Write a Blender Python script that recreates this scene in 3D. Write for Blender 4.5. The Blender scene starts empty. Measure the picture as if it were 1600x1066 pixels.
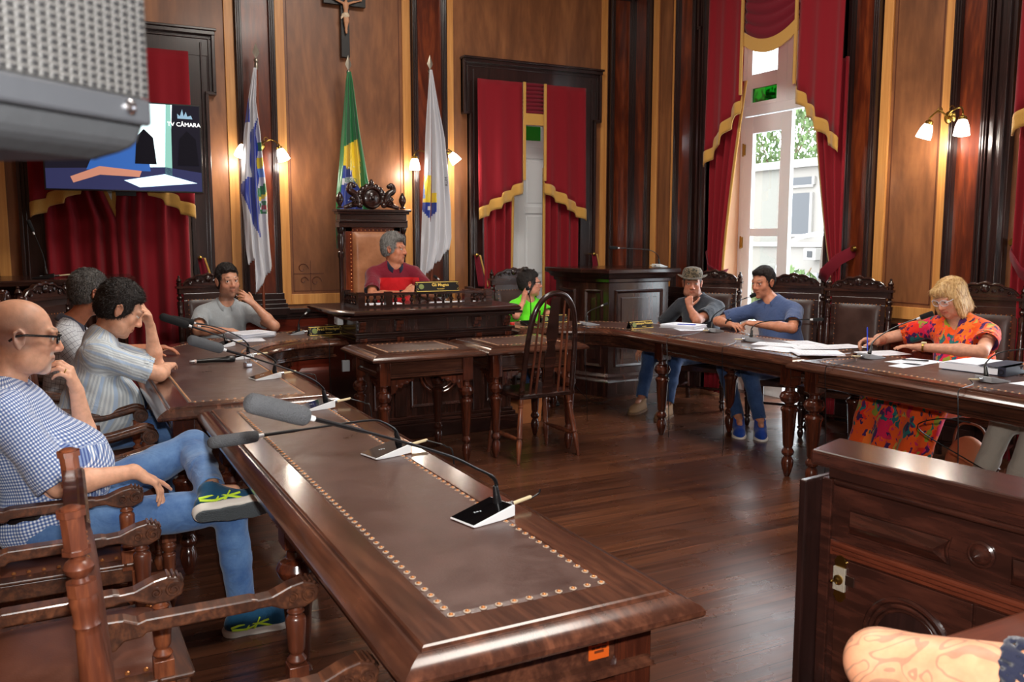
import bpy, bmesh, math, random
import numpy as np
from mathutils import Vector, Matrix, Euler, Quaternion
random.seed(7); np.random.seed(7)
PI = math.pi
SC = bpy.context.scene
COL = SC.collection
D = math.radians

# ------------------------------------------------------------------ camera, world, lights, exposure
cam_d = bpy.data.cameras.new('camera'); cam = bpy.data.objects.new('camera', cam_d); COL.objects.link(cam)
cam_d.sensor_width = 23.5; cam_d.lens = 1356.0 / 1600 * 23.5
cam.location = (0, 0, 1.6)
cam.rotation_euler = (PI / 2 - 0.118, 0, -0.4784)
cam_d.clip_start = 0.05; cam_d.clip_end = 200
cam_d.dof.use_dof = True; cam_d.dof.focus_distance = 4.2; cam_d.dof.aperture_fstop = 5.0
SC.camera = cam
SC.view_settings.view_transform = 'Standard'; SC.view_settings.look = 'None'
SC.view_settings.gamma = 1.0; SC.view_settings.exposure = 0.18
SC.view_settings.use_curve_mapping = False

w = bpy.data.worlds.new('world'); SC.world = w; w.use_nodes = True
bg = w.node_tree.nodes['Background']; bg.inputs[0].default_value = (0.86, 0.93, 1.0, 1); bg.inputs[1].default_value = 9.5

def light(name, kind, loc, energy, color=(1, 1, 1), rot=(0, 0, 0), **kw):
    l = bpy.data.lights.new(name, kind); l.energy = energy; l.color = color
    for k, v in kw.items(): setattr(l, k, v)
    o = bpy.data.objects.new(name, l); COL.objects.link(o); o.location = loc; o.rotation_euler = rot
    return o
# the photographer's flash above the lens
FLASH = light('camera_flash', 'AREA', (0.02, -0.03, 1.80), 60, (1, .97, .93), (PI / 2 - 0.06, 0, -0.46), size=.06, spread=D(150))
# fill lights added under the ceiling to lift the room; no fixtures there
for lx, ly, e in ((2.6, 1.6, 105), (2.6, 5.0, 140)):
    light('ceiling_fill_light', 'AREA', (lx, ly, 5.1), e, (1, .93, .84), (0, 0, 0), size=1.4)
# daylight entering by the tall windows of the right wall
for wy in (6.36, 3.025, -0.25):      # sky portals: they only guide the sampling of the sky through the openings
    _p = light('window_sky_portal', 'AREA', (6.44, wy, 2.1), 1, (1, 1, 1), (0, D(90), 0), shape='RECTANGLE', size=4.2, size_y=1.48); _p.data.cycles.is_portal = True

# ------------------------------------------------------------------ materials
def srgb(r, g, b):
    f = lambda c: ((c / 255) / 12.92) if c / 255 <= .04045 else ((c / 255 + .055) / 1.055) ** 2.4
    return (f(r), f(g), f(b), 1)
MATS = {}
def new_mat(name):
    m = bpy.data.materials.new(name); m.use_nodes = True; MATS[name] = m
    nt = m.node_tree; b = nt.nodes['Principled BSDF']
    return m, nt, b
def plain(name, col, rough=.5, metal=0, emit=0, coat=0, alpha=1, trans=0, spec=.5, sheen=0, bump=0, bscale=60):
    m, nt, b = new_mat(name); I = b.inputs
    I['Base Color'].default_value = col; I['Roughness'].default_value = rough; I['Metallic'].default_value = metal
    I['Coat Weight'].default_value = coat; I['Alpha'].default_value = alpha; I['Transmission Weight'].default_value = trans
    I['Specular IOR Level'].default_value = spec; I['Sheen Weight'].default_value = sheen
    if emit: I['Emission Color'].default_value = col; I['Emission Strength'].default_value = emit
    if bump:
        n = nt.nodes.new('ShaderNodeTexNoise'); n.inputs['Scale'].default_value = bscale; n.inputs['Detail'].default_value = 4
        tc = nt.nodes.new('ShaderNodeTexCoord'); nt.links.new(tc.outputs['Object'], n.inputs['Vector'])
        bp = nt.nodes.new('ShaderNodeBump'); bp.inputs['Strength'].default_value = bump; bp.inputs['Distance'].default_value = .01
        nt.links.new(n.outputs['Fac'], bp.inputs['Height']); nt.links.new(bp.outputs['Normal'], I['Normal'])
    return m
def ramp(nt, fac, stops):
    r = nt.nodes.new('ShaderNodeValToRGB'); e = r.color_ramp.elements
    while len(e) < len(stops): e.new(.5)
    for k, (p, c) in enumerate(stops): e[k].position = p; e[k].color = c
    nt.links.new(fac, r.inputs['Fac']); return r
def wood(name, c1, c2, c3=None, rough=.3, axis='Z', scale=9, stretch=.09, coat=.25, bump=.08, dist=2.0):
    m, nt, b = new_mat(name); N = nt.nodes.new; L = nt.links.new
    tc = N('ShaderNodeTexCoord'); mp = N('ShaderNodeMapping'); L(tc.outputs['Object'], mp.inputs['Vector'])
    s = [1, 1, 1]; s['XYZ'.index(axis)] = stretch; mp.inputs['Scale'].default_value = s
    n = N('ShaderNodeTexNoise'); n.inputs['Scale'].default_value = scale; n.inputs['Detail'].default_value = 6
    n.inputs['Roughness'].default_value = .6; n.inputs['Distortion'].default_value = dist
    L(mp.outputs['Vector'], n.inputs['Vector'])
    n2 = N('ShaderNodeTexNoise'); n2.inputs['Scale'].default_value = scale * 9; n2.inputs['Detail'].default_value = 3
    L(mp.outputs['Vector'], n2.inputs['Vector'])
    mx = N('ShaderNodeMath'); mx.operation = 'MULTIPLY_ADD'; mx.inputs[1].default_value = .35
    L(n2.outputs['Fac'], mx.inputs[0]); 
    mm = N('ShaderNodeMath'); mm.operation = 'MULTIPLY'; mm.inputs[1].default_value = .72; L(n.outputs['Fac'], mm.inputs[0]); L(mm.outputs[0], mx.inputs[2])
    c3 = c3 or tuple((a + b_) / 2 for a, b_ in zip(c1, c2))
    r = ramp(nt, mx.outputs[0], [(.32, c1), (.52, c3), (.70, c2)])
    L(r.outputs['Color'], b.inputs['Base Color'])
    b.inputs['Roughness'].default_value = rough; b.inputs['Coat Weight'].default_value = coat; b.inputs['Coat Roughness'].default_value = .12
    bp = N('ShaderNodeBump'); bp.inputs['Strength'].default_value = bump; bp.inputs['Distance'].default_value = .004
    L(mx.outputs[0], bp.inputs['Height']); L(bp.outputs['Normal'], b.inputs['Normal'])
    return m
W_EB = wood('ebony_trim', srgb(22, 13, 12), srgb(52, 30, 27), rough=.28, coat=.3)
W_MA = wood('mahogany_panel', srgb(56, 20, 11), srgb(136, 62, 28), srgb(92, 36, 17), rough=.3, scale=3.5, stretch=.14, coat=.25, dist=2.5)
W_BR = wood('brown_veneer', srgb(92, 54, 32), srgb(158, 102, 62), srgb(126, 79, 48), rough=.42, scale=1.7, stretch=.2, dist=2.6, coat=.08, bump=.03)
W_GO = wood('golden_strip', srgb(190, 120, 58), srgb(226, 164, 92), rough=.42, scale=8, stretch=.04, coat=.08, bump=.03)
W_TB = wood('table_wood_y', srgb(40, 22, 17), srgb(100, 60, 43), srgb(66, 38, 28), rough=.22, axis='Y', scale=7, coat=.45)
W_TX = wood('table_wood_x', srgb(40, 22, 17), srgb(100, 60, 43), srgb(66, 38, 28), rough=.22, axis='X', scale=7, coat=.45)
W_LEG = wood('turned_wood', srgb(38, 16, 11), srgb(98, 46, 27), srgb(62, 28, 18), rough=.2, axis='Z', scale=8, coat=.5)
W_CH = wood('chair_wood', srgb(40, 24, 18), srgb(116, 70, 46), srgb(72, 42, 29), rough=.36, axis='X', scale=9, stretch=.12, coat=.14)
W_CHZ = wood('chair_post_wood', srgb(58, 29, 19), srgb(140, 78, 48), srgb(94, 48, 31), rough=.34, axis='Z', scale=9, stretch=.12, coat=.18)
W_DK = wood('dark_furniture', srgb(24, 12, 10), srgb(66, 36, 28), srgb(40, 21, 17), rough=.25, axis='X', scale=7, coat=.35)
W_DKZ = wood('dark_furniture_z', srgb(24, 12, 10), srgb(66, 36, 28), srgb(40, 21, 17), rough=.25, axis='Z', scale=7, coat=.35)
W_RD = wood('red_dado_wood', srgb(52, 14, 10), srgb(112, 40, 24), rough=.25, axis='X', scale=6, coat=.35)
M_GOLDF = plain('gold_fringe', srgb(200, 150, 66), .8, sheen=.3, bump=.6, bscale=180)
M_WHITE = plain('white_paint', srgb(236, 240, 242), .45)
M_PEACH = plain('peach_reveal', srgb(224, 176, 140), .6)
M_BRASS = plain('brass', srgb(170, 140, 70), .3, metal=1)
M_CHROME = plain('polished_metal', srgb(200, 200, 205), .2, metal=1)
M_BLACK = plain('black_plastic', srgb(16, 16, 18), .35)
M_BLACKM = plain('matte_black', srgb(12, 12, 13), .6)
M_PAPER = plain('white_paper', srgb(236, 238, 246), .7)
def fabric(name, col, col2=None, rough=.85, sheen=.4, scale=300, bump=.25):
    m = plain(name, col, rough, sheen=sheen, bump=bump, bscale=scale, spec=.2); return m
M_VEL = fabric('crimson_velvet', srgb(132, 20, 32), sheen=.12)
M_VELD = fabric('crimson_velvet_swag', srgb(112, 20, 36), sheen=.1)
def leather(name, c1, c2, rough=.34, sc=7):
    m, nt, b = new_mat(name); N = nt.nodes.new; L = nt.links.new
    tc = N('ShaderNodeTexCoord'); n = N('ShaderNodeTexNoise'); n.inputs['Scale'].default_value = sc; n.inputs['Detail'].default_value = 8; n.inputs['Roughness'].default_value = .65
    L(tc.outputs['Object'], n.inputs['Vector'])
    r = ramp(nt, n.outputs['Fac'], [(.3, c1), (.72, c2)]); L(r.outputs['Color'], b.inputs['Base Color'])
    v = N('ShaderNodeTexNoise'); v.inputs['Scale'].default_value = 160; v.inputs['Detail'].default_value = 3; L(tc.outputs['Object'], v.inputs['Vector'])
    bp = N('ShaderNodeBump'); bp.inputs['Strength'].default_value = .18; bp.inputs['Distance'].default_value = .002
    L(v.outputs['Fac'], bp.inputs['Height']); L(bp.outputs['Normal'], b.inputs['Normal'])
    r2 = ramp(nt, n.outputs['Fac'], [(.3, (rough * .8,) * 3 + (1,)), (.7, (rough * 1.25,) * 3 + (1,))]); L(r2.outputs['Color'], b.inputs['Roughness'])
    return m
M_LEA = leather('brown_table_leather', srgb(60, 37, 32), srgb(84, 56, 48))
M_LEAC = leather('chair_leather', srgb(76, 40, 28), srgb(104, 60, 44), .38)
M_LEAD = leather('dark_chair_leather', srgb(44, 26, 22), srgb(70, 44, 36), .36)
M_LEAT = leather('tan_leather', srgb(140, 86, 54), srgb(182, 122, 82), .4)

# ------------------------------------------------------------------ mesh building
class MB:
    def __init__(s): s.v = []; s.f = []; s.m = []; s.T = Matrix.Identity(4); s.cur = 0
    def add(s, vs, fs, mi=None):
        n = len(s.v); T = s.T
        s.v += [tuple(T @ Vector(p)) for p in vs]; s.f += [tuple(i + n for i in f) for f in fs]
        s.m += [s.cur if mi is None else mi] * len(fs); return s
    def box(s, x0, x1, y0, y1, z0, z1, mi=None):
        vs = [(x, y, z) for x in (x0, x1) for y in (y0, y1) for z in (z0, z1)]
        return s.add(vs, [(0, 1, 3, 2), (4, 6, 7, 5), (0, 4, 5, 1), (2, 3, 7, 6), (0, 2, 6, 4), (1, 5, 7, 3)], mi)
    def obox(s, c, size, rot=(0, 0, 0), mi=None):
        R_ = Euler(rot).to_matrix(); c = Vector(c); h = [d / 2 for d in size]
        vs = [tuple(c + R_ @ Vector((x, y, z))) for x in (-h[0], h[0]) for y in (-h[1], h[1]) for z in (-h[2], h[2])]
        return s.add(vs, [(0, 1, 3, 2), (4, 6, 7, 5), (0, 4, 5, 1), (2, 3, 7, 6), (0, 2, 6, 4), (1, 5, 7, 3)], mi)
    def lathe(s, prof, base=(0, 0, 0), axis=(0, 0, 1), n=20, mi=None, sx=1, sy=1):
        base = Vector(base); q = Vector((0, 0, 1)).rotation_difference(Vector(axis).normalized()) if not isinstance(axis, Quaternion) else axis
        vs = []; k = len(prof)
        for r, z in prof:
            for i in range(n):
                a = 2 * PI * i / n; vs.append(tuple(base + q @ Vector((r * math.cos(a) * sx, r * math.sin(a) * sy, z))))
        fs = [(j * n + i, j * n + (i + 1) % n, (j + 1) * n + (i + 1) % n, (j + 1) * n + i) for j in range(k - 1) for i in range(n)]
        fs += [tuple(range(n))[::-1], tuple((k - 1) * n + i for i in range(n))]
        return s.add(vs, fs, mi)
    def tube(s, pts, r, n=10, mi=None, sq=None, closed=False):
        P = [Vector(p) for p in pts]; k = len(P); R_ = r if hasattr(r, '__len__') else [r] * k
        up = None; vs = []
        for j in range(k):
            t = (P[min(j + 1, k - 1)] - P[max(j - 1, 0)]).normalized()
            if up is None:
                a = Vector((0, 0, 1)) if abs(t.z) < .9 else Vector((0, 1, 0)); up = (a - t * a.dot(t)).normalized()
            else: up = (up - t * up.dot(t)).normalized()
            sd = t.cross(up)
            for i in range(n):
                an = 2 * PI * (i + .5) / n; 
                cx, cy = math.cos(an), math.sin(an)
                if sq: # rectangular section (w along side, h along up)
                    mx_ = max(abs(cx), abs(cy)); cx, cy = cx / mx_ * sq[0], cy / mx_ * sq[1]
                vs.append(tuple(P[j] + (sd * cx + up * cy) * R_[j]))
        fs = [(j * n + i, j * n + (i + 1) % n, (j + 1) * n + (i + 1) % n, (j + 1) * n + i) for j in range(k - 1) for i in range(n)]
        fs += [tuple(range(n))[::-1], tuple((k - 1) * n + i for i in range(n))]
        return s.add(vs, fs, mi)
    def prism(s, poly, z0, z1, mi=None, plane='XY'):
        n = len(poly); f = {'XY': lambda a, b, c: (a, b, c), 'XZ': lambda a, b, c: (a, c, b), 'YZ': lambda a, b, c: (c, a, b)}[plane]
        vs = [f(a, b, z0) for a, b in poly] + [f(a, b, z1) for a, b in poly]
        fs = [tuple(range(n))[::-1], tuple(range(n, 2 * n))] + [(i, (i + 1) % n, n + (i + 1) % n, n + i) for i in range(n)]
        return s.add(vs, fs, mi)
    def ball(s, c, r, n=12, mi=None, sc=(1, 1, 1)):
        k = n // 2; prof = [(max(1e-4, r * math.sin(PI * j / k)), -r * math.cos(PI * j / k)) for j in range(k + 1)]
        T0 = s.T; s.T = T0 @ Matrix.Translation(c) @ Matrix.Diagonal((*sc, 1)); s.lathe(prof, n=n, mi=mi); s.T = T0; return s
    def grid(s, fn, nu, nv, mi=None):
        vs = [tuple(fn(i / nu, j / nv)) for j in range(nv + 1) for i in range(nu + 1)]
        fs = [(j * (nu + 1) + i, j * (nu + 1) + i + 1, (j + 1) * (nu + 1) + i + 1, (j + 1) * (nu + 1) + i) for j in range(nv) for i in range(nu)]
        return s.add(vs, fs, mi)
    def ring_sweep(s, loops, mi=None, closed=True):
        """loops: equally long lists of points; consecutive loops are joined (moulding around an outline)"""
        n = len(loops[0]); vs = [p for l in loops for p in l]; m = n if closed else n - 1
        fs = [(j * n + i, j * n + (i + 1) % n, (j + 1) * n + (i + 1) % n, (j + 1) * n + i) for j in range(len(loops) - 1) for i in range(m)]
        return s.add(vs, fs, mi)
    def build(s, name, mat=None, parent=None, smooth=False, bevel=0, solid=0, weld=False, sub=0, loc=None):
        me = bpy.data.meshes.new(name); me.from_pydata(s.v, [], s.f); 
        for mt in (mat if isinstance(mat, (list, tuple)) else [mat]): me.materials.append(mt)
        me.polygons.foreach_set('material_index', s.m)
        bm = bmesh.new(); bm.from_mesh(me)
        if weld: bmesh.ops.remove_doubles(bm, verts=bm.verts, dist=1e-4)
        bmesh.ops.recalc_face_normals(bm, faces=bm.faces)
        bm.to_mesh(me); bm.free()
        me.validate()
        o = bpy.data.objects.new(name, me); COL.objects.link(o)
        if parent is not None: o.parent = parent
        if loc is not None: o.location = loc
        if smooth:
            me.polygons.foreach_set('use_smooth', [True] * len(me.polygons))
            me.set_sharp_from_angle(angle=D(38) if smooth is True else D(smooth))
        if solid: mod = o.modifiers.new('solid', 'SOLIDIFY'); mod.thickness = solid; mod.offset = 0
        if bevel:
            mod = o.modifiers.new('bevel', 'BEVEL'); mod.width = bevel; mod.segments = 2; mod.limit_method = 'ANGLE'; mod.angle_limit = D(35)
        if sub: mod = o.modifiers.new('sub', 'SUBSURF'); mod.levels = sub; mod.render_levels = sub
        return o
def tag(o, label=None, cat=None, group=None, kind=None):
    if label: o['label'] = label
    if cat: o['category'] = cat
    if group: o['group'] = group
    if kind: o['kind'] = kind
    return o
def thing(name, label, cat, loc=(0, 0, 0), rz=0, group=None):
    o = bpy.data.objects.new(name, None); COL.objects.link(o); o.location = loc; o.rotation_euler = (0, 0, rz); o.empty_display_size = .1
    return tag(o, label, cat, group)
def struct(o): o['kind'] = 'structure'; return o
def dup(root, loc=None, rz=None, label=None, group=None):
    r = root.copy(); COL.objects.link(r)
    if loc is not None: r.location = loc
    if rz is not None: r.rotation_euler = (0, 0, rz)
    if label: r['label'] = label
    if group: r['group'] = group
    for ch in list(root.children):
        c = ch.copy(); COL.objects.link(c); c.parent = r
        for g in list(ch.children):
            d = g.copy(); COL.objects.link(d); d.parent = c
    return r
def bez(pts, n=20):
    """Catmull-Rom through the points"""
    P = [Vector(p) for p in pts]; P = [P[0] * 2 - P[1]] + P + [P[-1] * 2 - P[-2]]; out = []; m = len(P) - 3
    for s_ in range(m):
        for i in range(n + (s_ == m - 1)):
            t = i / n; a, b, c, d = P[s_:s_ + 4]
            out.append(.5 * ((2 * b) + (c - a) * t + (2 * a - 5 * b + 4 * c - d) * t * t + (3 * b - a - 3 * c + d) * t ** 3))
    return out
# ------------------------------------------------------------------ the hall
XL, XR_, YB, YF, ZC = -0.85, 6.05, 8.6, -2.6, 5.3
# floor: narrow dark boards running along X
def floor_mat():
    m, nt, b = new_mat('floor_boards'); N = nt.nodes.new; L = nt.links.new
    tc = N('ShaderNodeTexCoord'); br = N('ShaderNodeTexBrick'); L(tc.outputs['Object'], br.inputs['Vector'])
    br.inputs['Scale'].default_value = 1; br.inputs['Brick Width'].default_value = 3.4; br.inputs['Row Height'].default_value = .105
    br.inputs['Mortar Size'].default_value = .002; br.inputs['Mortar'].default_value = srgb(12, 7, 6)
    br.inputs['Color1'].default_value = srgb(98, 58, 38); br.inputs['Color2'].default_value = srgb(70, 39, 26)
    mp = N('ShaderNodeMapping'); mp.inputs['Scale'].default_value = (.05, 1, 1); L(tc.outputs['Object'], mp.inputs['Vector'])
    n = N('ShaderNodeTexNoise'); n.inputs['Scale'].default_value = 30; n.inputs['Detail'].default_value = 5; n.inputs['Distortion'].default_value = .3; L(mp.outputs['Vector'], n.inputs['Vector'])
    r = ramp(nt, n.outputs['Fac'], [(.3, (.55, .55, .55, 1)), (.7, (1.35, 1.35, 1.35, 1))])
    mx = N('ShaderNodeMix'); mx.data_type = 'RGBA'; mx.blend_type = 'MULTIPLY'; mx.inputs[0].default_value = 1
    L(br.outputs['Color'], mx.inputs[6]); L(r.outputs['Color'], mx.inputs[7]); L(mx.outputs[2], b.inputs['Base Color'])
    n3 = N('ShaderNodeTexNoise'); n3.inputs['Scale'].default_value = 3; n3.inputs['Detail'].default_value = 5; L(tc.outputs['Object'], n3.inputs['Vector'])
    r3 = ramp(nt, n3.outputs['Fac'], [(.3, (.24, .24, .24, 1)), (.7, (.32, .32, .32, 1))]); L(r3.outputs['Color'], b.inputs['Roughness'])
    bp = N('ShaderNodeBump'); bp.inputs['Strength'].default_value = .3; bp.inputs['Distance'].default_value = .002
    sm = N('ShaderNodeMath'); sm.operation = 'MULTIPLY_ADD'; sm.inputs[1].default_value = -3; L(br.outputs['Fac'], sm.inputs[0]); L(n.outputs['Fac'], sm.inputs[2])
    L(sm.outputs[0], bp.inputs['Height']); L(bp.outputs['Normal'], b.inputs['Normal'])
    return m
m = MB(); m.box(XL - .4, XR_ + .6, YF - .2, YB + .9, -.12, 0); struct(m.build('floor', floor_mat()))
m = MB(); m.box(XL - .4, XR_ + .6, YF - .2, YB + .9, ZC, ZC + .15); struct(m.build('ceiling', plain('ceiling_paint', srgb(214, 206, 190), .8)))
m = MB(); m.box(XL - .3, XL, YF, YB, 0, ZC); struct(m.build('wall_left', W_BR))
m = MB(); m.box(XL - .3, XR_ + .3, YF - .2, YF, 0, ZC); struct(m.build('wall_front', W_BR))

# back wall with two curtained doorways: openings x 0.0..1.10 and 4.10..5.34, z 0..3.2
m = MB()
for a, b, z0 in ((XL - .3, -.08, 0), (1.06, 4.0, 0), (5.30, XR_ + .3, 0), (-.08, 1.06, 3.15), (4.0, 5.30, 3.15)):
    m.box(a, b, YB, YB + .3, z0, ZC)
struct(m.build('wall_back', W_BR))
# right wall with window openings: y 5.62..7.1 (z 0..4.1), y 2.3..3.75, y -1.0..0.5
m = MB()
for a, b, z0 in ((YF, -1.0, 0), (.5, 2.3, 0), (3.75, 5.62, 0), (7.1, YB + .3, 0), (-1.0, .5, 4.2), (2.3, 3.75, 4.2), (5.62, 7.1, 4.2)):
    m.box(XR_, XR_ + .4, a, b, z0, ZC)
struct(m.build('wall_right', W_BR))
for k, (a, b) in enumerate(((5.62, 7.1), (2.3, 3.75), (-1.0, .5))):
    m = MB(); m.box(XR_ + .03, XR_ + .4, b - .02, b + .002, 0, 4.2); m.box(XR_ + .03, XR_ + .4, a - .002, a + .02, 0, 4.2); m.box(XR_ + .03, XR_ + .4, a, b, 4.18, 4.202)
    struct(m.build('trim_%d' % (20 + k), M_PEACH))

TN = [0]
def trim(mb, mat, bevel=0, smooth=False):
    TN[0] += 1; return struct(mb.build('trim_%d' % TN[0], mat, bevel=bevel, smooth=smooth))
# a wall frame: 'u' runs along the wall, 'd' comes out of it
def wallT(which):
    if which == 'back': return Matrix(((1, 0, 0, 0), (0, -1, 0, YB), (0, 0, 1, 0), (0, 0, 0, 1)))
    return Matrix(((0, -1, 0, XR_), (1, 0, 0, 0), (0, 0, 1, 0), (0, 0, 0, 1)))   # right wall: u=y, d=-x
ZP = .90      # panels begin above the dado
ZT = 4.42     # and end under the cornice
def gold_panel(which, u0, u1, w=.085, z0=None, z1=None, open_=False, wb=.1):
    z0 = ZP + .05 if z0 is None else z0; z1 = ZT if z1 is None else z1
    m = MB(); m.T = wallT(which)
    m.box(u0, u0 + w, 0, .022, z0, z1); m.box(u1 - w, u1, 0, .022, z0, z1)
    m.box(u0 + w, u1 - w, 0, .0215, z1 - wb, z1)
    if not open_: m.box(u0 + w, u1 - w, 0, .0215, z0, z0 + wb)
    trim(m, W_GO, .004)
    # fine inlaid line inside the strip, with curled corners
    if not open_:
        m = MB(); m.T = wallT(which); a, b, c, e = u0 + w + .03, u1 - w - .03, z0 + wb + .03, z1 - wb - .03
        for (p, q) in (((a, c), (b, c)), ((a, e), (b, e)), ((a, c), (a, e)), ((b, c), (b, e))):
            m.box(min(p[0], q[0]) - .004, max(p[0], q[0]) + .004, 0, .003, min(p[1], q[1]) - .004, max(p[1], q[1]) + .004)
        if u1 - u0 > .8:
            for (x, z, sx, sz) in ((a, c, 1, 1), (b, c, -1, 1), (a, e, 1, -1), (b, e, -1, -1)):
                for cx, cz, r_ in ((.22, .09, .06), (.09, .22, .06), (.1, .1, .045)):
                    pts = [(x + sx * (cx + r_ * (1 - t / 16) * math.cos(t * .45)), 0.002, z + sz * (cz + r_ * (1 - t / 16) * math.sin(t * .45))) for t in range(15)]
                    m.tube(pts, .005, 5)
                m.box(min(x, x + sx * .30), max(x, x + sx * .30), 0, .003, z + sz * .17 - .004, z + sz * .17 + .004)
                m.box(x + sx * .17 - .004, x + sx * .17 + .004, 0, .003, min(z, z + sz * .30), max(z, z + sz * .30))
        trim(m, plain('inlay_line_%d' % TN[0], srgb(92, 46, 26), .5))
def pilaster(which, u0, u1, base=True, d=.07):
    """dark moulded frame with a mahogany panel sunk in it, on a stepped base"""
    e = .055
    m = MB(); m.T = wallT(which)
    m.box(u0 + .01, u1 - .01, 0, d * .45, ZP, ZT + .2)
    trim(m, W_MA)
    m = MB(); m.T = wallT(which)
    for a, b in ((u0, u0 + e), (u1 - e, u1)):
        m.box(a, b, 0, d, ZP, ZT + .2)
        m.box(a + .012, a + .024, 0, d + .012, ZP, ZT + .2); m.box(b - .024, b - .012, 0, d + .012, ZP, ZT + .2)
        m.box(a + e / 2 - .006, a + e / 2 + .006, 0, d + .006, ZP, ZT + .2)
    if u1 - u0 > .25: 
        m.box(u0 + e, u1 - e, 0, d, ZT - .12, ZT + .2)
    if base:
        for k, (h0, h1, o) in enumerate(((ZP - .04, ZP + .03, .075), (ZP + .03, ZP + .07, .055), (ZP + .07, ZP + .11, .035), (ZP + .11, ZP + .17, .02))):
            m.box(u0 - o * .6, u1 + o * .6, 0, d + o, h0, h1)
    trim(m, W_EB, .004)
def dado(which, u0, u1):
    m = MB(); m.T = wallT(which)
    m.box(u0, u1, 0, .03, .16, ZP); 
    n = max(1, round((u1 - u0) / .7)); s = (u1 - u0) / n
    for k in range(n):
        a, b = u0 + k * s + .07, u0 + (k + 1) * s - .07
        m.prism([(a, .26), (b, .26), (b, ZP - .14), (a, ZP - .14)], .03, .034, plane='XZ')
        m.ring_sweep([[(a, .03, .26), (b, .03, .26), (b, .03, ZP - .16), (a, .03, ZP - .16)], [(a + .02, .05, .28), (b - .02, .05, .28), (b - .02, .05, ZP - .18), (a + .02, .05, ZP - .18)], [(a + .05, .034, .31), (b - .05, .034, .31), (b - .05, .034, ZP - .21), (a + .05, .034, ZP - .21)]])
    trim(m, W_RD)
    m = MB(); m.T = wallT(which)
    m.box(u0, u1, 0, .075, ZP - .03, ZP + .012); m.box(u0, u1, 0, .055, ZP - .065, ZP - .03); m.box(u0, u1, 0, .042, ZP - .09, ZP - .065)
    trim(m, W_EB, .004)
    m = MB(); m.T = wallT(which); m.box(u0, u1, 0, .05, 0, .16); m.box(u0, u1, 0, .038, .16, .2)
    o = m.build('baseboard_' + which, W_EB, bevel=.004); struct(o)
# cornice
for which, u0, u1 in (('back', XL, XR_), ('right', YF, YB)):
    m = MB(); m.T = wallT(which)
    for k, (a, b, d) in enumerate(((ZT + .1, ZT + .2, .10), (ZT + .2, ZT + .3, .16), (ZT + .3, ZT + .38, .24), (ZT + .38, ZT + .5, .3))):
        m.box(u0, u1, 0, d, a, b)
    trim(m, W_EB, .006)
def door_case(which, u0, u1, zt=3.47, w=.19, ear=.07):
    """dark architrave with eared upper corners"""
    m = MB(); m.T = wallT(which); ez = zt - .55
    for s, a in ((1, u0), (-1, u1)):
        X = lambda t: a + s * t
        B = lambda t0, t1, d, z0, z1: m.box(min(X(t0), X(t1)), max(X(t0), X(t1)), 0, d, z0, z1)
        B(ear, ear + w, .05, 0, zt); B(ear, ear + .03, .085, 0, ez); B(ear + .045, ear + .06, .07, 0, zt - .1); B(ear + w - .03, ear + w, .065, 0, zt - .2)
        B(0, ear + .001, .0515, ez, zt); B(0, .03, .085, ez, zt - .03); B(.045, .06, .07, ez, zt - .05)
        B(0, ear + .03, .085, ez - .015, ez + .015)
    m.box(u0 + .001, u1 - .001, 0, .0535, zt - .22, zt - .001); m.box(u0, u1, 0, .1, zt - .035, zt); m.box(u0 + .03, u1 - .03, 0, .07, zt - .07, zt - .055)
    m.box(u0 - .012, u1 + .012, 0, .12, zt, zt + .022)
    trim(m, W_EB, .004)
# back wall, left to right
gold_panel('back', -.46, 1.54, open_=True)
door_case('back', -.36, 1.36)
pilaster('back', 1.55, 1.91)
gold_panel('back', 1.92, 3.28)
pilaster('back', 3.29, 3.67)
gold_panel('back', 3.68, 5.68, open_=True, w=.08)
door_case('back', 3.85, 5.57)
pilaster('back', 5.70, 6.03, base=True)
pilaster('back', XL, -.48)
for a, b in ((XL, -.3), (1.3, 3.93), (5.49, XR_)): dado('back', a, b)
# right wall, far to near
pilaster('right', 8.2, 8.55)
gold_panel('right', 7.74, 8.19, w=.09)
pilaster('right', 7.40, 7.73)
door_case('right', 5.42, 7.36, zt=4.3, w=.13, ear=.03)
pilaster('right', 5.09, 5.40)
gold_panel('right', 4.42, 5.08, w=.09)
pilaster('right', 4.10, 4.41)
m = MB(); m.T = wallT('right'); m.box(3.93, 4.09, 0, .06, 0, ZT); m.box(3.96, 3.99, 0, .09, 0, ZT); m.box(4.04, 4.06, 0, .08, 0, ZT); trim(m, W_EB, .004)
for a, b in ((7.38, YB), (3.95, 5.40), (.6, 2.1)): dado('right', a, b)
gold_panel('right', .7, 2.0)

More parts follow.
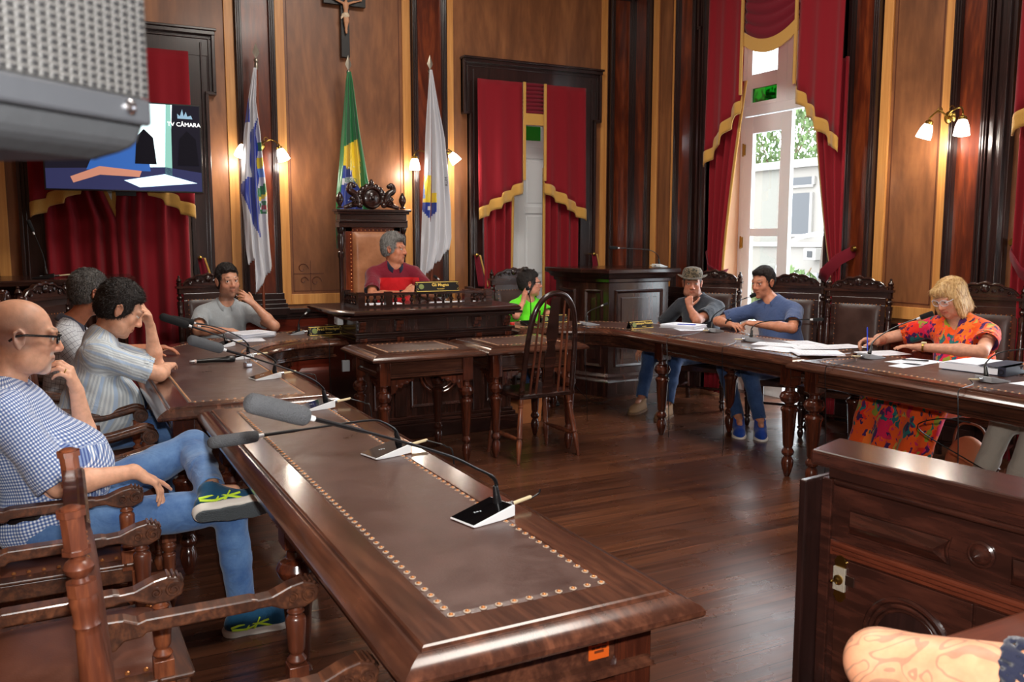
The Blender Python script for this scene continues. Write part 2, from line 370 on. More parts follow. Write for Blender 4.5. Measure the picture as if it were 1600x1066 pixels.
# white shutter door leaves behind the back doorways
def shutter_door(n, x0, x1, y):
    root = bpy.data.objects.new('door_%d' % n, None); COL.objects.link(root); struct(root)
    mid = (x0 + x1) / 2; Wd = (x1 - x0) / 2
    for k in range(2):
        a = x0 + k * Wd
        m = MB(); s = .09
        m.box(a, a + s, y, y + .04, 0, 2.62); m.box(a + Wd - s, a + Wd, y, y + .04, 0, 2.62)
        for z0, z1 in ((0, .16), (1.05, 1.16), (1.88, 1.96), (2.5, 2.62)): m.box(a + s, a + Wd - s, y, y + .04, z0, z1)
        m.box(a + s, a + Wd - s, y + .015, y + .025, .1, 2.55)
        for z0, z1 in ((.2, 1.01), (1.2, 1.85), (2.0, 2.47)): m.box(a + s + .03, a + Wd - s - .03, y + .008, y + .03, z0, z1)
        m.build('door_leaf', M_WHITE, root, bevel=.004)
    m = MB(); m.box(x0 - .06, x1 + .06, y, y + .06, 2.62, 2.70); m.box(x0 - .06, x0, y, y + .06, 0, 3.3); m.box(x1, x1 + .06, y, y + .06, 0, 3.3)
    m.box(x0, x1, y, y + .05, 2.86, 3.3)
    for a in (x0, mid - .04, mid + .3, x1 - .06): m.box(a, a + .06, y, y + .05, 2.7, 2.86)
    m.build('door_frame', M_WHITE, root, bevel=.004)
    m = MB(); m.box(x0 + .06, mid - .04, y + .02, y + .03, 2.7, 2.86); m.build('transom_pane', M_BLACK, root)
    m = MB(); m.box(mid + .02, mid + .3, y + .02, y + .03, 2.7, 2.86); m.build('transom_pane', plain('green_glass_%d' % n, srgb(40, 160, 50), .2), root)
    return root
shutter_door(1, 4.0, 5.30, YB + .22)
shutter_door(2, -.08, 1.06, YB + .22)

# tall window doors of the right wall
def pane_mat(name, col, gloss=.07):
    m, nt, b = new_mat(name); t = nt.nodes.new('ShaderNodeBsdfTransparent'); t.inputs[0].default_value = col; g = nt.nodes.new('ShaderNodeBsdfGlossy'); g.inputs['Roughness'].default_value = .02
    mx = nt.nodes.new('ShaderNodeMixShader'); mx.inputs[0].default_value = gloss; nt.links.new(t.outputs[0], mx.inputs[1]); nt.links.new(g.outputs[0], mx.inputs[2]); nt.links.new(mx.outputs[0], nt.nodes['Material Output'].inputs['Surface']); return m
M_GLASS = pane_mat('clear_glass', (.96, .98, .97, 1)); M_GREEN = pane_mat('green_pane', (.02, .16, .03, 1)); M_RUBY = pane_mat('ruby_pane', (.12, .01, .02, 1))
def window_door(n, y0, y1, x, near_open=True):
    root = bpy.data.objects.new('window_%d' % n, None); COL.objects.link(root); struct(root)
    mid = (y0 + y1) / 2; X = lambda m_, a, b, z0, z1, d=.05, dx=0: m_.box(x + dx, x + dx + d, a, b, z0, z1)
    m = MB(); X(m, y0, y0 + .06, 0, 4.2, .07); X(m, y1 - .06, y1, 0, 4.2, .07); X(m, y0 + .06, y1 - .06, 2.84, 2.93, .07); X(m, y0 + .06, y1 - .06, 4.05, 4.2, .07)
    X(m, mid - .1, mid + .1, 2.93, 4.05, .05)
    for a, b in ((y0 + .06, mid - .1), (mid + .1, y1 - .06)):
        X(m, a, a + .13, 2.93, 4.05); X(m, b - .08, b, 2.93, 4.05); X(m, a + .13, b - .08, 2.93, 2.97); X(m, a + .13, b - .08, 3.11, 3.25); X(m, a + .13, b - .08, 3.85, 4.05)
    m.build('window_frame', M_WHITE, root, bevel=.004)
    for k, (a, b) in enumerate(((y0 + .19, mid - .18), (mid + .23, y1 - .14))):
        m = MB(); X(m, a, b, 2.97, 3.11, .01, .02); m.build('coloured_pane', M_GREEN if k else M_RUBY, root)
        m = MB(); X(m, a, b, 3.25, 3.85, .006, .02); m.build('pane', M_GLASS, root)
    def leaf(T):
        Wd = (y1 - y0) / 2 - .07; m = MB(); m.T = T
        m.box(0, .045, 0, .14, 0, 2.83); m.box(0, .045, Wd - .12, Wd, 0, 2.83)
        for a, b in ((0, .75), (1.62, 1.7), (2.66, 2.83)): m.box(0, .045, .14, Wd - .12, a, b)
        lf = m.build('casement_leaf', M_WHITE, root, bevel=.004)
        m = MB(); m.T = T; m.box(.02, .026, .14, Wd - .12, .75, 1.62); m.box(.02, .026, .14, Wd - .12, 1.7, 2.66); m.build('pane', M_GLASS, lf)
        m = MB(); m.T = T
        for z in (.5, 1.5, 2.45): m.box(-.012, .0, Wd - .02, Wd + .015, z, z + .11); m.lathe([(.009, 0), (.009, .13)], (-.006, Wd + .012, z - .01), n=8)
        m.build('hinge', M_BRASS, lf)
    leaf(Matrix.Translation((x, mid + .01, 0)))
    if near_open: leaf(Matrix.Translation((x + .05, y0 + .07, 0)) @ Matrix.Rotation(D(-88), 4, 'Z'))
    else: leaf(Matrix.Translation((x, y0 + .07, 0)))
window_door(1, 5.64, 7.08, XR_ + .3)
window_door(2, 2.32, 3.73, XR_ + .3)
window_door(3, -.98, .48, XR_ + .3)

# ------------------------------------------------------------------ curtains
def curtain_set(label, which, u0, u1, ztop, jab_in, jab_out, wj, sw_bot, drape, mirror=False, tie=None, sw_sag=0):
    """jabots of width wj at both sides (their lower edge climbs towards the middle), ruched swag between, drapes under"""
    root = thing('curtain', label, 'curtain'); T = wallT(which)
    def folds(u, nf, amp): return amp * (math.sin(u * nf * 2 * PI + .8 * math.sin(u * 7)) + .3 * math.sin(u * nf * 3.3 * PI + 1))
    for s, a in ((1, u0), (-1, u1)):
        X = lambda t: a + s * t
        def bot(t):    # stepped, cascading lower edge
            k = math.floor(t * 4) / 4; f = (t * 4) % 1; base = jab_out + (jab_in - jab_out) * (k + .25 * (f ** .5) * .55)
            return base + .0
        m = MB(); m.T = T
        fn = lambda u, v: (X(u * wj), .20 + folds(u, 2.6, .018) * (.3 + .7 * v) + .02 * v, ztop + (bot(u) - ztop) * v)
        m.grid(fn, 48, 16); jb = m.build('jabot', M_VEL, root, smooth=80, solid=.006)
        m = MB(); m.T = T
        m.grid(lambda u, v: (X(u * wj), .205 + folds(u, 2.6, .019) + .02, bot(u) + .012 - v * .12), 48, 4)
        m.build('fringe', M_GOLDF, jb, smooth=80, solid=.014)
        if jab_in < ztop - .2 and drape:
            m = MB(); m.T = T; m.grid(lambda u, v: (X(wj - .012 + .03 * u), .235, ztop + (jab_in - ztop) * v), 2, 8); m.build('edge_fringe', M_GOLDF, jb, solid=.015)
    # swag
    a, b = u0 + wj, u1 - wj
    m = MB(); m.T = T
    def sw(u, v):
        sag = 4 * u * (1 - u) * sw_sag
        z = ztop + (sw_bot + .1 - ztop) * v - sag * v
        return (a + (b - a) * u, .19 + .022 * abs(math.sin(v * PI * 8 + .4 * u)) + .015 * math.sin(u * PI), z)
    m.grid(sw, 16, 64); sg = m.build('ruched_swag', M_VELD, root, smooth=80, solid=.006)
    m = MB(); m.T = T; m.grid(lambda u, v: (a + (b - a) * u, .215, sw_bot + .11 - 4 * u * (1 - u) * sw_sag - v * .12), 24, 3); m.build('fringe', M_GOLDF, sg, solid=.014)
    for s, (inner, outer) in zip((1, -1), drape):
        m = MB(); m.T = T; a = u0 if s == 1 else u1
        zj = jab_out + .1 if tie is None else jab_in
        def pt(u, v):
            z = (jab_in + .15) * (1 - v) + .03 * v
            wi = inner(z); wo = outer(z)
            return (a + s * (wo + (wi - wo) * u), .13 + folds(u, 3.6, .028 * (.5 + min(1, (wi - wo) * 1.6))), z)
        m.grid(pt, 60, 40); dr = m.build('drape', M_VEL, root, smooth=80, solid=.006)
        m = MB(); m.T = T; m.grid(lambda u, v: (lambda p: (p[0] + s * (u - .5) * .035, p[1] + .01, p[2]))(pt(1, v)), 2, 40); m.build('fringe', M_GOLDF, dr, smooth=80, solid=.014)
        if tie:
            zt_ = tie; m = MB(); m.T = T
            wi = inner(zt_); wo = outer(zt_)
            m.tube([(a + s * (-.06), .02, zt_ + .14), (a + s * (.0), .16, zt_ + .06), (a + s * (wi * .6), .24, zt_ - .05), (a + s * (wi + .02), .2, zt_ - .12), (a + s * (wi), .08, zt_ - .1)], 1, 8, sq=(.006, .05))
            m.build('tieback', M_VELD, root, smooth=80)
            m = MB(); m.T = T; m.lathe([(.01, 0), (.01, .05), (.03, .055), (.02, .075)], (a - s * .06, 0, zt_ + .15), (0, 1, 0), 12); m.build('tieback_hook', M_BRASS, root, smooth=True)
    return root
curtain_set('crimson velvet curtain with gold fringe over the doorway behind the woman in green', 'back', 3.95, 5.28, 3.25, 2.22, 1.90, .535, 2.82,
            ((lambda z: .44 + .02 * (z - 1.2), lambda z: .1), (lambda z: .48, lambda z: .05)))
curtain_set('crimson velvet curtain drawn shut on the far wall under the television', 'back', -.2, 1.11, 3.25, 2.2, 1.88, .53, 2.82,
            ((lambda z: .685 + max(0, z - 1.75) * -.4, lambda z: .1), (lambda z: .68 + max(0, z - 1.75) * -.1, lambda z: .05)))
def inner1(z): # gathered by the tieback at 1.35
    k = max(0, min(1, (z - 1.25) / 1.9)); return .20 + .26 * k ** 1.3 if z > 1.25 else .20 + .04 * (1.25 - z)
def inner2(z): return .09 + .24 * max(0, min(1, (z - 1.3) / 1.2)) ** .8
curtain_set('crimson curtain with gold fringe and tiebacks around the open sunlit window', 'right', 5.31, 7.02, 4.25, 2.95, 2.42, .51, 3.42,
            ((inner2, lambda z: .0), (inner1, lambda z: .0)), tie=1.36, sw_sag=.12)
curtain_set('crimson curtain with tieback at the right edge, behind the blonde woman', 'right', 2.05, 3.80, 4.25, 2.98, 2.40, .50, 3.47,
            ((inner1, lambda z: .0), (inner1, lambda z: .0)), tie=1.42, sw_sag=.12)
curtain_set('crimson curtain of the window beside the photographer', 'right', -1.15, .65, 4.25, 2.98, 2.40, .50, 3.47,
            ((inner1, lambda z: .0), (inner1, lambda z: .0)), tie=1.42, sw_sag=.12)
# sheer white lining hanging in the windows
M_SHEER = plain('white_sheer', srgb(240, 236, 234), .8)
for (yy, zz, ww, lb) in ((5.62, 1.75, .14, 'white lining cloth hanging inside the near side of the sunlit window'), (3.70, 2.2, .10, 'narrow strip of white lining behind the curtain at the right edge'),):
    m = MB(); m.grid(lambda u, v: (XR_ + .04 + .02 * math.sin(u * 14), yy - .02 + ww * (u) * (.4 + .6 * math.sin(min(1, v * 1.3) * PI * .7)), zz - (zz - .05) * v), 14, 14)
    tag(m.build('curtain_lining', M_SHEER, smooth=80, solid=.003), lb, 'curtain')
# ------------------------------------------------------------------ tables
def offset_poly(P, d):
    """inward offset of a counter-clockwise outline"""
    n = len(P); out = []
    for i in range(n):
        a, b, c = P[i - 1], P[i], P[(i + 1) % n]
        e1 = Vector((b[0] - a[0], b[1] - a[1])).normalized(); e2 = Vector((c[0] - b[0], c[1] - b[1])).normalized()
        n1 = Vector((-e1.y, e1.x)); n2 = Vector((-e2.y, e2.x)); k = 1 + n1.dot(n2)
        o = (n1 + n2) / max(k, .25); out.append((b[0] + o.x * d, b[1] + o.y * d))
    return out
def resample(P, step):
    P = [Vector(p) for p in P]; out = []; n = len(P)
    for i in range(n):
        a, b = P[i], P[(i + 1) % n]; L_ = (b - a).length
        out.append((a, b, L_))
    tot = sum(l for _, _, l in out); k = round(tot / step); res = []; j = 0; acc = 0
    for q in range(k):
        s_ = q * tot / k
        while s_ > acc + out[j][2]: acc += out[j][2]; j += 1
        a, b, l = out[j]; res.append(a + (b - a) * ((s_ - acc) / l))
    return res
ZTB = .825
LEGP = [(.016, 0), (.022, .012), (.034, .05), (.041, .085), (.036, .115), (.024, .135), (.037, .145), (.043, .16), (.037, .175), (.027, .19), (.034, .205), (.049, .42), (.056, .432), (.058, .445), (.05, .458), (.031, .468), (.031, .478), (.056, .492), (.068, .52), (.056, .548), (.034, .56), (.031, .585), (.044, .592), (.046, .60)]
M_STUD = plain('brass_nail_heads', srgb(196, 128, 76), .3, metal=.7)
M_NAILRIM = plain('nail_rim', srgb(168, 150, 132), .4)
def table(name, label, P, legs, group, mat=W_TB, zt=ZTB, ap=.10, legr=1.0, border=.15, studs=.037, brackets=(), studr=1.0):
    root = thing(name, label, 'table', (sum(p[0] for p in P) / len(P), sum(p[1] for p in P) / len(P), 0), 0, group)
    ox, oy, _ = root.location; P = [(x - ox, y - oy) for x, y in P]; legs = [(x - ox, y - oy) + tuple(r) for x, y, *r in legs]
    prof = [(.06, -.058), (.004, -.052), (0, -.046), (0, -.036), (.008, -.026), (.028, -.014), (.046, -.007), (.049, -.011), (.056, -.011), (.059, -.003), (.064, 0), (border, 0), (border + .004, -.003)]
    loops = [[(x, y, zt + z) for x, y in offset_poly(P, d)] for d, z in prof]
    m = MB(); m.ring_sweep(loops); n = len(P); m.add(loops[0], [tuple(range(n))[::-1]])
    m.build('tabletop', mat, root, smooth=25)
    L0 = [(x, y, zt - .003) for x, y in offset_poly(P, border + .003)]; L1 = [(x, y, zt + .0005) for x, y in offset_poly(P, border + .02)]
    m = MB(); m.ring_sweep([L0, L1]); m.add(L1, [tuple(range(n))]); lea = m.build('leather_inset', M_LEA, root, smooth=True)
    m = MB()
    for p in resample(offset_poly(P, border + .014), studs):
        m.lathe([(.0085 * studr, -.001), (.0085 * studr, .0012), (.0062 * studr, .0012)], (p.x, p.y, zt), n=10, mi=1)
        m.lathe([(.006 * studr, 0), (.0048 * studr, .0025), (.0025 * studr, .0038), (.0004, .0042)], (p.x, p.y, zt), n=8, mi=0)
    tag(m.build('nail_heads', [M_STUD, M_NAILRIM], root, smooth=True), kind='stuff')
    # apron with mouldings
    z1 = zt - .052; z0 = z1 - ap
    prof = [(.075, z1), (.085, z1 - .012), (.095, z1 - .02), (.10, z0 + .03), (.085, z0 + .026), (.085, z0 + .018), (.078, z0 + .014), (.078, z0 + .004), (.10, z0), (.12, z0 - .012), (.14, z0 - .012), (.14, z1)]
    loops = [[(x, y, z) for x, y in offset_poly(P, d)] for d, z in prof]
    m = MB(); m.ring_sweep(loops); m.build('apron', mat, root, smooth=30)
    for lx, ly, *r in legs:
        m = MB(); zl = z0 + .004; s = .048 * legr
        m.box(lx - s, lx + s, ly - s, ly + s, zl - .05, z1 - .002)
        k = (zl - .05) / .60
        m.lathe([(r_ * legr, z * k) for r_, z in LEGP], (lx, ly, 0), n=24)
        m.build('leg', W_LEG, root, smooth=30, bevel=.003)
    for (bx, by, dx, dy) in brackets:      # carved corner brackets
        bx -= ox; by -= oy; m = MB(); zl = z0 - .01; L_ = .17
        pts = [(0, 0), (L_, 0), (L_ * .93, -.018), (L_ * .8, -.014), (L_ * .72, -.034), (L_ * .55, -.03), (L_ * .45, -.055), (L_ * .3, -.05), (L_ * .2, -.085), (.0, -.1)]
        w_ = .012
        if dx: m.prism([(bx + dx * p, zl + q) for p, q in pts], by - w_, by + w_, plane='XZ')
        else: m.prism([(by + dy * p, zl + q) for p, q in pts], bx - w_, bx + w_, plane='YZ')
        for t in range(3):
            c = (bx + dx * (.035 + .04 * t), by + dy * (.035 + .04 * t), zl - .045 + .012 * t)
            ax = (0, 1, 0) if dx else (1, 0, 0)
            m.lathe([(.006, -.017), (.014 - t * .002, -.015), (.014 - t * .002, .015), (.006, .017)], c, ax, 10)
        m.build('corner_bracket', W_LEG, root, smooth=30)
    return root
def rect(x0, x1, y0, y1): return [(x0, y0), (x1, y0), (x1, y1), (x0, y1)]
T1 = table('council_table', 'long leather-topped table nearest the camera, with a tag on its end apron', rect(.515, 1.215, 1.42, 4.13),
      [(.64, 1.56), (1.09, 1.56), (.64, 2.78), (1.09, 2.78), (.64, 3.98), (1.09, 3.98)], 'leather topped council tables', ap=.13, brackets=[(1.04, 1.515, -1, 0), (.69, 1.515, 1, 0), (1.12, 1.62, 0, 1)])
# inventory tag on the end apron
m = MB(); m.box(-.026, .026, -.001, .001, -.030, .030, 0)
for k, (a, b, z) in enumerate(((-.018, -.004, .006), (-.001, .006, .008), (.008, .02, .005), (-.019, -.010, -.004), (-.008, .004, -.004), (.006, .019, -.005), (-.012, .012, -.013))): m.box(a, b, -.0016, 0, z - .003, z + .003, 1)
tg = m.build('inventory_tag', [plain('orange_tag', srgb(196, 84, 24), .4), plain('tag_ink', srgb(96, 40, 12), .5)], T1, loc=(1.0 - T1.location.x, 1.516 - T1.location.y, .715))
def curved(cx, sgn, xi, xo, y0, yi, yo, ri, ro, xe):
    """outline of a table that runs along y and bends towards the middle"""
    P = [(xi, y0)]; X = lambda x: x
    ci = (xi - sgn * ri, yi - ri); co = (xo - sgn * ro, yo - ro)
    inner = [(xi, y0)] + [(ci[0] + sgn * ri * math.cos(a), ci[1] + ri * math.sin(a)) for a in [PI / 2 * k / 14 for k in range(15)]] + [(xe, yi)]
    outer = [(xe, yo)] + [(co[0] + sgn * ro * math.sin(a), co[1] + ro * math.cos(a)) for a in [PI / 2 * k / 20 for k in range(21)]] + [(xo, y0)]
    P = inner + outer
    A = sum(P[i][0] * P[(i + 1) % len(P)][1] - P[(i + 1) % len(P)][0] * P[i][1] for i in range(len(P)))
    return P if A > 0 else P[::-1]
table('council_table', 'curved leather-topped table bending round the left corner before the desk', curved(0, -1, 1.215, .35, 4.15, 6.53, 7.35, .62, 1.4, 1.96),
      [(1.10, 4.27), (.47, 4.27), (1.09, 5.75), (.47, 5.8), (1.50, 6.55 + .12), (1.35, 7.1)], 'leather topped council tables')
table('council_table', 'curved leather-topped table bending round the right corner, nameplate and microphones on it', curved(0, 1, 4.17, 5.03, 4.10, 6.52, 7.25, .60, 1.4, 3.44),
      [(4.29, 4.23), (4.91, 4.23), (4.29, 5.62), (4.86, 5.45), (3.80, 6.66), (4.1, 7.05)], 'leather topped council tables', border=.14)
table('council_table', 'straight leather-topped table in front of the woman in the floral dress', rect(4.09, 4.98, .9, 4.08),
      [(4.21, 3.94), (4.86, 3.94), (4.21, 2.3), (4.86, 2.3), (4.21, 1.02), (4.86, 1.02)], 'leather topped council tables', border=.14)
for (x0, x1, lb) in ((1.80, 2.635, 'small leather-topped table before the desk, left of the pair'), (2.65, 3.49, 'small leather-topped table before the desk, right of the pair, behind the spindle chair')):
    table('clerk_table', lb, rect(x0, x1, 5.47, 6.22), [(x0 + .11, 5.58), (x1 - .11, 5.58), (x0 + .11, 6.11), (x1 - .11, 6.11)], 'small tables before the desk', mat=W_TX, ap=.125, legr=.82, border=.14,
          brackets=[(x0 + .15, 5.56, 1, 0), (x1 - .15, 5.56, -1, 0), (x0 + .09, 5.62, 0, 1)])

# ------------------------------------------------------------------ president's desk and platform
def baluster(m, x, y, z, h, r=.018):
    m.lathe([(r * .6, 0), (r * .7, h * .12), (r * .35, h * .2), (r, h * .42), (r * .95, h * .55), (r * .35, h * .78), (r * .7, h * .86), (r * .6, h)], (x, y, z), n=10)
desk = thing('presiding_desk', 'tall dark carved desk on the platform with a low balustrade on top', 'desk', (2.665, 6.9, 0))
def dm(m): m.T = Matrix.Translation((-2.665, -6.9, 0)); return m
m = dm(MB()); X0, X1, Y0, Y1 = 2.0, 3.33, 6.47, 7.28
m.box(X0, X1, Y0, Y1, .16, .98)
for x in (X0, 2.30, 2.98, X1 - .10):
    m.box(x, x + .10, Y0 - .025, Y0, .18, .80)
# recessed panels and their mouldings
def pframe(m, a, b, c, e, y, w=.03, d=.02):
    m.ring_sweep([[(a, y, c), (b, y, c), (b, y, e), (a, y, e)], [(a + w * .3, y - d, c + w * .3), (b - w * .3, y - d, c + w * .3), (b - w * .3, y - d, e - w * .3), (a + w * .3, y - d, e - w * .3)], [(a + w, y - d * .3, c + w), (b - w, y - d * .3, c + w), (b - w, y - d * .3, e - w), (a + w, y - d * .3, e - w)], [(a + w, y, c + w), (b - w, y, c + w), (b - w, y, e - w), (a + w, y, e - w)]])
pframe(m, 2.43, 2.95, .24, .76, Y0); pframe(m, 2.12, 2.28, .24, .76, Y0); pframe(m, 3.10, 3.22, .24, .76, Y0)
m.build('body', W_DKZ, desk, bevel=.004)
m = dm(MB()); c = (2.69, 0, .52)
for r, w_ in ((.17, .012), (.14, .007)):
    m.tube([(c[0] + r * math.cos(a), Y0 - .004, c[2] + r * math.sin(a)) for a in [2 * PI * k / 40 for k in range(41)]], w_, 8)
m.obox((2.69, Y0, .52), (.15, .02, .15), (0, PI / 4, 0)); m.build('medallion', W_LEG, desk, smooth=30)
m = dm(MB()); m.box(X0 - .06, X1 + .06, Y0 - .06, Y1, 0, .12); m.box(X0 - .04, X1 + .04, Y0 - .04, Y1, .12, .15); m.box(X0 - .02, X1 + .02, Y0 - .025, Y1, .15, .18)
m.build('plinth', W_DK, desk, bevel=.006)
m = dm(MB()); m.box(X0 - .015, X1 + .015, Y0 - .035, Y1, .80, .83); m.box(X0 - .03, X1 + .03, Y0 - .05, Y1, .855, .87); m.box(X0 - .01, X1 + .01, Y0 - .03, Y1, .83, .855)
m.box(X0 - .04, X1 + .04, Y0 - .03, Y1, .965, .98); m.box(X0 - .09, X1 + .09, Y0 - .07, Y1, .98, 1.0)
m.build('moulding', W_DK, desk, bevel=.004)
for x in (X0 + .01, 2.31, 2.99, X1 - .07):
    for part in (((.93, .03, .05), (.90, .03, .038), (.875, .025, .026)), ((.80, .03, .06), (.765, .036, .045))):
        m = dm(MB())
        for (z, h, d) in part: m.box(x, x + .06, Y0 - d, Y0, z, z + h)
        m.build('corbel', W_LEG, desk, bevel=.004)
m = dm(MB()); P = [(X0 - .16, Y1 + .05), (X0 - .16, Y0 + .12), (X0 - .05, Y0 - .12), (X1 + .05, Y0 - .12), (X1 + .12, Y0 + .05), (X1 + .12, Y1 + .05)]
loops = [[(x, y, z) for x, y in offset_poly(P, d)] for d, z in ((.06, 1.0), (.02, 1.005), (0, 1.018), (0, 1.032), (.02, 1.045), (.04, 1.048))]
m.ring_sweep(loops); m.add(loops[-1], [tuple(range(6))]); m.build('desktop', W_DK, desk, smooth=25)
m = dm(MB()); zb = 1.048; bx0, bx1, by = 2.10, 3.22, 6.66
for (a, b, c, e) in ((bx0, bx1, by - .022, by + .022), (bx0 - .022, bx0 + .022, by + .022, 7.05), (bx1 - .022, bx1 + .022, by + .022, 7.05)):
    m.box(a, b, c, e, zb, zb + .018); m.box(a, b, c - .002, e + .002, zb + .095, zb + .115)
for x, y in ((bx0, by), (bx0, 7.05), (2.33, by), (3.02, by), (bx1, by), (bx1, 7.05)): m.box(x - .028, x + .028, y - .028, y + .028, zb, zb + .125)
for k in range(3): baluster(m, bx0 + .06 + k * .058, by, zb + .018, .078)
for k in range(9): baluster(m, 2.39 + k * .07, by, zb + .018, .078)
for k in range(3): baluster(m, 3.07 + k * .05, by, zb + .018, .078)
for k in range(5): baluster(m, bx0, by + .07 + k * .07, zb + .018, .078); baluster(m, bx1, by + .07 + k * .07, zb + .018, .078)
m.build('balustrade', W_DK, desk, smooth=30)
# platform
m = MB(); m.box(1.97, 3.43, 7.36, YB, 0, .28); struct(m.build('trim_platform', W_DK, bevel=.01)); bpy.data.objects['trim_platform'].name = 'trim_60'

# ------------------------------------------------------------------ pulpits left and right
def pulpit(label, sgn, xc):
    root = thing('pulpit', label, 'lectern', (xc, 7.6, 0), 0, 'panelled pulpits in the far corners')
    P = [(-.50 * sgn, .55), (-.50 * sgn, 0), (-.34 * sgn, -.38), (.50 * sgn, -.38), (.50 * sgn, .55)]
    if sgn < 0: P = P[::-1]
    def body(name, prof, mat, cap=True):
        loops = [[(x, y, z) for x, y in offset_poly(P, d)] for d, z in prof]; m = MB(); m.ring_sweep(loops)
        if cap: m.add(loops[-1], [tuple(range(5))]); m.add(loops[0], [tuple(range(5))[::-1]])
        return m.build(name, mat, root, smooth=25)
    body('body', [(.06, .2), (.06, 1.18)], W_DKZ)
    body('plinth', [(0, 0), (0, .15), (.01, .165), (.03, .18), (.03, .2), (.06, .23)], W_DKZ)
    body('top_slab', [(.06, 1.15), (.045, 1.16), (.04, 1.19), (.02, 1.2), (-.0, 1.235), (-.02, 1.24), (-.03, 1.255), (-.03, 1.285), (-.02, 1.295)], W_DK)
    Q = offset_poly(P, .06); n = 5
    for i in range(n):
        a, b = Vector(Q[i]), Vector(Q[(i + 1) % n]); mid = (a + b) / 2
        if mid.y > .5: continue
        e = (b - a); L_ = e.length; e.normalize(); nn = Vector((e.y, -e.x))
        T_ = Matrix(((e.x, -nn.x, 0, a.x), (e.y, -nn.y, 0, a.y), (0, 0, 1, 0), (0, 0, 0, 1)))
        m = MB(); m.T = T_
        for c0, c1 in ((.29, .56), (.63, 1.08)):
            pframe(m, .07, L_ - .07, c0, c1, 0, .035, .022); m.box(.15, L_ - .15, -.008, 0, c0 + .08, c1 - .08)
        m.build('panel', W_DKZ, root, bevel=.003)
    return root
pulpit('dark panelled pulpit behind the man in the hat, a microphone on top', 1, 5.17)
pulpit('dark panelled pulpit in the far left corner behind the seated men', -1, .0)

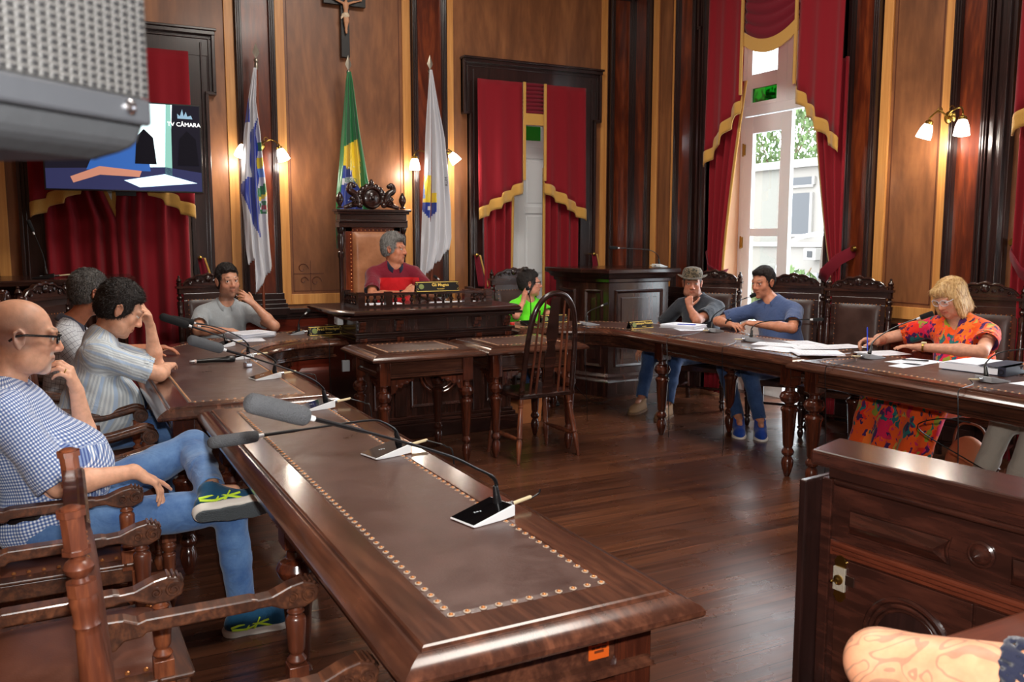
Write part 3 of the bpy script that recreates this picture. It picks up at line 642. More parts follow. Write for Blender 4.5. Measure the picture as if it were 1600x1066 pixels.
# ------------------------------------------------------------------ chairs
def scroll_tube(m, c, r0, turns, w_, flip=1, x=0, start=0):
    pts = []
    for t in range(int(turns * 16) + 1):
        a = start + flip * t / 16 * 2 * PI; r = r0 * (1 - .8 * t / (turns * 16)); pts.append((x, c[0] + r * math.cos(a), c[1] + r * math.sin(a)))
    m.tube(pts, w_, 6)
def council_chair(name, label, style=1, arms=True, group=None):
    """faces local +y; origin on the floor under the seat centre"""
    t = thing(name, label, 'chair', (0, 0, 0), 0, group)
    W2, YBk, YFr = .245, -.25, .25
    W_CH_, W_CHZ_, M_LEAC_ = (W_CH, W_CHZ, M_LEAC) if arms else (W_DK, W_DKZ, M_LEAD)
    # seat frame and leather seat
    m = MB()
    for a, b, c, e in ((-W2 - .02, W2 + .02, YFr - .03, YFr + .03), (-W2 - .02, W2 + .02, YBk - .02, YBk + .03), (-W2 - .02, -W2 + .035, YBk, YFr), (W2 - .035, W2 + .02, YBk, YFr)):
        m.box(a, b, c, e, .355, .415)
    m.box(-W2 - .032, W2 + .032, YFr - .05, YFr + .042, .415, .43); m.box(-W2 - .032, -W2 + .045, YBk, YFr - .05, .415, .43); m.box(W2 - .045, W2 + .032, YBk, YFr - .05, .415, .43)
    m.build('seat_frame', W_CH_, t, bevel=.005)
    m = MB()
    def seatf(u, v):
        x = (u - .5) * 2 * (W2 - .02); y = YBk + .03 + v * (YFr - YBk - .04); k = (1 - (2 * u - 1) ** 6) * (1 - (2 * v - 1) ** 6)
        return (x, y, .428 + .035 * k ** .6)
    m.grid(seatf, 24, 24); m.build('seat', M_LEAC_, t, smooth=80)
    m = MB()
    for k in range(10):
        q = -W2 + .035 + k * (2 * W2 - .07) / 9; yy = YBk + .05 + k * (YFr - YBk - .08) / 9
        for (x, y) in ((q, YFr - .022), (-W2 + .028, yy), (W2 - .028, yy)): m.lathe([(.0075, -.002), (.006, .004), (.002, .0065)], (x, y, .437), n=8)
    tag(m.build('seat_nails', M_STUD, t, smooth=True), kind='stuff')
    # legs
    for sx in (-1, 1):
        m = MB(); x = sx * W2
        m.box(x - .03, x + .03, YFr - .03, YFr + .03, .30, .40)
        m.lathe([(.014, 0), (.02, .02), (.026, .04), (.02, .065), (.014, .07), (.026, .08), (.028, .09), (.018, .10), (.022, .12), (.027, .22), (.029, .24), (.02, .25), (.03, .265), (.032, .28), (.022, .295), (.024, .302)], (x, YFr, 0), n=16)
        m.build('leg', W_CHZ_, t, smooth=30, bevel=.003)
        m = MB(); m.tube([(x, YBk - .05, 0), (x, YBk, .2), (x, YBk, .42)], 1, 8, sq=(.022, .022)); m.build('leg', W_CHZ_, t, bevel=.003)
    m = MB(); m.tube([(-W2, YFr - .02, .16), (-W2, YBk, .16)], .012, 8); m.tube([(W2, YFr - .02, .16), (W2, YBk, .16)], .012, 8); m.tube([(-W2, 0, .16), (W2, 0, .16)], .012, 8)
    m.build('stretcher', W_CHZ_, t, smooth=True)
    # back stiles (lean back), with turned upper part and square block
    ln = lambda z: YBk - .0 - max(0, z - .45) * .06
    for sx in (-1, 1):
        x = sx * W2; m = MB()
        m.tube([(x, ln(.40), .40), (x, ln(.60), .60)], 1, 8, sq=(.022, .024))
        q = Vector((0, ln(1.1) - ln(.6), .5)).normalized()
        m.lathe([(.026, 0), (.030, .012), (.026, .025), (.024, .03), (.029, .06), (.028, .2), (.022, .33), (.021, .34), (.025, .35), (.022, .36), (.024, .39), (.026, .405), (.023, .425)], (x, ln(.6), .60), q, 18)
        m.tube([(x, ln(1.02), 1.02), (x, ln(1.05), 1.05)], 1, 8, sq=(.025, .025))
        m.lathe([(.016, 0), (.014, .01), (.024, .022), (.027, .034), (.022, .046), (.012, .054), (.017, .07)], (x, ln(1.05), 1.05), q, 18)
        m.tube([(x, ln(1.115), 1.115), (x, ln(1.125), 1.125)], 1, 8, sq=(.024, .024))
        m.tube([(x, ln(1.125), 1.125), (x, ln(1.20), 1.20)], 1, 8, sq=(.020, .020))
        m.build('stile', W_CHZ_, t, smooth=30)
        m = MB(); m.tube([(x, ln(1.20), 1.20), (x, ln(1.215), 1.215)], 1, 8, sq=(.024, .024))
        m.lathe([(.014, 0), (.02, .006), (.024, .018), (.016, .034), (.008, .044), (.012, .052), (.004, .062)] if style == 2 else [(.018, 0), (.018, .004), (.01, .008)], (x, ln(1.215), 1.215), q, 12); m.build('finial', W_CHZ_, t, smooth=30)
    # leather back panel in its frame
    m = MB(); a = W2 - .03
    for (x0, x1, z0, z1) in ((-a, a, .56, .60), (-a, a, 1.06, 1.12), (-a, -a + .035, .6, 1.06), (a - .035, a, .6, 1.06)):
        vs = [(x, ln(z) + d, z) for x in (x0, x1) for d in (-.014, .014) for z in (z0, z1)]
        m.add(vs, [(0, 1, 3, 2), (4, 6, 7, 5), (0, 4, 5, 1), (2, 3, 7, 6), (0, 2, 6, 4), (1, 5, 7, 3)])
    m.build('back_frame', W_CH_, t, bevel=.003)
    for s in (1,):
        m = MB(); b = a - .03
        m.grid(lambda u, v: ((u - .5) * 2 * b, ln(.59 + .48 * v) + .010 + .022 * ((1 - (2 * u - 1) ** 6) * (1 - (2 * v - 1) ** 6)) ** .6, .59 + .48 * v), 18, 18)
        m.grid(lambda u, v: ((u - .5) * 2 * b, ln(.59 + .48 * v) - .010 - .006 * ((1 - (2 * u - 1) ** 6) * (1 - (2 * v - 1) ** 6)) ** .6, .59 + .48 * v), 10, 10)
        m.build('backrest', M_LEAC_, t, smooth=80)
    m = MB()
    for k in range(12):
        x = -b + .006 + k * (2 * b - .012) / 11; z = .60 + k * .46 / 11
        for (p, q_) in ((x, 1.062), (-b + .008, z), (b - .008, z)): m.lathe([(.006, 0), (.004, .005), (.001, .007)], (p, ln(q_) + .012, q_), (0, 1, 0), 6)
    tag(m.build('back_nails', M_STUD, t), kind='stuff')
    # crest rail: moulded bar with carved arch
    m = MB(); yb = ln(1.16)
    m.box(-W2 - .0, W2 + .0, yb - .016, yb + .016, 1.12, 1.165)
    if style == 2: m.box(-W2 - .03, W2 + .03, yb - .03, yb + .032, 1.165, 1.185)
    arc = []; low = 1. if style == 2 else .14
    for k in range(33):
        u = k / 32; x = (u - .5) * 2 * (W2 - .03); h = (.02 + .075 * math.sin(PI * u) ** .8 + .012 * abs(math.sin(PI * u * 5))) * low ; arc.append((x, (1.185 if style == 2 else 1.165) + h))
    m.prism([(-W2 + .03, 1.16), (W2 - .03, 1.16)] + arc[::-1], yb - .016, yb + .016, plane='XZ')
    m.tube([(x, yb + .018, z - .006) for x, z in arc], .011, 8)
    for sx in ((-1, 1) if style == 2 else ()):
        for (cx, cz, r) in ((.16, 1.215, .022), (.10, 1.235, .018), (.055, 1.225, .014)):
            m.tube([(sx * (cx + r * (1 - k / 22) * math.cos(k * .5)), yb + .02, cz + r * (1 - k / 22) * math.sin(k * .5)) for k in range(20)], .006, 5)
    if style == 2:
        m.lathe([(.03, 0), (.03, .012), (.02, .02), (.008, .024)], (0, yb + .012, 1.245), (0, 1, 0), 14)
        m.ball((0, yb, 1.285), .016, 8)
    m.build('crest_rail', W_DK, t, smooth=30)
    if style == 1:      # the long-table armchairs have lower backs
        for c in t.children:
            if c.name.split('.')[0] in ('stile', 'finial', 'back_frame', 'backrest', 'back_nails', 'crest_rail'):
                for v in c.data.vertices:
                    if v.co.z > .6: v.co.z = .6 + (v.co.z - .6) * .832
    if arms:
        for sx in (-1, 1):
            x = sx * W2; m = MB(); zA = .665
            if style == 1:
                # straight squared arm with carved shoulder and a double-scroll end
                prof = [(YBk - .02, zA - .055), (YBk + .03, zA - .05), (YBk + .05, zA - .03), (YBk + .09, zA - .028), (YBk + .10, zA - .018), (.10, zA - .016), (.115, zA - .012), (.15, zA - .012), (.17, zA - .022), (.195, zA - .03), (.235, zA - .03), (.268, zA - .015), (.275, zA + .012), (.262, zA + .032), (.232, zA + .042), (.20, zA + .036), (.17, zA + .024), (.15, zA + .016), (.115, zA + .014), (.10, zA + .018), (YBk + .10, zA + .018), (YBk + .08, zA + .012), (YBk + .05, zA + .026), (YBk - .02, zA + .03)]
                m.prism(prof, x - .024, x + .024, plane='YZ')
                ar = m.build('arm', W_CH, t, bevel=.005)
                m = MB()
                for side in (-1, 1):
                    xx = x + side * .026
                    scroll_tube(m, (.247, zA + .004), .021, 1.4, .0045, 1, xx, 1.0); scroll_tube(m, (.203, zA + .002), .014, 1.3, .004, -1, xx, 2.0)
                    m.lathe([(.005, -.003), (.005, .003)], (xx, .247, zA + .004), (1, 0, 0), 8)
                for k in range(4):
                    a0 = .6 + k * .35; m.tube([(x - .024, .238 + .038 * math.cos(a0), zA + .004 + .038 * math.sin(a0)), (x + .024, .238 + .038 * math.cos(a0), zA + .004 + .038 * math.sin(a0))], .004, 6)
                m.build('scroll_carving', W_CH, ar, smooth=True)
            else:
                pts = bez([(x, YBk, zA + .05), (x, -.12, zA + .035), (x, .02, zA + .0), (x, .14, zA + .02), (x, .21, zA + .035), (x, .25, zA + .02)], 6)
                m.tube(pts, 1, 8, sq=(.026, .02)); m.tube([(p.x, p.y, p.z + .014) for p in pts], .017, 8)
                ar = m.build('arm', W_CH, t, smooth=40, bevel=.003)
                m = MB(); c = (.235, zA + .0)
                m.lathe([(.036, -.027), (.038, -.02), (.038, .02), (.036, .027)], (x, c[0], c[1]), (1, 0, 0), 22)
                for side in (-1, 1):
                    scroll_tube(m, c, .033, 1.8, .005, -1, x + side * .028, 1.6); m.lathe([(.009, -.006), (.009, .006)], (x + side * .028, c[0], c[1]), (1, 0, 0), 10)
                m.build('scroll_carving', W_CH, ar, smooth=30)
            m = MB(); yp = .215
            m.box(x - .026, x + .026, yp - .026, yp + .026, .40, .475)
            m.lathe([(.016, 0), (.022, .006), (.027, .012), (.02, .022), (.016, .028), (.021, .036), (.022, .042), (.026, .10), (.027, .125), (.024, .132), (.017, .138), (.024, .146), (.018, .152), (.015, .165)] if style == 1 else
                    [(.018, 0), (.024, .01), (.026, .022), (.014, .032), (.014, .04), (.024, .052), (.028, .07), (.024, .088), (.014, .10), (.02, .112), (.024, .125), (.018, .14), (.02, .165)], (x, yp, .475), n=18)
            m.build('arm_post', W_CHZ, t, smooth=30, bevel=.002)
            if style == 2:
                m = MB(); m.lathe([(.018, 0), (.02, .01), (.012, .03), (.022, .06), (.026, .085), (.018, .11), (.012, .13), (.02, .15), (.018, .2)], (x, .02, .43), n=14); m.build('arm_post', W_CHZ, t, smooth=30)
    return t
GL = 'armchairs with leather seats along the left tables'
c1 = council_chair('armchair', 'empty armchair nearest the camera, its tall post crossing the lower left of the picture', 1, True, GL)
c1.location = (.288, 1.97, 0); c1.rotation_euler = (0, 0, D(-90))
c2 = dup(c1, (-.03, 2.655, 0), D(-89), 'empty armchair beside the bald man, brown leather seat in plain view', GL)
c3 = dup(c1, (-.05, 3.60, 0), D(-90), 'armchair the bald man in the checked shirt sits on', GL)
c4 = council_chair('armchair', 'armchair with rolled arms under the man in the striped shirt', 2, True, GL)
c4.location = (.10, 5.19, 0); c4.rotation_euler = (0, 0, D(-90))
c5 = dup(c4, (-.02, 5.90, 0), D(-92), 'armchair under the grey-haired man with his back turned', GL)
dup(c4, (.10, 4.15, 0), D(-90), 'empty armchair with rolled arms between the bald man and the striped shirt', GL)
GR = 'carved high-backed chairs round the council tables'
c6 = council_chair('council_chair', 'carved chair behind the man in the grey polo shirt', 2, False, GR)
c6.location = (1.19, 7.78, 0); c6.rotation_euler = (0, 0, D(-172))
for (x, y, a, lb) in ((4.20, 7.80, 178, 'carved chair behind the woman in the green shirt'), (5.46, 6.50, 124, 'carved chair the man in the hat sits on'), (5.52, 5.52, 124, 'carved chair the man in the blue polo sits on'),
                      (5.55, 4.90, 114, 'empty carved chair between the blue polo and the blonde woman, dark leather back'), (5.56, 3.82, 112, 'carved chair the blonde woman in the floral dress sits on'), (5.42, 2.50, 90, 'carved chair of the person in beige trousers cut off at the right edge')):
    dup(c6, (x, y, 0), D(a), lb, GR)
# more council chairs stand at the far left behind the men
dup(c6, (-.42, 6.60, 0), D(-100), 'dark carved chair far left, its crest showing above the bald head', GR)
dup(c6, (.12, 6.78, 0), D(-125), 'dark carved chair between the seated men and the left pulpit', GR)

# arched spindle-back chair in the middle
sp = thing('spindle_chair', 'empty arched spindle-back wooden chair standing in the middle of the floor', 'chair', (3.06, 5.36 + .2, 0), D(3))
m = MB(); P = [(-.235, -.2), (.235, -.2), (.25, .0), (.225, .22), (-.225, .22), (-.25, .0)]
loops = [[(x, y, z) for x, y in offset_poly(P, d)] for d, z in ((.02, .455), (0, .465), (0, .485), (.012, .495))]
m.ring_sweep(loops); m.add(loops[-1], [tuple(range(6))]); m.add(loops[0], [tuple(range(6))[::-1]]); m.build('seat', W_DK, sp, smooth=25)
ly = lambda z: -.185 - (z - .48) * .16
m = MB(); arch = [(-.215, ly(.48), .48), (-.205, ly(.75), .75), (-.19, ly(.95), .95), (-.155, ly(1.1), 1.1), (-.085, ly(1.19), 1.19), (0, ly(1.215), 1.215), (.085, ly(1.19), 1.19), (.155, ly(1.1), 1.1), (.19, ly(.95), .95), (.205, ly(.75), .75), (.215, ly(.48), .48)]
m.tube(bez(arch, 6), 1, 8, sq=(.02, .017)); m.build('back_bow', W_DK, sp, smooth=50, bevel=.003)
for x, h in ((-.13, 1.10), (-.085, 1.16), (.085, 1.16), (.13, 1.10)):
    m = MB(); m.tube([(x * 1.12, ly(.48), .48), (x, ly(.8), .8), (x * .95, ly(h), h)], [.009, .0085, .007], 8); m.build('spindle', W_CHZ, sp, smooth=True)
m = MB(); sl = [(-.045, .49), (-.035, .62), (-.05, .74), (-.03, .84), (-.05, .93), (-.04, 1.04), (-.03, 1.19)]
m.prism([(x, z) for x, z in sl] + [(-x, z) for x, z in sl[::-1]], -.006, .006, plane='XZ'); o = m.build('splat', W_DK, sp, bevel=.002)
for v in o.data.vertices: v.co.y += ly(v.co.z)
for sx in (-1, 1):
    for y0, y1 in ((-.16, -.22), (.17, .22)):
        a = Vector((sx * .2, y0, .46)); b = Vector((sx * .26, y1, 0)); q = (b - a); L_ = q.length
        m = MB(); m.lathe([(.018, 0), (.018, .03), (.014, .05), (.020, .06), (.014, .07), (.017, .1), (.021, .2), (.018, .27), (.022, .28), (.014, .29), (.022, .31), (.019, .36), (.014, .42), (.012, L_)], a, q, 14)
        m.build('leg', W_CHZ, sp, smooth=30)
    m = MB(); m.lathe([(.009, 0), (.014, .08), (.018, .19), (.014, .3), (.009, .385)], (sx * .235, -.20, .17), (0, 1, 0), 12); m.build('stretcher', W_CHZ, sp, smooth=True)

# ------------------------------------------------------------------ throne
th = thing('presiding_chair', 'throne-like high chair with tan leather back and carved crest behind the man in red', 'chair', (2.66, 8.0, .28))
m = MB(); m.box(-.30, .30, -.28, .05, .38, .46); m.build('seat_frame', W_DK, th, bevel=.006)
m = MB(); m.box(-.26, .26, -.26, .02, .46, .52); m.build('seat', M_LEAT, th, bevel=.03)
for sx in (-1, 1):
    for y in (-.25, .02): m = MB(); m.box(sx * .28 - .03, sx * .28 + .03, y - .03, y + .03, 0, .38); m.build('leg', W_DKZ, th, bevel=.004)
    m = MB(); m.lathe([(.03, .40), (.035, .50), (.022, .52), (.018, .56), (.020, .9), (.022, 1.13), (.03, 1.15), (.03, 1.19), (.02, 1.2), (.028, 1.25), (.032, 1.33), (.022, 1.36), (.03, 1.38), (.036, 1.40), (.036, 1.42)], (sx * .31, .03, 0), n=16); m.build('column', W_DKZ, th, smooth=30)
    m = MB(); m.lathe([(.026, 0), (.03, .01), (.014, .02), (.02, .035), (.035, .065), (.036, .09), (.024, .125), (.008, .145), (.003, .155)], (sx * .31, .03, 1.60), n=14); m.build('finial', W_DK, th, smooth=30)
m = MB(); m.box(-.275, -.205, .0, .06, .46, 1.44); m.box(.205, .275, .0, .06, .46, 1.44); m.box(-.275, .275, .0, .06, 1.38, 1.44); m.build('back_frame', W_MA, th, bevel=.004)
m = MB(); m.grid(lambda u, v: ((u - .5) * .41, .0 - .04 * ((1 - (2 * u - 1) ** 8) * (1 - (2 * v - 1) ** 8)) ** .5, .46 + .92 * v), 20, 30); m.box(-.2, .2, .01, .04, .46, 1.39); m.build('backrest', M_LEAT, th, smooth=80)
m = MB()
for k in range(24):
    z = .5 + k * .037
    for x in (-.222, .222): m.lathe([(.008, 0), (.005, .006), (.001, .008)], (x, -.0, z), (0, -1, 0), 8)
for k in range(11): m.lathe([(.008, 0), (.005, .006), (.001, .008)], (-.2 + k * .04, .0, 1.395), (0, -1, 0), 8)
tag(m.build('back_nails', M_STUD, th), kind='stuff')
m = MB()
for (x, z0, z1, d) in ((.34, 1.42, 1.47, .0), (.335, 1.47, 1.49, .015), (.33, 1.49, 1.545, .0), (.35, 1.545, 1.565, .02), (.365, 1.565, 1.59, .035)): m.box(-x, x, -.03 - d, .09 + d * .3, z0, z1)
m.build('cornice', W_DK, th, bevel=.004)
m = MB(); y = .03       # carved crest: shell cartouche between two scrolled leaves
for k in range(11):
    a = PI * (k / 10) * 1.25 - .4; m.ball((.115 * math.cos(a), y, 1.70 + .105 * math.sin(a)), .036, 8, sc=(1, .55, 1))
m.ball((0, y, 1.70), .11, 16, sc=(1, .35, 1)); m.ball((0, y - .012, 1.70), .07, 12, sc=(.8, .5, 1)); m.ball((0, y - .04, 1.70), .022, 8); m.lathe([(.02, 0), (.028, .02), (.02, .04), (.008, .06)], (0, y, 1.815), n=10)
m.tube([(.085 * math.cos(a), y - .03, 1.70 + .09 * math.sin(a)) for a in [2 * PI * k / 24 for k in range(25)]], .011, 6)
for sx in (-1, 1):
    m.tube(bez([(sx * .27, y, 1.605), (sx * .20, y, 1.63), (sx * .14, y, 1.66), (sx * .165, y, 1.73), (sx * .215, y, 1.77), (sx * .20, y, 1.82), (sx * .16, y, 1.80)], 5), [.018 + .016 * math.sin(PI * k / 30) for k in range(31)], 10)
    for (cx, cz, r) in ((.17, 1.64, .04), (.12, 1.63, .035), (.22, 1.62, .028), (.19, 1.69, .03), (.175, 1.81, .028)): m.ball((sx * cx, y - .01, cz), r, 8, sc=(1, .6, .8))
    m.tube([(sx * (.17 + .032 * (1 - k / 22) * math.cos(k * .5)), y - .035, 1.645 + .032 * (1 - k / 22) * math.sin(k * .5)) for k in range(20)], .008, 6)
m.build('crest', W_DK, th, smooth=60)
# ------------------------------------------------------------------ bodies and clothes: smooth implicit surfaces
V = Vector
def A3(p): return np.array(p, dtype=np.float32)
def unit(p): p = np.array(p, float); return p / np.linalg.norm(p)
class Sdf:
    def __init__(s): s.p = []
    def rc(s, a, b, ra, rb, k=.02): s.p.append(('rc', A3(a), A3(b), ra, rb, k, 0)); return s
    def ch(s, pts, rs, k=.02):
        for i in range(len(pts) - 1): s.rc(pts[i], pts[i + 1], rs[i], rs[i + 1], k)
        return s
    def el(s, c, r, k=.02, F=None, sub=0): s.p.append(('el', A3(c), A3(r), np.eye(3) if F is None else np.array(F), 0, k, sub)); return s
    def sub_rc(s, a, b, ra, rb, k=.008): s.p.append(('rc', A3(a), A3(b), ra, rb, k, 1)); return s
    def cut(s, o, n, lim=None, k=.004): s.p.append(('pl', A3(o), A3(unit(n)), lim, 0, k, 2)); return s     # removes the side n points to, near o
    def inflate(s, d):
        q = Sdf()
        for t in s.p:
            if t[0] == 'rc': q.p.append(('rc', t[1], t[2], t[3] + d, t[4] + d, t[5], t[6]))
            elif t[0] == 'el': q.p.append(('el', t[1], t[2] + d, t[3], 0, t[5], t[6]))
            else: q.p.append(t)
        return q
    def mesh(s, h):
        lo = np.full(3, 1e9); hi = -lo
        for t in s.p:
            if t[6]: continue
            if t[0] == 'rc': l = np.minimum(t[1] - t[3], t[2] - t[4]); u = np.maximum(t[1] + t[3], t[2] + t[4])
            else: r = float(max(t[2])); l = t[1] - r; u = t[1] + r
            lo = np.minimum(lo, l); hi = np.maximum(hi, u)
        lo = lo - 3 * h; n = np.ceil((hi + 3 * h - lo) / h).astype(int) + 1
        F = np.full(n, .05, np.float32)
        for t in s.p:
            k = t[5]; pad = k + 2.5 * h
            if t[0] == 'rc': l = np.minimum(t[1] - t[3], t[2] - t[4]); u = np.maximum(t[1] + t[3], t[2] + t[4])
            elif t[0] == 'el': r = float(max(t[2])); l = t[1] - r; u = t[1] + r
            else: r = t[3] or 9.; l = t[1] - r; u = t[1] + r; pad = 0
            i0 = np.clip(((l - pad - lo) / h).astype(int), 0, n - 1); i1 = np.clip(((u + pad - lo) / h).astype(int) + 2, 1, n)
            if (i1 <= i0).any(): continue
            X = [(lo[a] + h * np.arange(i0[a], i1[a])).astype(np.float32) for a in range(3)]
            x, y, z = X[0][:, None, None], X[1][None, :, None], X[2][None, None, :]
            if t[0] == 'rc':
                a, b, ra, rb = t[1:5]; d = b - a; L2 = float(d @ d) + 1e-9
                tt = np.clip(((x - a[0]) * d[0] + (y - a[1]) * d[1] + (z - a[2]) * d[2]) / L2, 0, 1)
                dd = np.sqrt((x - a[0] - tt * d[0]) ** 2 + (y - a[1] - tt * d[1]) ** 2 + (z - a[2] - tt * d[2]) ** 2) - (ra + (rb - ra) * tt)
            elif t[0] == 'el':
                c, r, M_ = t[1], t[2], t[3]
                q = [(x - c[0]) * M_[0][j] + (y - c[1]) * M_[1][j] + (z - c[2]) * M_[2][j] for j in range(3)]
                k0 = np.sqrt(sum((q[j] / r[j]) ** 2 for j in range(3))); k1 = np.sqrt(sum((q[j] / r[j] ** 2) ** 2 for j in range(3))) + 1e-6
                dd = k0 * (k0 - 1) / k1
            else:
                o, nn = t[1], t[2]; dd = (x - o[0]) * nn[0] + (y - o[1]) * nn[1] + (z - o[2]) * nn[2]
                if t[3]: dd = np.where((x - o[0]) ** 2 + (y - o[1]) ** 2 + (z - o[2]) ** 2 < t[3] ** 2, dd, -1)
            dd = dd.astype(np.float32); sl = tuple(slice(i0[a], i1[a]) for a in range(3)); G = F[sl]
            if t[6] == 0: hh = np.maximum(k - np.abs(G - dd), 0) / k; F[sl] = np.minimum(G, dd) - hh * hh * k * .25
            else:
                if t[6] == 1: dd = -dd
                hh = np.maximum(k - np.abs(G - dd), 0) / k; F[sl] = np.maximum(G, dd) + hh * hh * k * .25
        S = F < 0; c = S[:-1, :-1, :-1].astype(np.uint8)
        for dx, dy, dz in ((0, 0, 1), (0, 1, 0), (0, 1, 1), (1, 0, 0), (1, 0, 1), (1, 1, 0), (1, 1, 1)):
            c = c + S[dx:n[0] - 1 + dx, dy:n[1] - 1 + dy, dz:n[2] - 1 + dz]
        act = (c > 0) & (c < 8); idx = np.argwhere(act); vid = np.full(act.shape, -1, np.int64); vid[act] = np.arange(len(idx))
        acc = np.zeros((len(idx), 3)); cnt = np.zeros(len(idx)); corners = [(0, 0, 0), (1, 0, 0), (0, 1, 0), (1, 1, 0), (0, 0, 1), (1, 0, 1), (0, 1, 1), (1, 1, 1)]
        val = [F[idx[:, 0] + a, idx[:, 1] + b, idx[:, 2] + d] for a, b, d in corners]
        for i, j in ((0, 1), (2, 3), (4, 5), (6, 7), (0, 2), (1, 3), (4, 6), (5, 7), (0, 4), (1, 5), (2, 6), (3, 7)):
            m = (val[i] < 0) != (val[j] < 0); tt = np.where(m, val[i] / np.where(m, val[i] - val[j], 1), 0)
            p = np.array(corners[i]) + tt[:, None] * (np.array(corners[j]) - np.array(corners[i])); acc[m] += p[m]; cnt[m] += 1
        verts = lo + h * (idx + acc / cnt[:, None]); quads = []
        for ax in range(3):
            b1, b2 = [a for a in range(3) if a != ax]
            if ax == 1: b1, b2 = b2, b1
            sa = [slice(None)] * 3; sb = [slice(None)] * 3; sa[ax] = slice(0, -1); sb[ax] = slice(1, None)
            ch = S[tuple(sa)] != S[tuple(sb)]; e = np.argwhere(ch); e = e[(e[:, b1] > 0) & (e[:, b2] > 0) & (e[:, b1] < n[b1] - 1) & (e[:, b2] < n[b2] - 1)]
            neg = S[tuple(sa)][e[:, 0], e[:, 1], e[:, 2]]
            q = []
            for o1, o2 in ((1, 1), (0, 1), (0, 0), (1, 0)):
                f = e.copy(); f[:, b1] -= o1; f[:, b2] -= o2; q.append(vid[f[:, 0], f[:, 1], f[:, 2]])
            q = np.stack(q, 1); q[~neg] = q[~neg][:, ::-1]; quads.append(q)
        quads = np.concatenate(quads); return verts, quads[(quads >= 0).all(1)]
def smoothv(v, q, it, lam=.5):
    n = len(v)
    for _ in range(it):
        acc = np.zeros_like(v); cnt = np.zeros(n)
        for a, b in ((0, 1), (1, 2), (2, 3), (3, 0)):
            for i, j in ((a, b), (b, a)):
                for c in range(3): acc[:, c] += np.bincount(q[:, i], weights=v[q[:, j], c], minlength=n)
                cnt += np.bincount(q[:, i], minlength=n)
        v = v + lam * (acc / np.maximum(cnt, 1)[:, None] - v)
    return v
def vnormals(v, q):
    fn = np.cross(v[q[:, 2]] - v[q[:, 0]], v[q[:, 3]] - v[q[:, 1]]); N_ = np.zeros_like(v)
    for i in range(4):
        for c in range(3): N_[:, c] += np.bincount(q[:, i], weights=fn[:, c], minlength=len(v))
    return N_ / (np.linalg.norm(N_, axis=1)[:, None] + 1e-12)
def wr_noise(v, f, seed=0):
    r = np.random.RandomState(seed); out = 0
    for k in range(5):
        d = r.randn(3); d /= np.linalg.norm(d); e = r.randn(3); out = out + np.sin(v @ d * f * (1 + .35 * k) + 2.2 * np.sin(v @ e * f * .35 + k) + k * 1.7) / (1 + .25 * k)
    return out / 3
def sdf_obj(name, S, h, mat, parent, sm=2, wr=0, wf=28, seed=1, col=None, bones=None, disp=None):
    v, q = S.mesh(h); v = smoothv(v, q, sm)
    if wr or disp:
        N_ = vnormals(v, q); d = wr * wr_noise(v, wf, seed) if wr else 0
        if disp: d = d + disp(v, N_)
        v = v + N_ * np.asarray(d)[:, None]; v = smoothv(v, q, 1, .3)
    base = np.array(parent.location) if parent is not None else np.zeros(3)
    me = bpy.data.meshes.new(name); me.from_pydata([], [], [])
    me.vertices.add(len(v)); me.vertices.foreach_set('co', (v - base).astype(np.float32).ravel())
    me.loops.add(q.size); me.loops.foreach_set('vertex_index', q.ravel().astype(np.int32))
    me.polygons.add(len(q)); me.polygons.foreach_set('loop_start', np.arange(0, q.size, 4, dtype=np.int32)); 
    me.polygons.foreach_set('use_smooth', np.ones(len(q), bool)); me.update(calc_edges=True)
    if col is not None:
        a = me.attributes.new('Col', 'FLOAT_COLOR', 'POINT'); c = np.ones((len(v), 4), np.float32); c[:, :3] = col(v); a.data.foreach_set('color', c.ravel())
    if bones is not None:   # cloth coordinates: distance round and along the nearest bone
        best = np.full(len(v), 1e9); uvw = np.zeros((len(v), 3), np.float32)
        for bi, (a, b, ref, rad) in enumerate(bones):
            a = np.array(a, float); b = np.array(b, float); d = b - a; L_ = np.linalg.norm(d); d /= L_
            t = (v - a) @ d; tc = np.clip(t, 0, L_); r = v - a - tc[:, None] * d; dist = np.linalg.norm(r, axis=1) - rad
            e1 = np.array(ref, float); e1 -= d * (e1 @ d); e1 /= np.linalg.norm(e1); e2 = np.cross(d, e1)
            m = dist < best; best[m] = dist[m]
            r2 = v - a; uvw[m, 0] = (np.arctan2(r2 @ e2, r2 @ e1) * (rad + .02))[m]; uvw[m, 1] = t[m]; uvw[m, 2] = bi
        a = me.attributes.new('cloth', 'FLOAT_VECTOR', 'POINT'); a.data.foreach_set('vector', uvw.ravel())
    me.materials.append(mat); me.validate()
    o = bpy.data.objects.new(name, me); COL.objects.link(o)
    if parent is not None: o.parent = parent
    return o

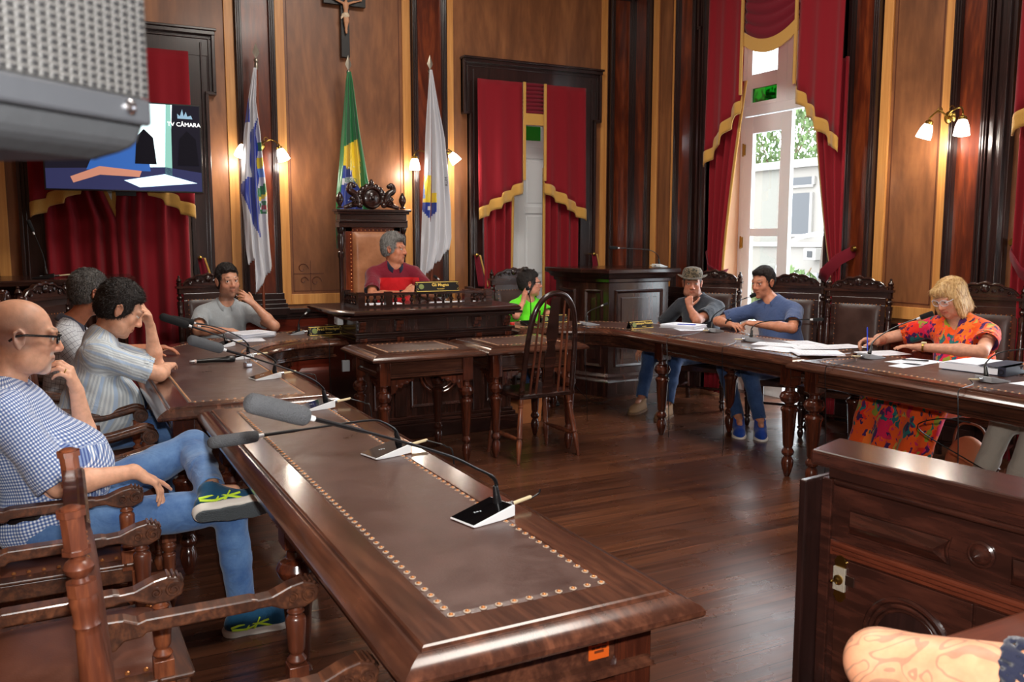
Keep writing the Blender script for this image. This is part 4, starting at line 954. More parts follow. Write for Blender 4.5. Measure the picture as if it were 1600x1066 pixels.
def skin_mat(name='skin', rough=.48):
    m, nt, b = new_mat(name); N = nt.nodes.new; L = nt.links.new
    at = N('ShaderNodeAttribute'); at.attribute_name = 'Col'; tc = N('ShaderNodeTexCoord')
    n = N('ShaderNodeTexNoise'); n.inputs['Scale'].default_value = 38; n.inputs['Detail'].default_value = 5; L(tc.outputs['Object'], n.inputs['Vector'])
    r = ramp(nt, n.outputs['Fac'], [(.3, (.86, .82, .80, 1)), (.7, (1.1, 1.08, 1.06, 1))]); mx = N('ShaderNodeMix'); mx.data_type = 'RGBA'; mx.blend_type = 'MULTIPLY'; mx.inputs[0].default_value = 1
    L(at.outputs['Color'], mx.inputs[6]); L(r.outputs['Color'], mx.inputs[7]); L(mx.outputs[2], b.inputs['Base Color'])
    b.inputs['Roughness'].default_value = rough; b.inputs['Subsurface Weight'].default_value = .12; b.inputs['Subsurface Radius'].default_value = (.012, .005, .003); b.inputs['Subsurface Scale'].default_value = .6
    n2 = N('ShaderNodeTexNoise'); n2.inputs['Scale'].default_value = 170; n2.inputs['Detail'].default_value = 3; L(tc.outputs['Object'], n2.inputs['Vector'])
    bp = N('ShaderNodeBump'); bp.inputs['Strength'].default_value = .22; bp.inputs['Distance'].default_value = .0015; L(n2.outputs['Fac'], bp.inputs['Height']); L(bp.outputs['Normal'], b.inputs['Normal'])
    return m
M_SKIN = skin_mat()
def hair_mat(name, c1, c2, sc=90, rough=.55):
    m, nt, b = new_mat(name); N = nt.nodes.new; L = nt.links.new; tc = N('ShaderNodeTexCoord'); mp = N('ShaderNodeMapping'); L(tc.outputs['Object'], mp.inputs['Vector']); mp.inputs['Scale'].default_value = (1, 1, .22)
    n = N('ShaderNodeTexNoise'); n.inputs['Scale'].default_value = sc; n.inputs['Detail'].default_value = 5; n.inputs['Distortion'].default_value = 1.5; L(mp.outputs['Vector'], n.inputs['Vector'])
    r = ramp(nt, n.outputs['Fac'], [(.35, c1), (.65, c2)]); L(r.outputs['Color'], b.inputs['Base Color']); b.inputs['Roughness'].default_value = rough
    bp = N('ShaderNodeBump'); bp.inputs['Strength'].default_value = .6; bp.inputs['Distance'].default_value = .004; L(n.outputs['Fac'], bp.inputs['Height']); L(bp.outputs['Normal'], b.inputs['Normal'])
    return m
H_BLACK = hair_mat('black_hair', srgb(14, 11, 11), srgb(52, 42, 38)); H_GREY = hair_mat('grey_hair', srgb(92, 90, 88), srgb(168, 166, 162)); H_DGREY = hair_mat('dark_grey_hair', srgb(46, 44, 44), srgb(112, 108, 104))
H_BLOND = hair_mat('blond_hair', srgb(166, 122, 68), srgb(226, 190, 132), 60, .4)
EYE = [plain('eye_white', srgb(226, 222, 216), .15), plain('iris', srgb(62, 44, 30), .15), plain('pupil', srgb(8, 8, 8), .1)]
def cloth_mat(name, base, bump=.25, scale=240, rough=.85, nodes=None, sheen=.2):
    m, nt, b = new_mat(name); b.inputs['Base Color'].default_value = base; b.inputs['Roughness'].default_value = rough; b.inputs['Sheen Weight'].default_value = sheen; b.inputs['Specular IOR Level'].default_value = .25
    N = nt.nodes.new; L = nt.links.new; tc = N('ShaderNodeTexCoord')
    n = N('ShaderNodeTexNoise'); n.inputs['Scale'].default_value = scale; n.inputs['Detail'].default_value = 4; L(tc.outputs['Object'], n.inputs['Vector'])
    n2 = N('ShaderNodeTexNoise'); n2.inputs['Scale'].default_value = 9; n2.inputs['Detail'].default_value = 3; n2.inputs['Distortion'].default_value = 1.5; L(tc.outputs['Object'], n2.inputs['Vector'])
    b1 = N('ShaderNodeBump'); b1.inputs['Strength'].default_value = .5; b1.inputs['Distance'].default_value = .02; L(n2.outputs['Fac'], b1.inputs['Height'])
    b2 = N('ShaderNodeBump'); b2.inputs['Strength'].default_value = bump; b2.inputs['Distance'].default_value = .001; L(n.outputs['Fac'], b2.inputs['Height']); L(b1.outputs['Normal'], b2.inputs['Normal']); L(b2.outputs['Normal'], b.inputs['Normal'])
    if nodes: nodes(nt, b)
    return m
def cloth_uv(nt):
    at = nt.nodes.new('ShaderNodeAttribute'); at.attribute_name = 'cloth'; sp_ = nt.nodes.new('ShaderNodeSeparateXYZ'); nt.links.new(at.outputs['Vector'], sp_.inputs[0]); return sp_
def stripe(nt, sock, freq, duty):
    a = nt.nodes.new('ShaderNodeMath'); a.operation = 'MULTIPLY'; a.inputs[1].default_value = freq; nt.links.new(sock, a.inputs[0])
    f = nt.nodes.new('ShaderNodeMath'); f.operation = 'FRACT'; nt.links.new(a.outputs[0], f.inputs[0])
    g = nt.nodes.new('ShaderNodeMath'); g.operation = 'LESS_THAN'; g.inputs[1].default_value = duty; nt.links.new(f.outputs[0], g.inputs[0]); return g.outputs[0]
def mixc(nt, fac, a, b):
    mx = nt.nodes.new('ShaderNodeMix'); mx.data_type = 'RGBA'
    for s_, x in ((0, fac), (6, a), (7, b)):
        if hasattr(x, 'links') or hasattr(x, 'is_linked'): nt.links.new(x, mx.inputs[s_])
        else: mx.inputs[s_].default_value = x
    return mx.outputs[2]
def check_nodes(nt, b):
    s = cloth_uv(nt); u = stripe(nt, s.outputs[0], 82, .5); v = stripe(nt, s.outputs[1], 82, .5)
    c = mixc(nt, u, srgb(232, 236, 242), srgb(132, 154, 196)); d = mixc(nt, u, srgb(132, 154, 196), srgb(72, 92, 150)); nt.links.new(mixc(nt, v, c, d), b.inputs['Base Color'])
def stripes_nodes(nt, b):
    s = cloth_uv(nt); u = stripe(nt, s.outputs[0], 62, .5); u2 = stripe(nt, s.outputs[0], 15.5, .25)
    c = mixc(nt, u, srgb(214, 222, 226), srgb(186, 196, 204)); nt.links.new(mixc(nt, u2, c, srgb(178, 200, 226)), b.inputs['Base Color'])
def grid_nodes(nt, b):
    s = cloth_uv(nt); u = stripe(nt, s.outputs[0], 34, .07); v = stripe(nt, s.outputs[1], 34, .07)
    c = mixc(nt, u, srgb(206, 210, 216), srgb(84, 88, 104)); nt.links.new(mixc(nt, v, c, srgb(84, 88, 104)), b.inputs['Base Color'])
def denim_nodes(c1, c2):
    def f(nt, b):
        tc = nt.nodes.new('ShaderNodeTexCoord'); n = nt.nodes.new('ShaderNodeTexNoise'); n.inputs['Scale'].default_value = 5; n.inputs['Detail'].default_value = 8; n.inputs['Roughness'].default_value = .7; nt.links.new(tc.outputs['Object'], n.inputs['Vector'])
        nt.links.new(ramp(nt, n.outputs['Fac'], [(.32, c1), (.7, c2)]).outputs['Color'], b.inputs['Base Color'])
    return f
def floral_nodes(nt, b):
    N = nt.nodes.new; L = nt.links.new; tc = N('ShaderNodeTexCoord')
    n = N('ShaderNodeTexNoise'); n.inputs['Scale'].default_value = 14; n.inputs['Detail'].default_value = 2; L(tc.outputs['Object'], n.inputs['Vector'])
    ad = N('ShaderNodeMix'); ad.data_type = 'RGBA'; ad.blend_type = 'LINEAR_LIGHT'; ad.inputs[0].default_value = .06; L(tc.outputs['Object'], ad.inputs[6]); L(n.outputs['Color'], ad.inputs[7])
    def leaves(scale, rot, cols, thr, prev):
        mp = N('ShaderNodeMapping'); mp.inputs['Rotation'].default_value = rot; mp.inputs['Scale'].default_value = (1, 1.9, .8); L(ad.outputs[2], mp.inputs['Vector'])
        v = N('ShaderNodeTexVoronoi'); v.inputs['Scale'].default_value = scale; v.inputs['Randomness'].default_value = .9; L(mp.outputs['Vector'], v.inputs['Vector'])
        sp_ = N('ShaderNodeSeparateColor'); L(v.outputs['Color'], sp_.inputs[0]); r = ramp(nt, sp_.outputs[0], cols); r.color_ramp.interpolation = 'CONSTANT'
        g = N('ShaderNodeMath'); g.operation = 'LESS_THAN'; g.inputs[1].default_value = thr; L(v.outputs['Distance'], g.inputs[0])
        g2 = N('ShaderNodeMath'); g2.operation = 'GREATER_THAN'; g2.inputs[1].default_value = .35; L(sp_.outputs[1], g2.inputs[0]); g3 = N('ShaderNodeMath'); g3.operation = 'MULTIPLY'; L(g.outputs[0], g3.inputs[0]); L(g2.outputs[0], g3.inputs[1])
        return mixc(nt, g3.outputs[0], prev, r.outputs['Color'])
    O = srgb(238, 88, 26); 
    c = leaves(6.5, (0, .5, .3), [(0, O), (.25, srgb(216, 30, 76)), (.5, srgb(244, 120, 40)), (.75, srgb(228, 44, 30))], .6, O)
    c = leaves(10, (.4, .9, 1.1), [(0, srgb(74, 30, 92)), (.4, srgb(32, 112, 112)), (.7, srgb(150, 150, 50))], .42, c)
    c = leaves(15, (1.2, .2, .6), [(0, srgb(84, 28, 86)), (.35, srgb(70, 40, 70)), (.6, srgb(196, 160, 70)), (.8, srgb(32, 100, 104))], .36, c)
    c = leaves(24, (.2, 1.4, 2.0), [(0, srgb(60, 24, 84)), (.5, srgb(214, 40, 100))], .30, c); L(c, b.inputs['Base Color'])
def attr_nodes(nt, b):
    at = nt.nodes.new('ShaderNodeAttribute'); at.attribute_name = 'Col'; nt.links.new(at.outputs['Color'], b.inputs['Base Color'])
C_CHECK = cloth_mat('blue_checked_cotton', srgb(170, 185, 210), nodes=check_nodes); C_STRIPE = cloth_mat('pale_striped_cotton', srgb(210, 218, 228), nodes=stripes_nodes)
C_GRIDS = cloth_mat('white_windowpane_cotton', srgb(210, 214, 220), nodes=grid_nodes); C_JEAN = cloth_mat('faded_denim', srgb(80, 112, 160), nodes=denim_nodes(srgb(58, 92, 146), srgb(110, 146, 190)))
C_JEAND = cloth_mat('dark_denim', srgb(44, 66, 100), nodes=denim_nodes(srgb(30, 52, 92), srgb(62, 90, 134))); C_GREY = cloth_mat('grey_pique', srgb(160, 166, 170)); C_ATTR = cloth_mat('two_tone_pique', srgb(200, 30, 30), nodes=attr_nodes)
C_NEON = cloth_mat('neon_green_jersey', srgb(108, 240, 40)); C_CHAR = cloth_mat('charcoal_pique', srgb(52, 56, 64)); C_BLUE = cloth_mat('slate_blue_pique', srgb(70, 88, 130)); C_FLOR = cloth_mat('orange_floral_print', srgb(240, 90, 30), nodes=floral_nodes)
C_BEIGE = cloth_mat('beige_twill', srgb(176, 168, 156)); C_NAVY = cloth_mat('navy_knit', srgb(30, 34, 56)); M_RUBBER = plain('white_rubber', srgb(232, 226, 216), .6); M_GREYR = plain('grey_outsole', srgb(96, 104, 108), .7, bump=.8, bscale=220)
M_BELT = plain('black_belt_leather', srgb(24, 20, 20), .4)

def frame(f, up=(0, 0, 1)):
    f = unit(f); r = np.cross(f, unit(up)); r = unit(r); u = np.cross(r, f); return r, f, u      # right, forward, up
def hand_prims(S, W, d, n, side, curls, sc=1.0, spread=.0, thumb=(.5, .8, .35), tcurl=15):
    """five fingers, bent by joint; side +1 right hand, -1 left"""
    W = np.array(W, float); d = unit(d); n = np.array(n, float); n = unit(n - d * (n @ d)); t = np.cross(d, n) * side
    P = lambda a, b, c: W + (d * a + t * b + n * c) * sc
    S.rc(P(-.005, 0, 0), P(.03, .004, 0), .024 * sc, .023 * sc, .012)
    for off, L_ in ((.028, .088), (.0095, .092), (-.0095, .088), (-.027, .080)): S.rc(P(.02, off * .55, 0), P(L_, off, -.002), .0155 * sc, .0125 * sc, .010)
    S.rc(P(.03, .02, .008), P(.05, -.015, .006), .014 * sc, .013 * sc, .012)
    fing = []
    for k, (off, L_, sg, r0) in enumerate(((.029, .088, (.044, .027, .021), .0098), (.0098, .092, (.048, .031, .022), .0102), (-.0098, .088, (.044, .029, .021), .0097), (-.0275, .080, (.034, .022, .018), .0086))):
        p = P(L_, off, -.002); dd = unit(d + t * (off / .03) * (spread + .03)); c = curls[k]; c = (c, c, c * .7) if not hasattr(c, '__len__') else c; ang = 0; r = r0
        for j in range(3):
            ang += D(c[j]); e = unit(dd * math.cos(ang) + n * math.sin(ang)); q = p + e * sg[j] * sc; fing.append((p, q, r * sc)); S.rc(p, q, r * sc, (r - .0011) * sc, .004); p = q; r -= .0011
    S.fing = fing
    p = P(.022, .022, .008); e = unit(d * thumb[0] + t * thumb[1] + n * thumb[2])
    for j, (L_, r) in enumerate(((.046, .0135), (.034, .0115), (.027, .0102))):
        q = p + e * L_ * sc; S.rc(p, q, r * sc, (r - .0015) * sc, .008 if j == 0 else .004); p = q; e = unit(e + d * math.tan(D(tcurl)) + n * math.tan(D(tcurl)) * .3)
def head_prims(S, c, F, s=1.0, male=True, nose=1.0, jowl=0.):
    r, f, u = F; M_ = np.stack([r, f, u], 1); P = lambda x, y, z: np.array(c) + (r * x + f * y + u * z) * s
    E = lambda x, y, z, a, b, d, k=.02, sub=0: S.el(P(x, y, z), (a * s, b * s, d * s), k * s, M_, sub)
    E(0, -.018, .040, .076, .097, .082); E(0, .025, -.025, .062, .072, .088, .03); E(0, .032, -.078, .048 + jowl * .01, .052, .036, .03); E(0, .072, -.108, .019, .019, .016, .025)
    for sx in (-1, 1):
        E(sx * .042, .052, -.030, .025, .024, .026, .02); E(sx * .050, .018, -.075, .02 + jowl * .01, .03, .03, .03)
        S.rc(P(sx * .012, .092, .026), P(sx * .045, .080, .026), .010 * s, .009 * s, .014 * s)
        if jowl: E(sx * .045, .035, -.085, .022 * jowl, .03, .025, .03)
    S.el(P(-.032, .098, .006), (.019 * s, .013 * s, .0125 * s), .010 * s, M_, 1); S.el(P(.032, .098, .006), (.019 * s, .013 * s, .0125 * s), .010 * s, M_, 1)
    for sx in (-1, 1):
        S.ch([P(sx * .018, .087, .010), P(sx * .031, .092, .0145), P(sx * .045, .083, .009)], [.0045 * s] * 3, .004 * s); S.ch([P(sx * .019, .086, -.003), P(sx * .032, .089, -.0075), P(sx * .045, .082, -.002)], [.0042 * s] * 3, .005 * s)
    S.rc(P(0, .090, .018), P(0, .114 * (.6 + .4 * nose) + .046 * 0, -.028), .008 * s, .0105 * s, .010 * s); E(0, .110 + .006 * (nose - 1), -.034, .0135 * nose, .013, .0115, .008)
    for sx in (-1, 1): E(sx * .0135, .100, -.037, .0085 * nose, .010, .0085, .007)
    S.ch([P(-.023, .083, -.066), P(-.009, .094, -.0615), P(0, .0945, -.0625), P(.009, .094, -.0615), P(.023, .083, -.066)], [.004 * s, .0055 * s, .005 * s, .0055 * s, .004 * s], .006 * s)
    S.ch([P(-.02, .083, -.069), P(0, .093, -.0735), P(.02, .083, -.069)], [.0045 * s, .0065 * s, .0045 * s], .006 * s)
    S.sub_rc(P(-.023, .091, -.0672), P(.023, .091, -.0672), .0013 * s, .0013 * s, .003 * s)
    for sx in (-1, 1):
        S.el(P(sx * .077, -.012, -.004), (.0075 * s, .019 * s, .032 * s), .006 * s, M_); S.ch([P(sx * .079, .003, -.018), P(sx * .083, .002, .012), P(sx * .087, -.012, .028), P(sx * .090, -.028, .016), P(sx * .086, -.026, -.008), P(sx * .080, -.010, -.034)], [.004 * s, .0045 * s, .0045 * s, .0045 * s, .0045 * s, .0065 * s], .004 * s)
        S.el(P(sx * .086, -.010, .0), (.006 * s, .009 * s, .014 * s), .004 * s, M_, 1)
    return P
def skin_color(c, F, s, tone, brow=None, beard=None, lip=(1.0, .62, .58), balding=None, brow_w=1):
    r, f, u = F; tone = np.array(tone[:3])
    def col(v):
        q = (v - np.array(c)) / s; x = q @ r; y = q @ f; z = q @ u; C = np.tile(tone, (len(v), 1)); hm = (np.abs(x) < .1) & (np.abs(y) < .14) & (np.abs(z) < .15)
        g = lambda d, w_: np.exp(-(d / w_) ** 2)
        def blend(w_, colr): C[:] = C * (1 - w_[:, None]) + np.array(colr)[None, :3] * w_[:, None]
        red = tone * np.array([1.06, .72, .66])
        blend(.45 * hm * (y > .05) * g(np.hypot(x, z + .034), .022), red)
        for sx in (-1, 1): blend(.3 * hm * (y > .02) * g(np.hypot(x - sx * .045, z + .03), .026), red); blend(.4 * hm * (np.abs(x - sx * .085) < .013) * g(np.hypot(y + .012, z), .035), red)
        zl = -.0675 - .0 + .0035 * (np.abs(x) / .02) ** 2 * 0
        blend(hm * (y > .07) * (np.abs(x) < .026) * g(z - zl, .0085 * 1.0) ** 1.5 * .8, tone * np.array(lip)); blend(hm * (y > .07) * (np.abs(x) < .026) * g(z - zl, .0022) * .7, tone * .28)
        if beard is not None:
            kind, bc, amt = beard; m = hm * (y > -.02) * (z < -.035)
            if kind == 'stubble': w_ = m * np.clip((-.035 - z) / .02, 0, 1) * amt; w_ = w_ * (1 - hm * g(np.hypot(x / 1.6, z + .067), .013)); blend(w_, bc)
            elif kind == 'goatee': w_ = hm * (y > .05) * g(np.hypot(x, z + .098), .03) * amt; w_ = np.maximum(w_, hm * (y > .08) * (np.abs(x) < .035) * g(z + .05, .008) * amt); blend(w_, bc)
        if brow is not None:
            for sx in (-1, 1): xx = (x * sx - .031) / .021; blend(hm * (y > .055) * np.clip(1.6 * g(np.abs(xx), .95) ** 3, 0, 1) * g(z - (.031 + .004 * (1 - xx * xx * .6)), .0052 * brow_w) ** 2 * .92, brow)
            for sx in (-1, 1): blend(hm * (y > .075) * g((x - sx * .032), .015) * g(z - .0125, .0022) * .7, np.array(brow[:3]) * .6)
        if balding is not None:  # shaved sides
            w_ = hm * np.clip((.035 - y) / .03, 0, 1) * np.clip((z + .06) / .03, 0, 1) * np.clip((.095 - z) / .05, 0, 1) * .42; blend(w_, balding)
        return np.clip(C, 0, 1)
    return col
def collar(parent, c, F, r=.068, h=.032, mat=None, gap=35, name='collar', drop=.03, sc=(1, 1.08)):
    R_, f, u = F; base = np.array(parent.location); m = MB()
    def pt(t, rr, hh): a = D(gap) + t * (2 * PI - 2 * D(gap)); return tuple(np.array(c) - base + R_ * math.sin(a) * rr * sc[0] + f * math.cos(a) * rr * sc[1] + u * (hh - drop * max(0, math.cos(a)) ** 2))
    prof = [(r - .004, -.012), (r - .006, h), (r + .002, h + .004), (r + .012, h - .006), (r + .024, -.008), (r + .018, -.012), (r + .006, h - .012)]
    m.grid(lambda v, t: pt(t, *[np.interp(v * 6, range(7), [p[k] for p in prof]) for k in (0, 1)]), 12, 30)
    return m.build(name, mat, parent, smooth=80, solid=.003)
def glasses(parent, P, col, thick=.0022, w=.026, hgt=.017, rim=True, metal=False, name='glasses'):
    base = V(parent.location); mat = plain(name + '_frame_%d' % len(MATS), col, .25, metal=metal)
    Q = lambda x, y, z: tuple(V(P(x, y, z)) - base); m = MB()
    for sx in (-1, 1):
        loop = [(sx * (.034 + w * math.copysign(abs(math.cos(a)) ** .6, math.cos(a))), z_) for a, z_ in ((2 * PI * k / 24, .004 + hgt * math.copysign(abs(math.sin(2 * PI * k / 24)) ** .6, math.sin(2 * PI * k / 24))) for k in range(25))]
        m.tube([Q(x, .108 - abs(x) * .14, z) for x, z in loop], thick, 6)
        m.tube([Q(sx * .058, .100, .012), Q(sx * .076, .088, .014), Q(sx * .086, .0, .012), Q(sx * .084, -.022, .006), Q(sx * .082, -.04, -.012)], thick * 1.25, 6)
    m.tube([Q(-.010, .107, .010), Q(0, .112, .013), Q(.010, .107, .010)], thick, 6)
    g = m.build(name, mat, parent, smooth=True)
    m = MB()
    for sx in (-1, 1): m.add([Q(sx * (.034 + w * .94 * math.cos(a)), .1075 - abs(.034 + w * .94 * math.cos(a)) * .14, .004 + hgt * .94 * math.sin(a)) for a in [2 * PI * k / 20 for k in range(20)]], [tuple(range(20))])
    l = m.build('lens', M_GLASS, g); l.matrix_parent_inverse = Matrix.Identity(4)
    return g
def shoe(parent, A, fd, up, mats, s=1.0, name='shoe', sole_h=.02, stripes=None):
    r, f, u = frame(fd, up); A = np.array(A, float); P = lambda x, y, z: A + (r * x + f * y + u * z) * s
    S = Sdf(); S.rc(P(0, -.035, -.055), P(0, .05, -.055), .036 * s, .034 * s, .03); S.rc(P(0, .05, -.060), P(.006, .125, -.062), .036 * s, .04 * s, .03); S.rc(P(.006, .125, -.064), P(.004, .165, -.068), .038 * s, .028 * s, .03)
    S.rc(P(0, -.01, .005), P(0, .0, -.04), .043 * s, .044 * s, .03); S.rc(P(0, .03, -.025), P(0, .10, -.048), .036 * s, .03 * s, .03)
    S.el(P(0, -.003, .04), (.036 * s, .038 * s, .045 * s), .006, np.stack([r, f, u], 1), 1); up_ = Sdf(); up_.p = list(S.p); up_.cut(P(0, 0, -.094 + sole_h), -u, None); low = Sdf(); dz_ = P(0, 0, -.03) - P(0, 0, 0); low.p = [('rc', (t[1] + dz_).astype(np.float32), (t[2] + dz_).astype(np.float32), t[3], t[4], t[5], 0) for t in S.p[:3]]; S2 = Sdf(); S2.p = [t for t in S.inflate(.005).p[:3]] + low.inflate(.004).p; S2.cut(P(0, 0, -.094 + sole_h + .003), u, None); S2.cut(P(0, 0, -.0985), -u, None)
    o = sdf_obj(name, up_, .005, mats[0], parent, 2); so = sdf_obj('sole', S2, .005, mats[1], None, 1); so.data.transform(Matrix.Translation(-V(parent.location))); so.parent = o
    base = V(parent.location)
    if len(mats) > 2:
        S3 = Sdf(); S3.p = low.inflate(.001).p; S3.cut(P(0, 0, -.0935), u, None); S3.cut(P(0, 0, -.1025), -u, None); s3 = sdf_obj('outsole', S3, .004, mats[2], None, 1); s3.data.transform(Matrix.Translation(-base)); s3.parent = o
    if stripes:
        m = MB(); sm_, side = stripes
        for pts in (((-.055, -.052), (-.01, -.046), (.04, -.052), (.095, -.072)), ((-.052, -.06), (.0, -.066), (.05, -.052), (.085, -.045)), ((.0, -.07), (.012, -.05), (.02, -.025)), ((.03, -.07), (.042, -.05), (.052, -.03))):
            for sd in (side,):
                cc = []
                for y, z in pts:
                    xw = .0425 if z < -.035 else .0395; xw = xw * (1 if y < .06 else 1.05); cc.append(tuple(V(P(sd * xw, y, z)) - base))
                m.tube(bez(cc, 4), .0048, 6)
        for k in range(5): m.tube([tuple(V(P(sx * .022, .045 + k * .014, -.012 - k * .007)) - base) for sx in (-1, 0, 1)], .0028, 5)
        q = m.build('shoe_stripes', sm_, o, smooth=True)
    return o
def wrist_thing(parent, W, E, mats, r=.031, w_=.014, face=.018, name='wristwatch', fn=(0, 0, 1)):
    W = V(W) - V(parent.location); E = V(E) - V(parent.location); d = (W - E).normalized(); q = d; c = W - d * .02
    m = MB(); m.lathe([(r - .003, -w_ / 2), (r, -w_ / 2), (r, w_ / 2), (r - .003, w_ / 2)], c, q, 24); o = m.build(name, mats[0], parent, smooth=30)
    n_ = V(fn) - d * V(fn).dot(d); n_.normalize(); m = MB(); m.lathe([(face, 0), (face, .008), (face * .8, .01)], c + n_ * (r - .004), n_, 20); b = m.build('watch_face', mats[1], o, smooth=30)
    return o

def person(label, group=None, **k):
    """one continuous body; clothes, hair and shoes are its children. All joints in world coordinates."""
    g = k.get; P0 = np.array(k['pelvis'], float); SR, SL = np.array(k['sh'][0], float), np.array(k['sh'][1], float); hc = np.array(k['head'], float)
    hs = g('hs', 1.06); HF = frame(k['face'], g('hup', (0, 0, 1))); mid = (SR + SL) / 2; fat = g('fat', 0.); W_ = g('wide', 1.)
    rt = unit(SR - SL); u = mid - P0; th_ = np.linalg.norm(u); u = u / th_; fw = unit(np.cross(u, rt)); rt2 = np.cross(fw, u); TF = np.stack([rt2, fw, u], 1)
    root = thing('person', label, 'person', tuple(float(q) for q in (P0[0], P0[1], g('base_z', 0.))), 0, group); h = g('h', .006)
    hipR = P0 + rt2 * .085 - u * .02; hipL = P0 - rt2 * .085 - u * .02
    def torso(d):
        S = Sdf(); S.el(P0, (.165 * W_ + d, .125 + .03 * fat + d, .13 + d), .05, TF); S.el(P0 + u * th_ * .38 + fw * (.02 + .055 * fat), (.155 * W_ + .02 * fat + d, .115 + .055 * fat + d, .17 + d), .06, TF)
        S.el(P0 + u * th_ * .72 + fw * .01, (.168 * W_ + d, .112 + d, .175 + d), .06, TF)
        if g('bust'):
            for sx in (-1, 1): S.el(P0 + u * th_ * .66 + fw * .085 + rt2 * sx * .075, (.07 + d, .06 + d, .065 + d), .04, TF)
        a, b = SR * .88 + SL * .12 - u * .02, SL * .88 + SR * .12 - u * .02; S.rc(a, b, .062 + d, .062 + d, .05)
        for s_ in (SR, SL): S.rc(s_ * .8 + mid * .2 + u * .01, mid + u * .075 - fw * .02, .04 + d, .045 + d, .05)
        return S
    # ---- body
    S = torso(-.012); nb = mid + u * .05; nt_ = hc + (HF[2] * -.075 - HF[1] * .022) * hs
    S.rc(nb, nt_, .058, .054, .04); P = head_prims(S, hc, HF, hs, jowl=g('jowl', 0.), nose=g('nose', 1.))
    arms = []
    for i, (sh, key) in enumerate(((SR, 'armR'), (SL, 'armL'))):
        a = k.get(key)
        if a is None: continue
        E, W, hd, hn, cu = a[:5]; kw = a[5] if len(a) > 5 else {}; E = np.array(E, float); W = np.array(W, float); ar = g('arm_r', 1.)
        S.rc(sh - u * .015, E, .052 * ar, .040 * ar, .03); S.rc(E, E * .65 + W * .35, .040 * ar, .041 * ar, .02); S.rc(E * .65 + W * .35, W, .041 * ar, .0265 * ar, .02)
        hand_prims(S, W, hd, hn, 1 if i == 0 else -1, cu, g('hand_s', 1.), **kw); arms.append((sh, E, W)); fingers = S.fing
    legs = []
    for hp, key in ((hipR, 'legR'), (hipL, 'legL')):
        l = k.get(key)
        if l is None: continue
        K, An = np.array(l[0], float), np.array(l[1], float); S.rc(hp, K, .078, .052, .04); S.rc(K, An, .050, .034, .03); legs.append((hp, K, An, l[2]))
        S.rc(An, An + unit(l[2]) * .08 - np.array((0, 0, .03)) * 0, .03, .022, .02)
    tone = k['tone']; col = skin_color(hc, HF, hs, tone, g('brow'), g('beard'), g('lip', (1.0, .66, .62)), g('balding'), g('brow_w', 1))
    sdf_obj('body', S, h, M_SKIN, root, 1, col=col)
    # ---- eyes
    base = V(root.location)
    gz = g('gaze', (0, 0)); 
    for sx in (-1, 1):
        c = V(P(sx * .032, .0795, .0035)) - base; f_ = unit(HF[1] + HF[0] * gz[0] + HF[2] * gz[1]); m = MB(); R = .0128 * hs; qn = V(f_)
        prof = [(max(1e-4, R * math.sin(a)), -R * math.cos(a)) for a in [PI * j / 16 for j in range(17)]]
        m.lathe(prof[:14], c, qn, 16, 0); m.lathe([(R * math.sin(PI * .155), R * math.cos(PI * .155)), (R * .45, R * .93), (R * .2, R * 1.01)], c, qn, 16, 1); m.lathe([(R * .23, R * .99), (R * .2, R * 1.02), (1e-4, R * 1.03)], c, qn, 12, 2)
        m.build('eye', EYE, root, smooth=40)
    # ---- shirt
    st = g('shirt'); bones = [(P0 - u * .1, mid + u * .1, -fw, .16)]
    if st:
        T = torso(.010 + g('loose', 0)); frac = g('sleeve', .78)
        for (sh, E, W), fl in zip(arms, (1, 1)):
            e = sh + (E - sh) * min(frac, 1.); T.rc(sh - u * .012, e, .064, .060 + g('flare', .006), .035); 
            if frac > 1: T.rc(E, E + (W - E) * (frac - 1), .056, .05, .02); e2 = E + (W - E) * (frac - 1); T.cut(e2, W - E, .12); T.sub_rc(e2 - unit(W - E) * .02, e2 + unit(W - E) * .1, .045, .045, .004)
            else: T.cut(e, E - sh, .10); T.sub_rc(e - unit(E - sh) * .03, e + unit(E - sh) * .1, .051 + g('flare', .006), .056 + g('flare', .006), .004)
            bones.append((sh, E, -u + rt2 * .01, .055)); bones.append((E, W, -u, .05))
        T.sub_rc(nb + u * .012 - fw * .01, nb + u * .14 + fw * .03, g('neck_r', .062), .075, .01)
        if g('vneck'): T.sub_rc(nb + u * .03 + fw * .08, nb - u * .12 + fw * .14, .05, .012, .01)
        T.cut(P0 - u * g('hem', .06) - fw * .0, -u, None)
        sdf_obj('shirt', T, h * 1.1, st, root, 2, wr=g('wr', .0045), wf=g('wf', 30), seed=g('seed', 3), bones=bones, col=g('shirt_col'))
        if g('collar') is not None: collar(root, nb + u * .02, frame(fw * .9 - u * .18, u), mat=k['collar'], r=.066, gap=g('cgap', 22))
    # ---- trousers
    tr = g('trousers')
    if tr:
        T = Sdf(); T.el(P0 - u * .01, (.172 * W_, .135 + .02 * fat, .125), .05, TF); bo = [(P0 - u * .2, P0 + u * .2, -fw, .17)]
        for hp, K, An, fd in legs:
            T.rc(hp, K, .094, .069, .04); e = K + (An - K) * g('tleg', .93); T.rc(K, K * .45 + e * .55, .068, .060, .03); T.rc(K * .45 + e * .55, e, .060, .055, .02); T.cut(e, An - K, .085); T.sub_rc(e - unit(An - K) * .02, e + unit(An - K) * .1, .046, .046, .003); bo += [(hp, K, fw, .08), (K, An, fw, .06)]
        T.cut(P0 + u * .075, u, .3); sdf_obj('trousers', T, h * 1.1, tr, root, 2, wr=.005, wf=26, seed=5, bones=bo)
    sk = g('shoes')
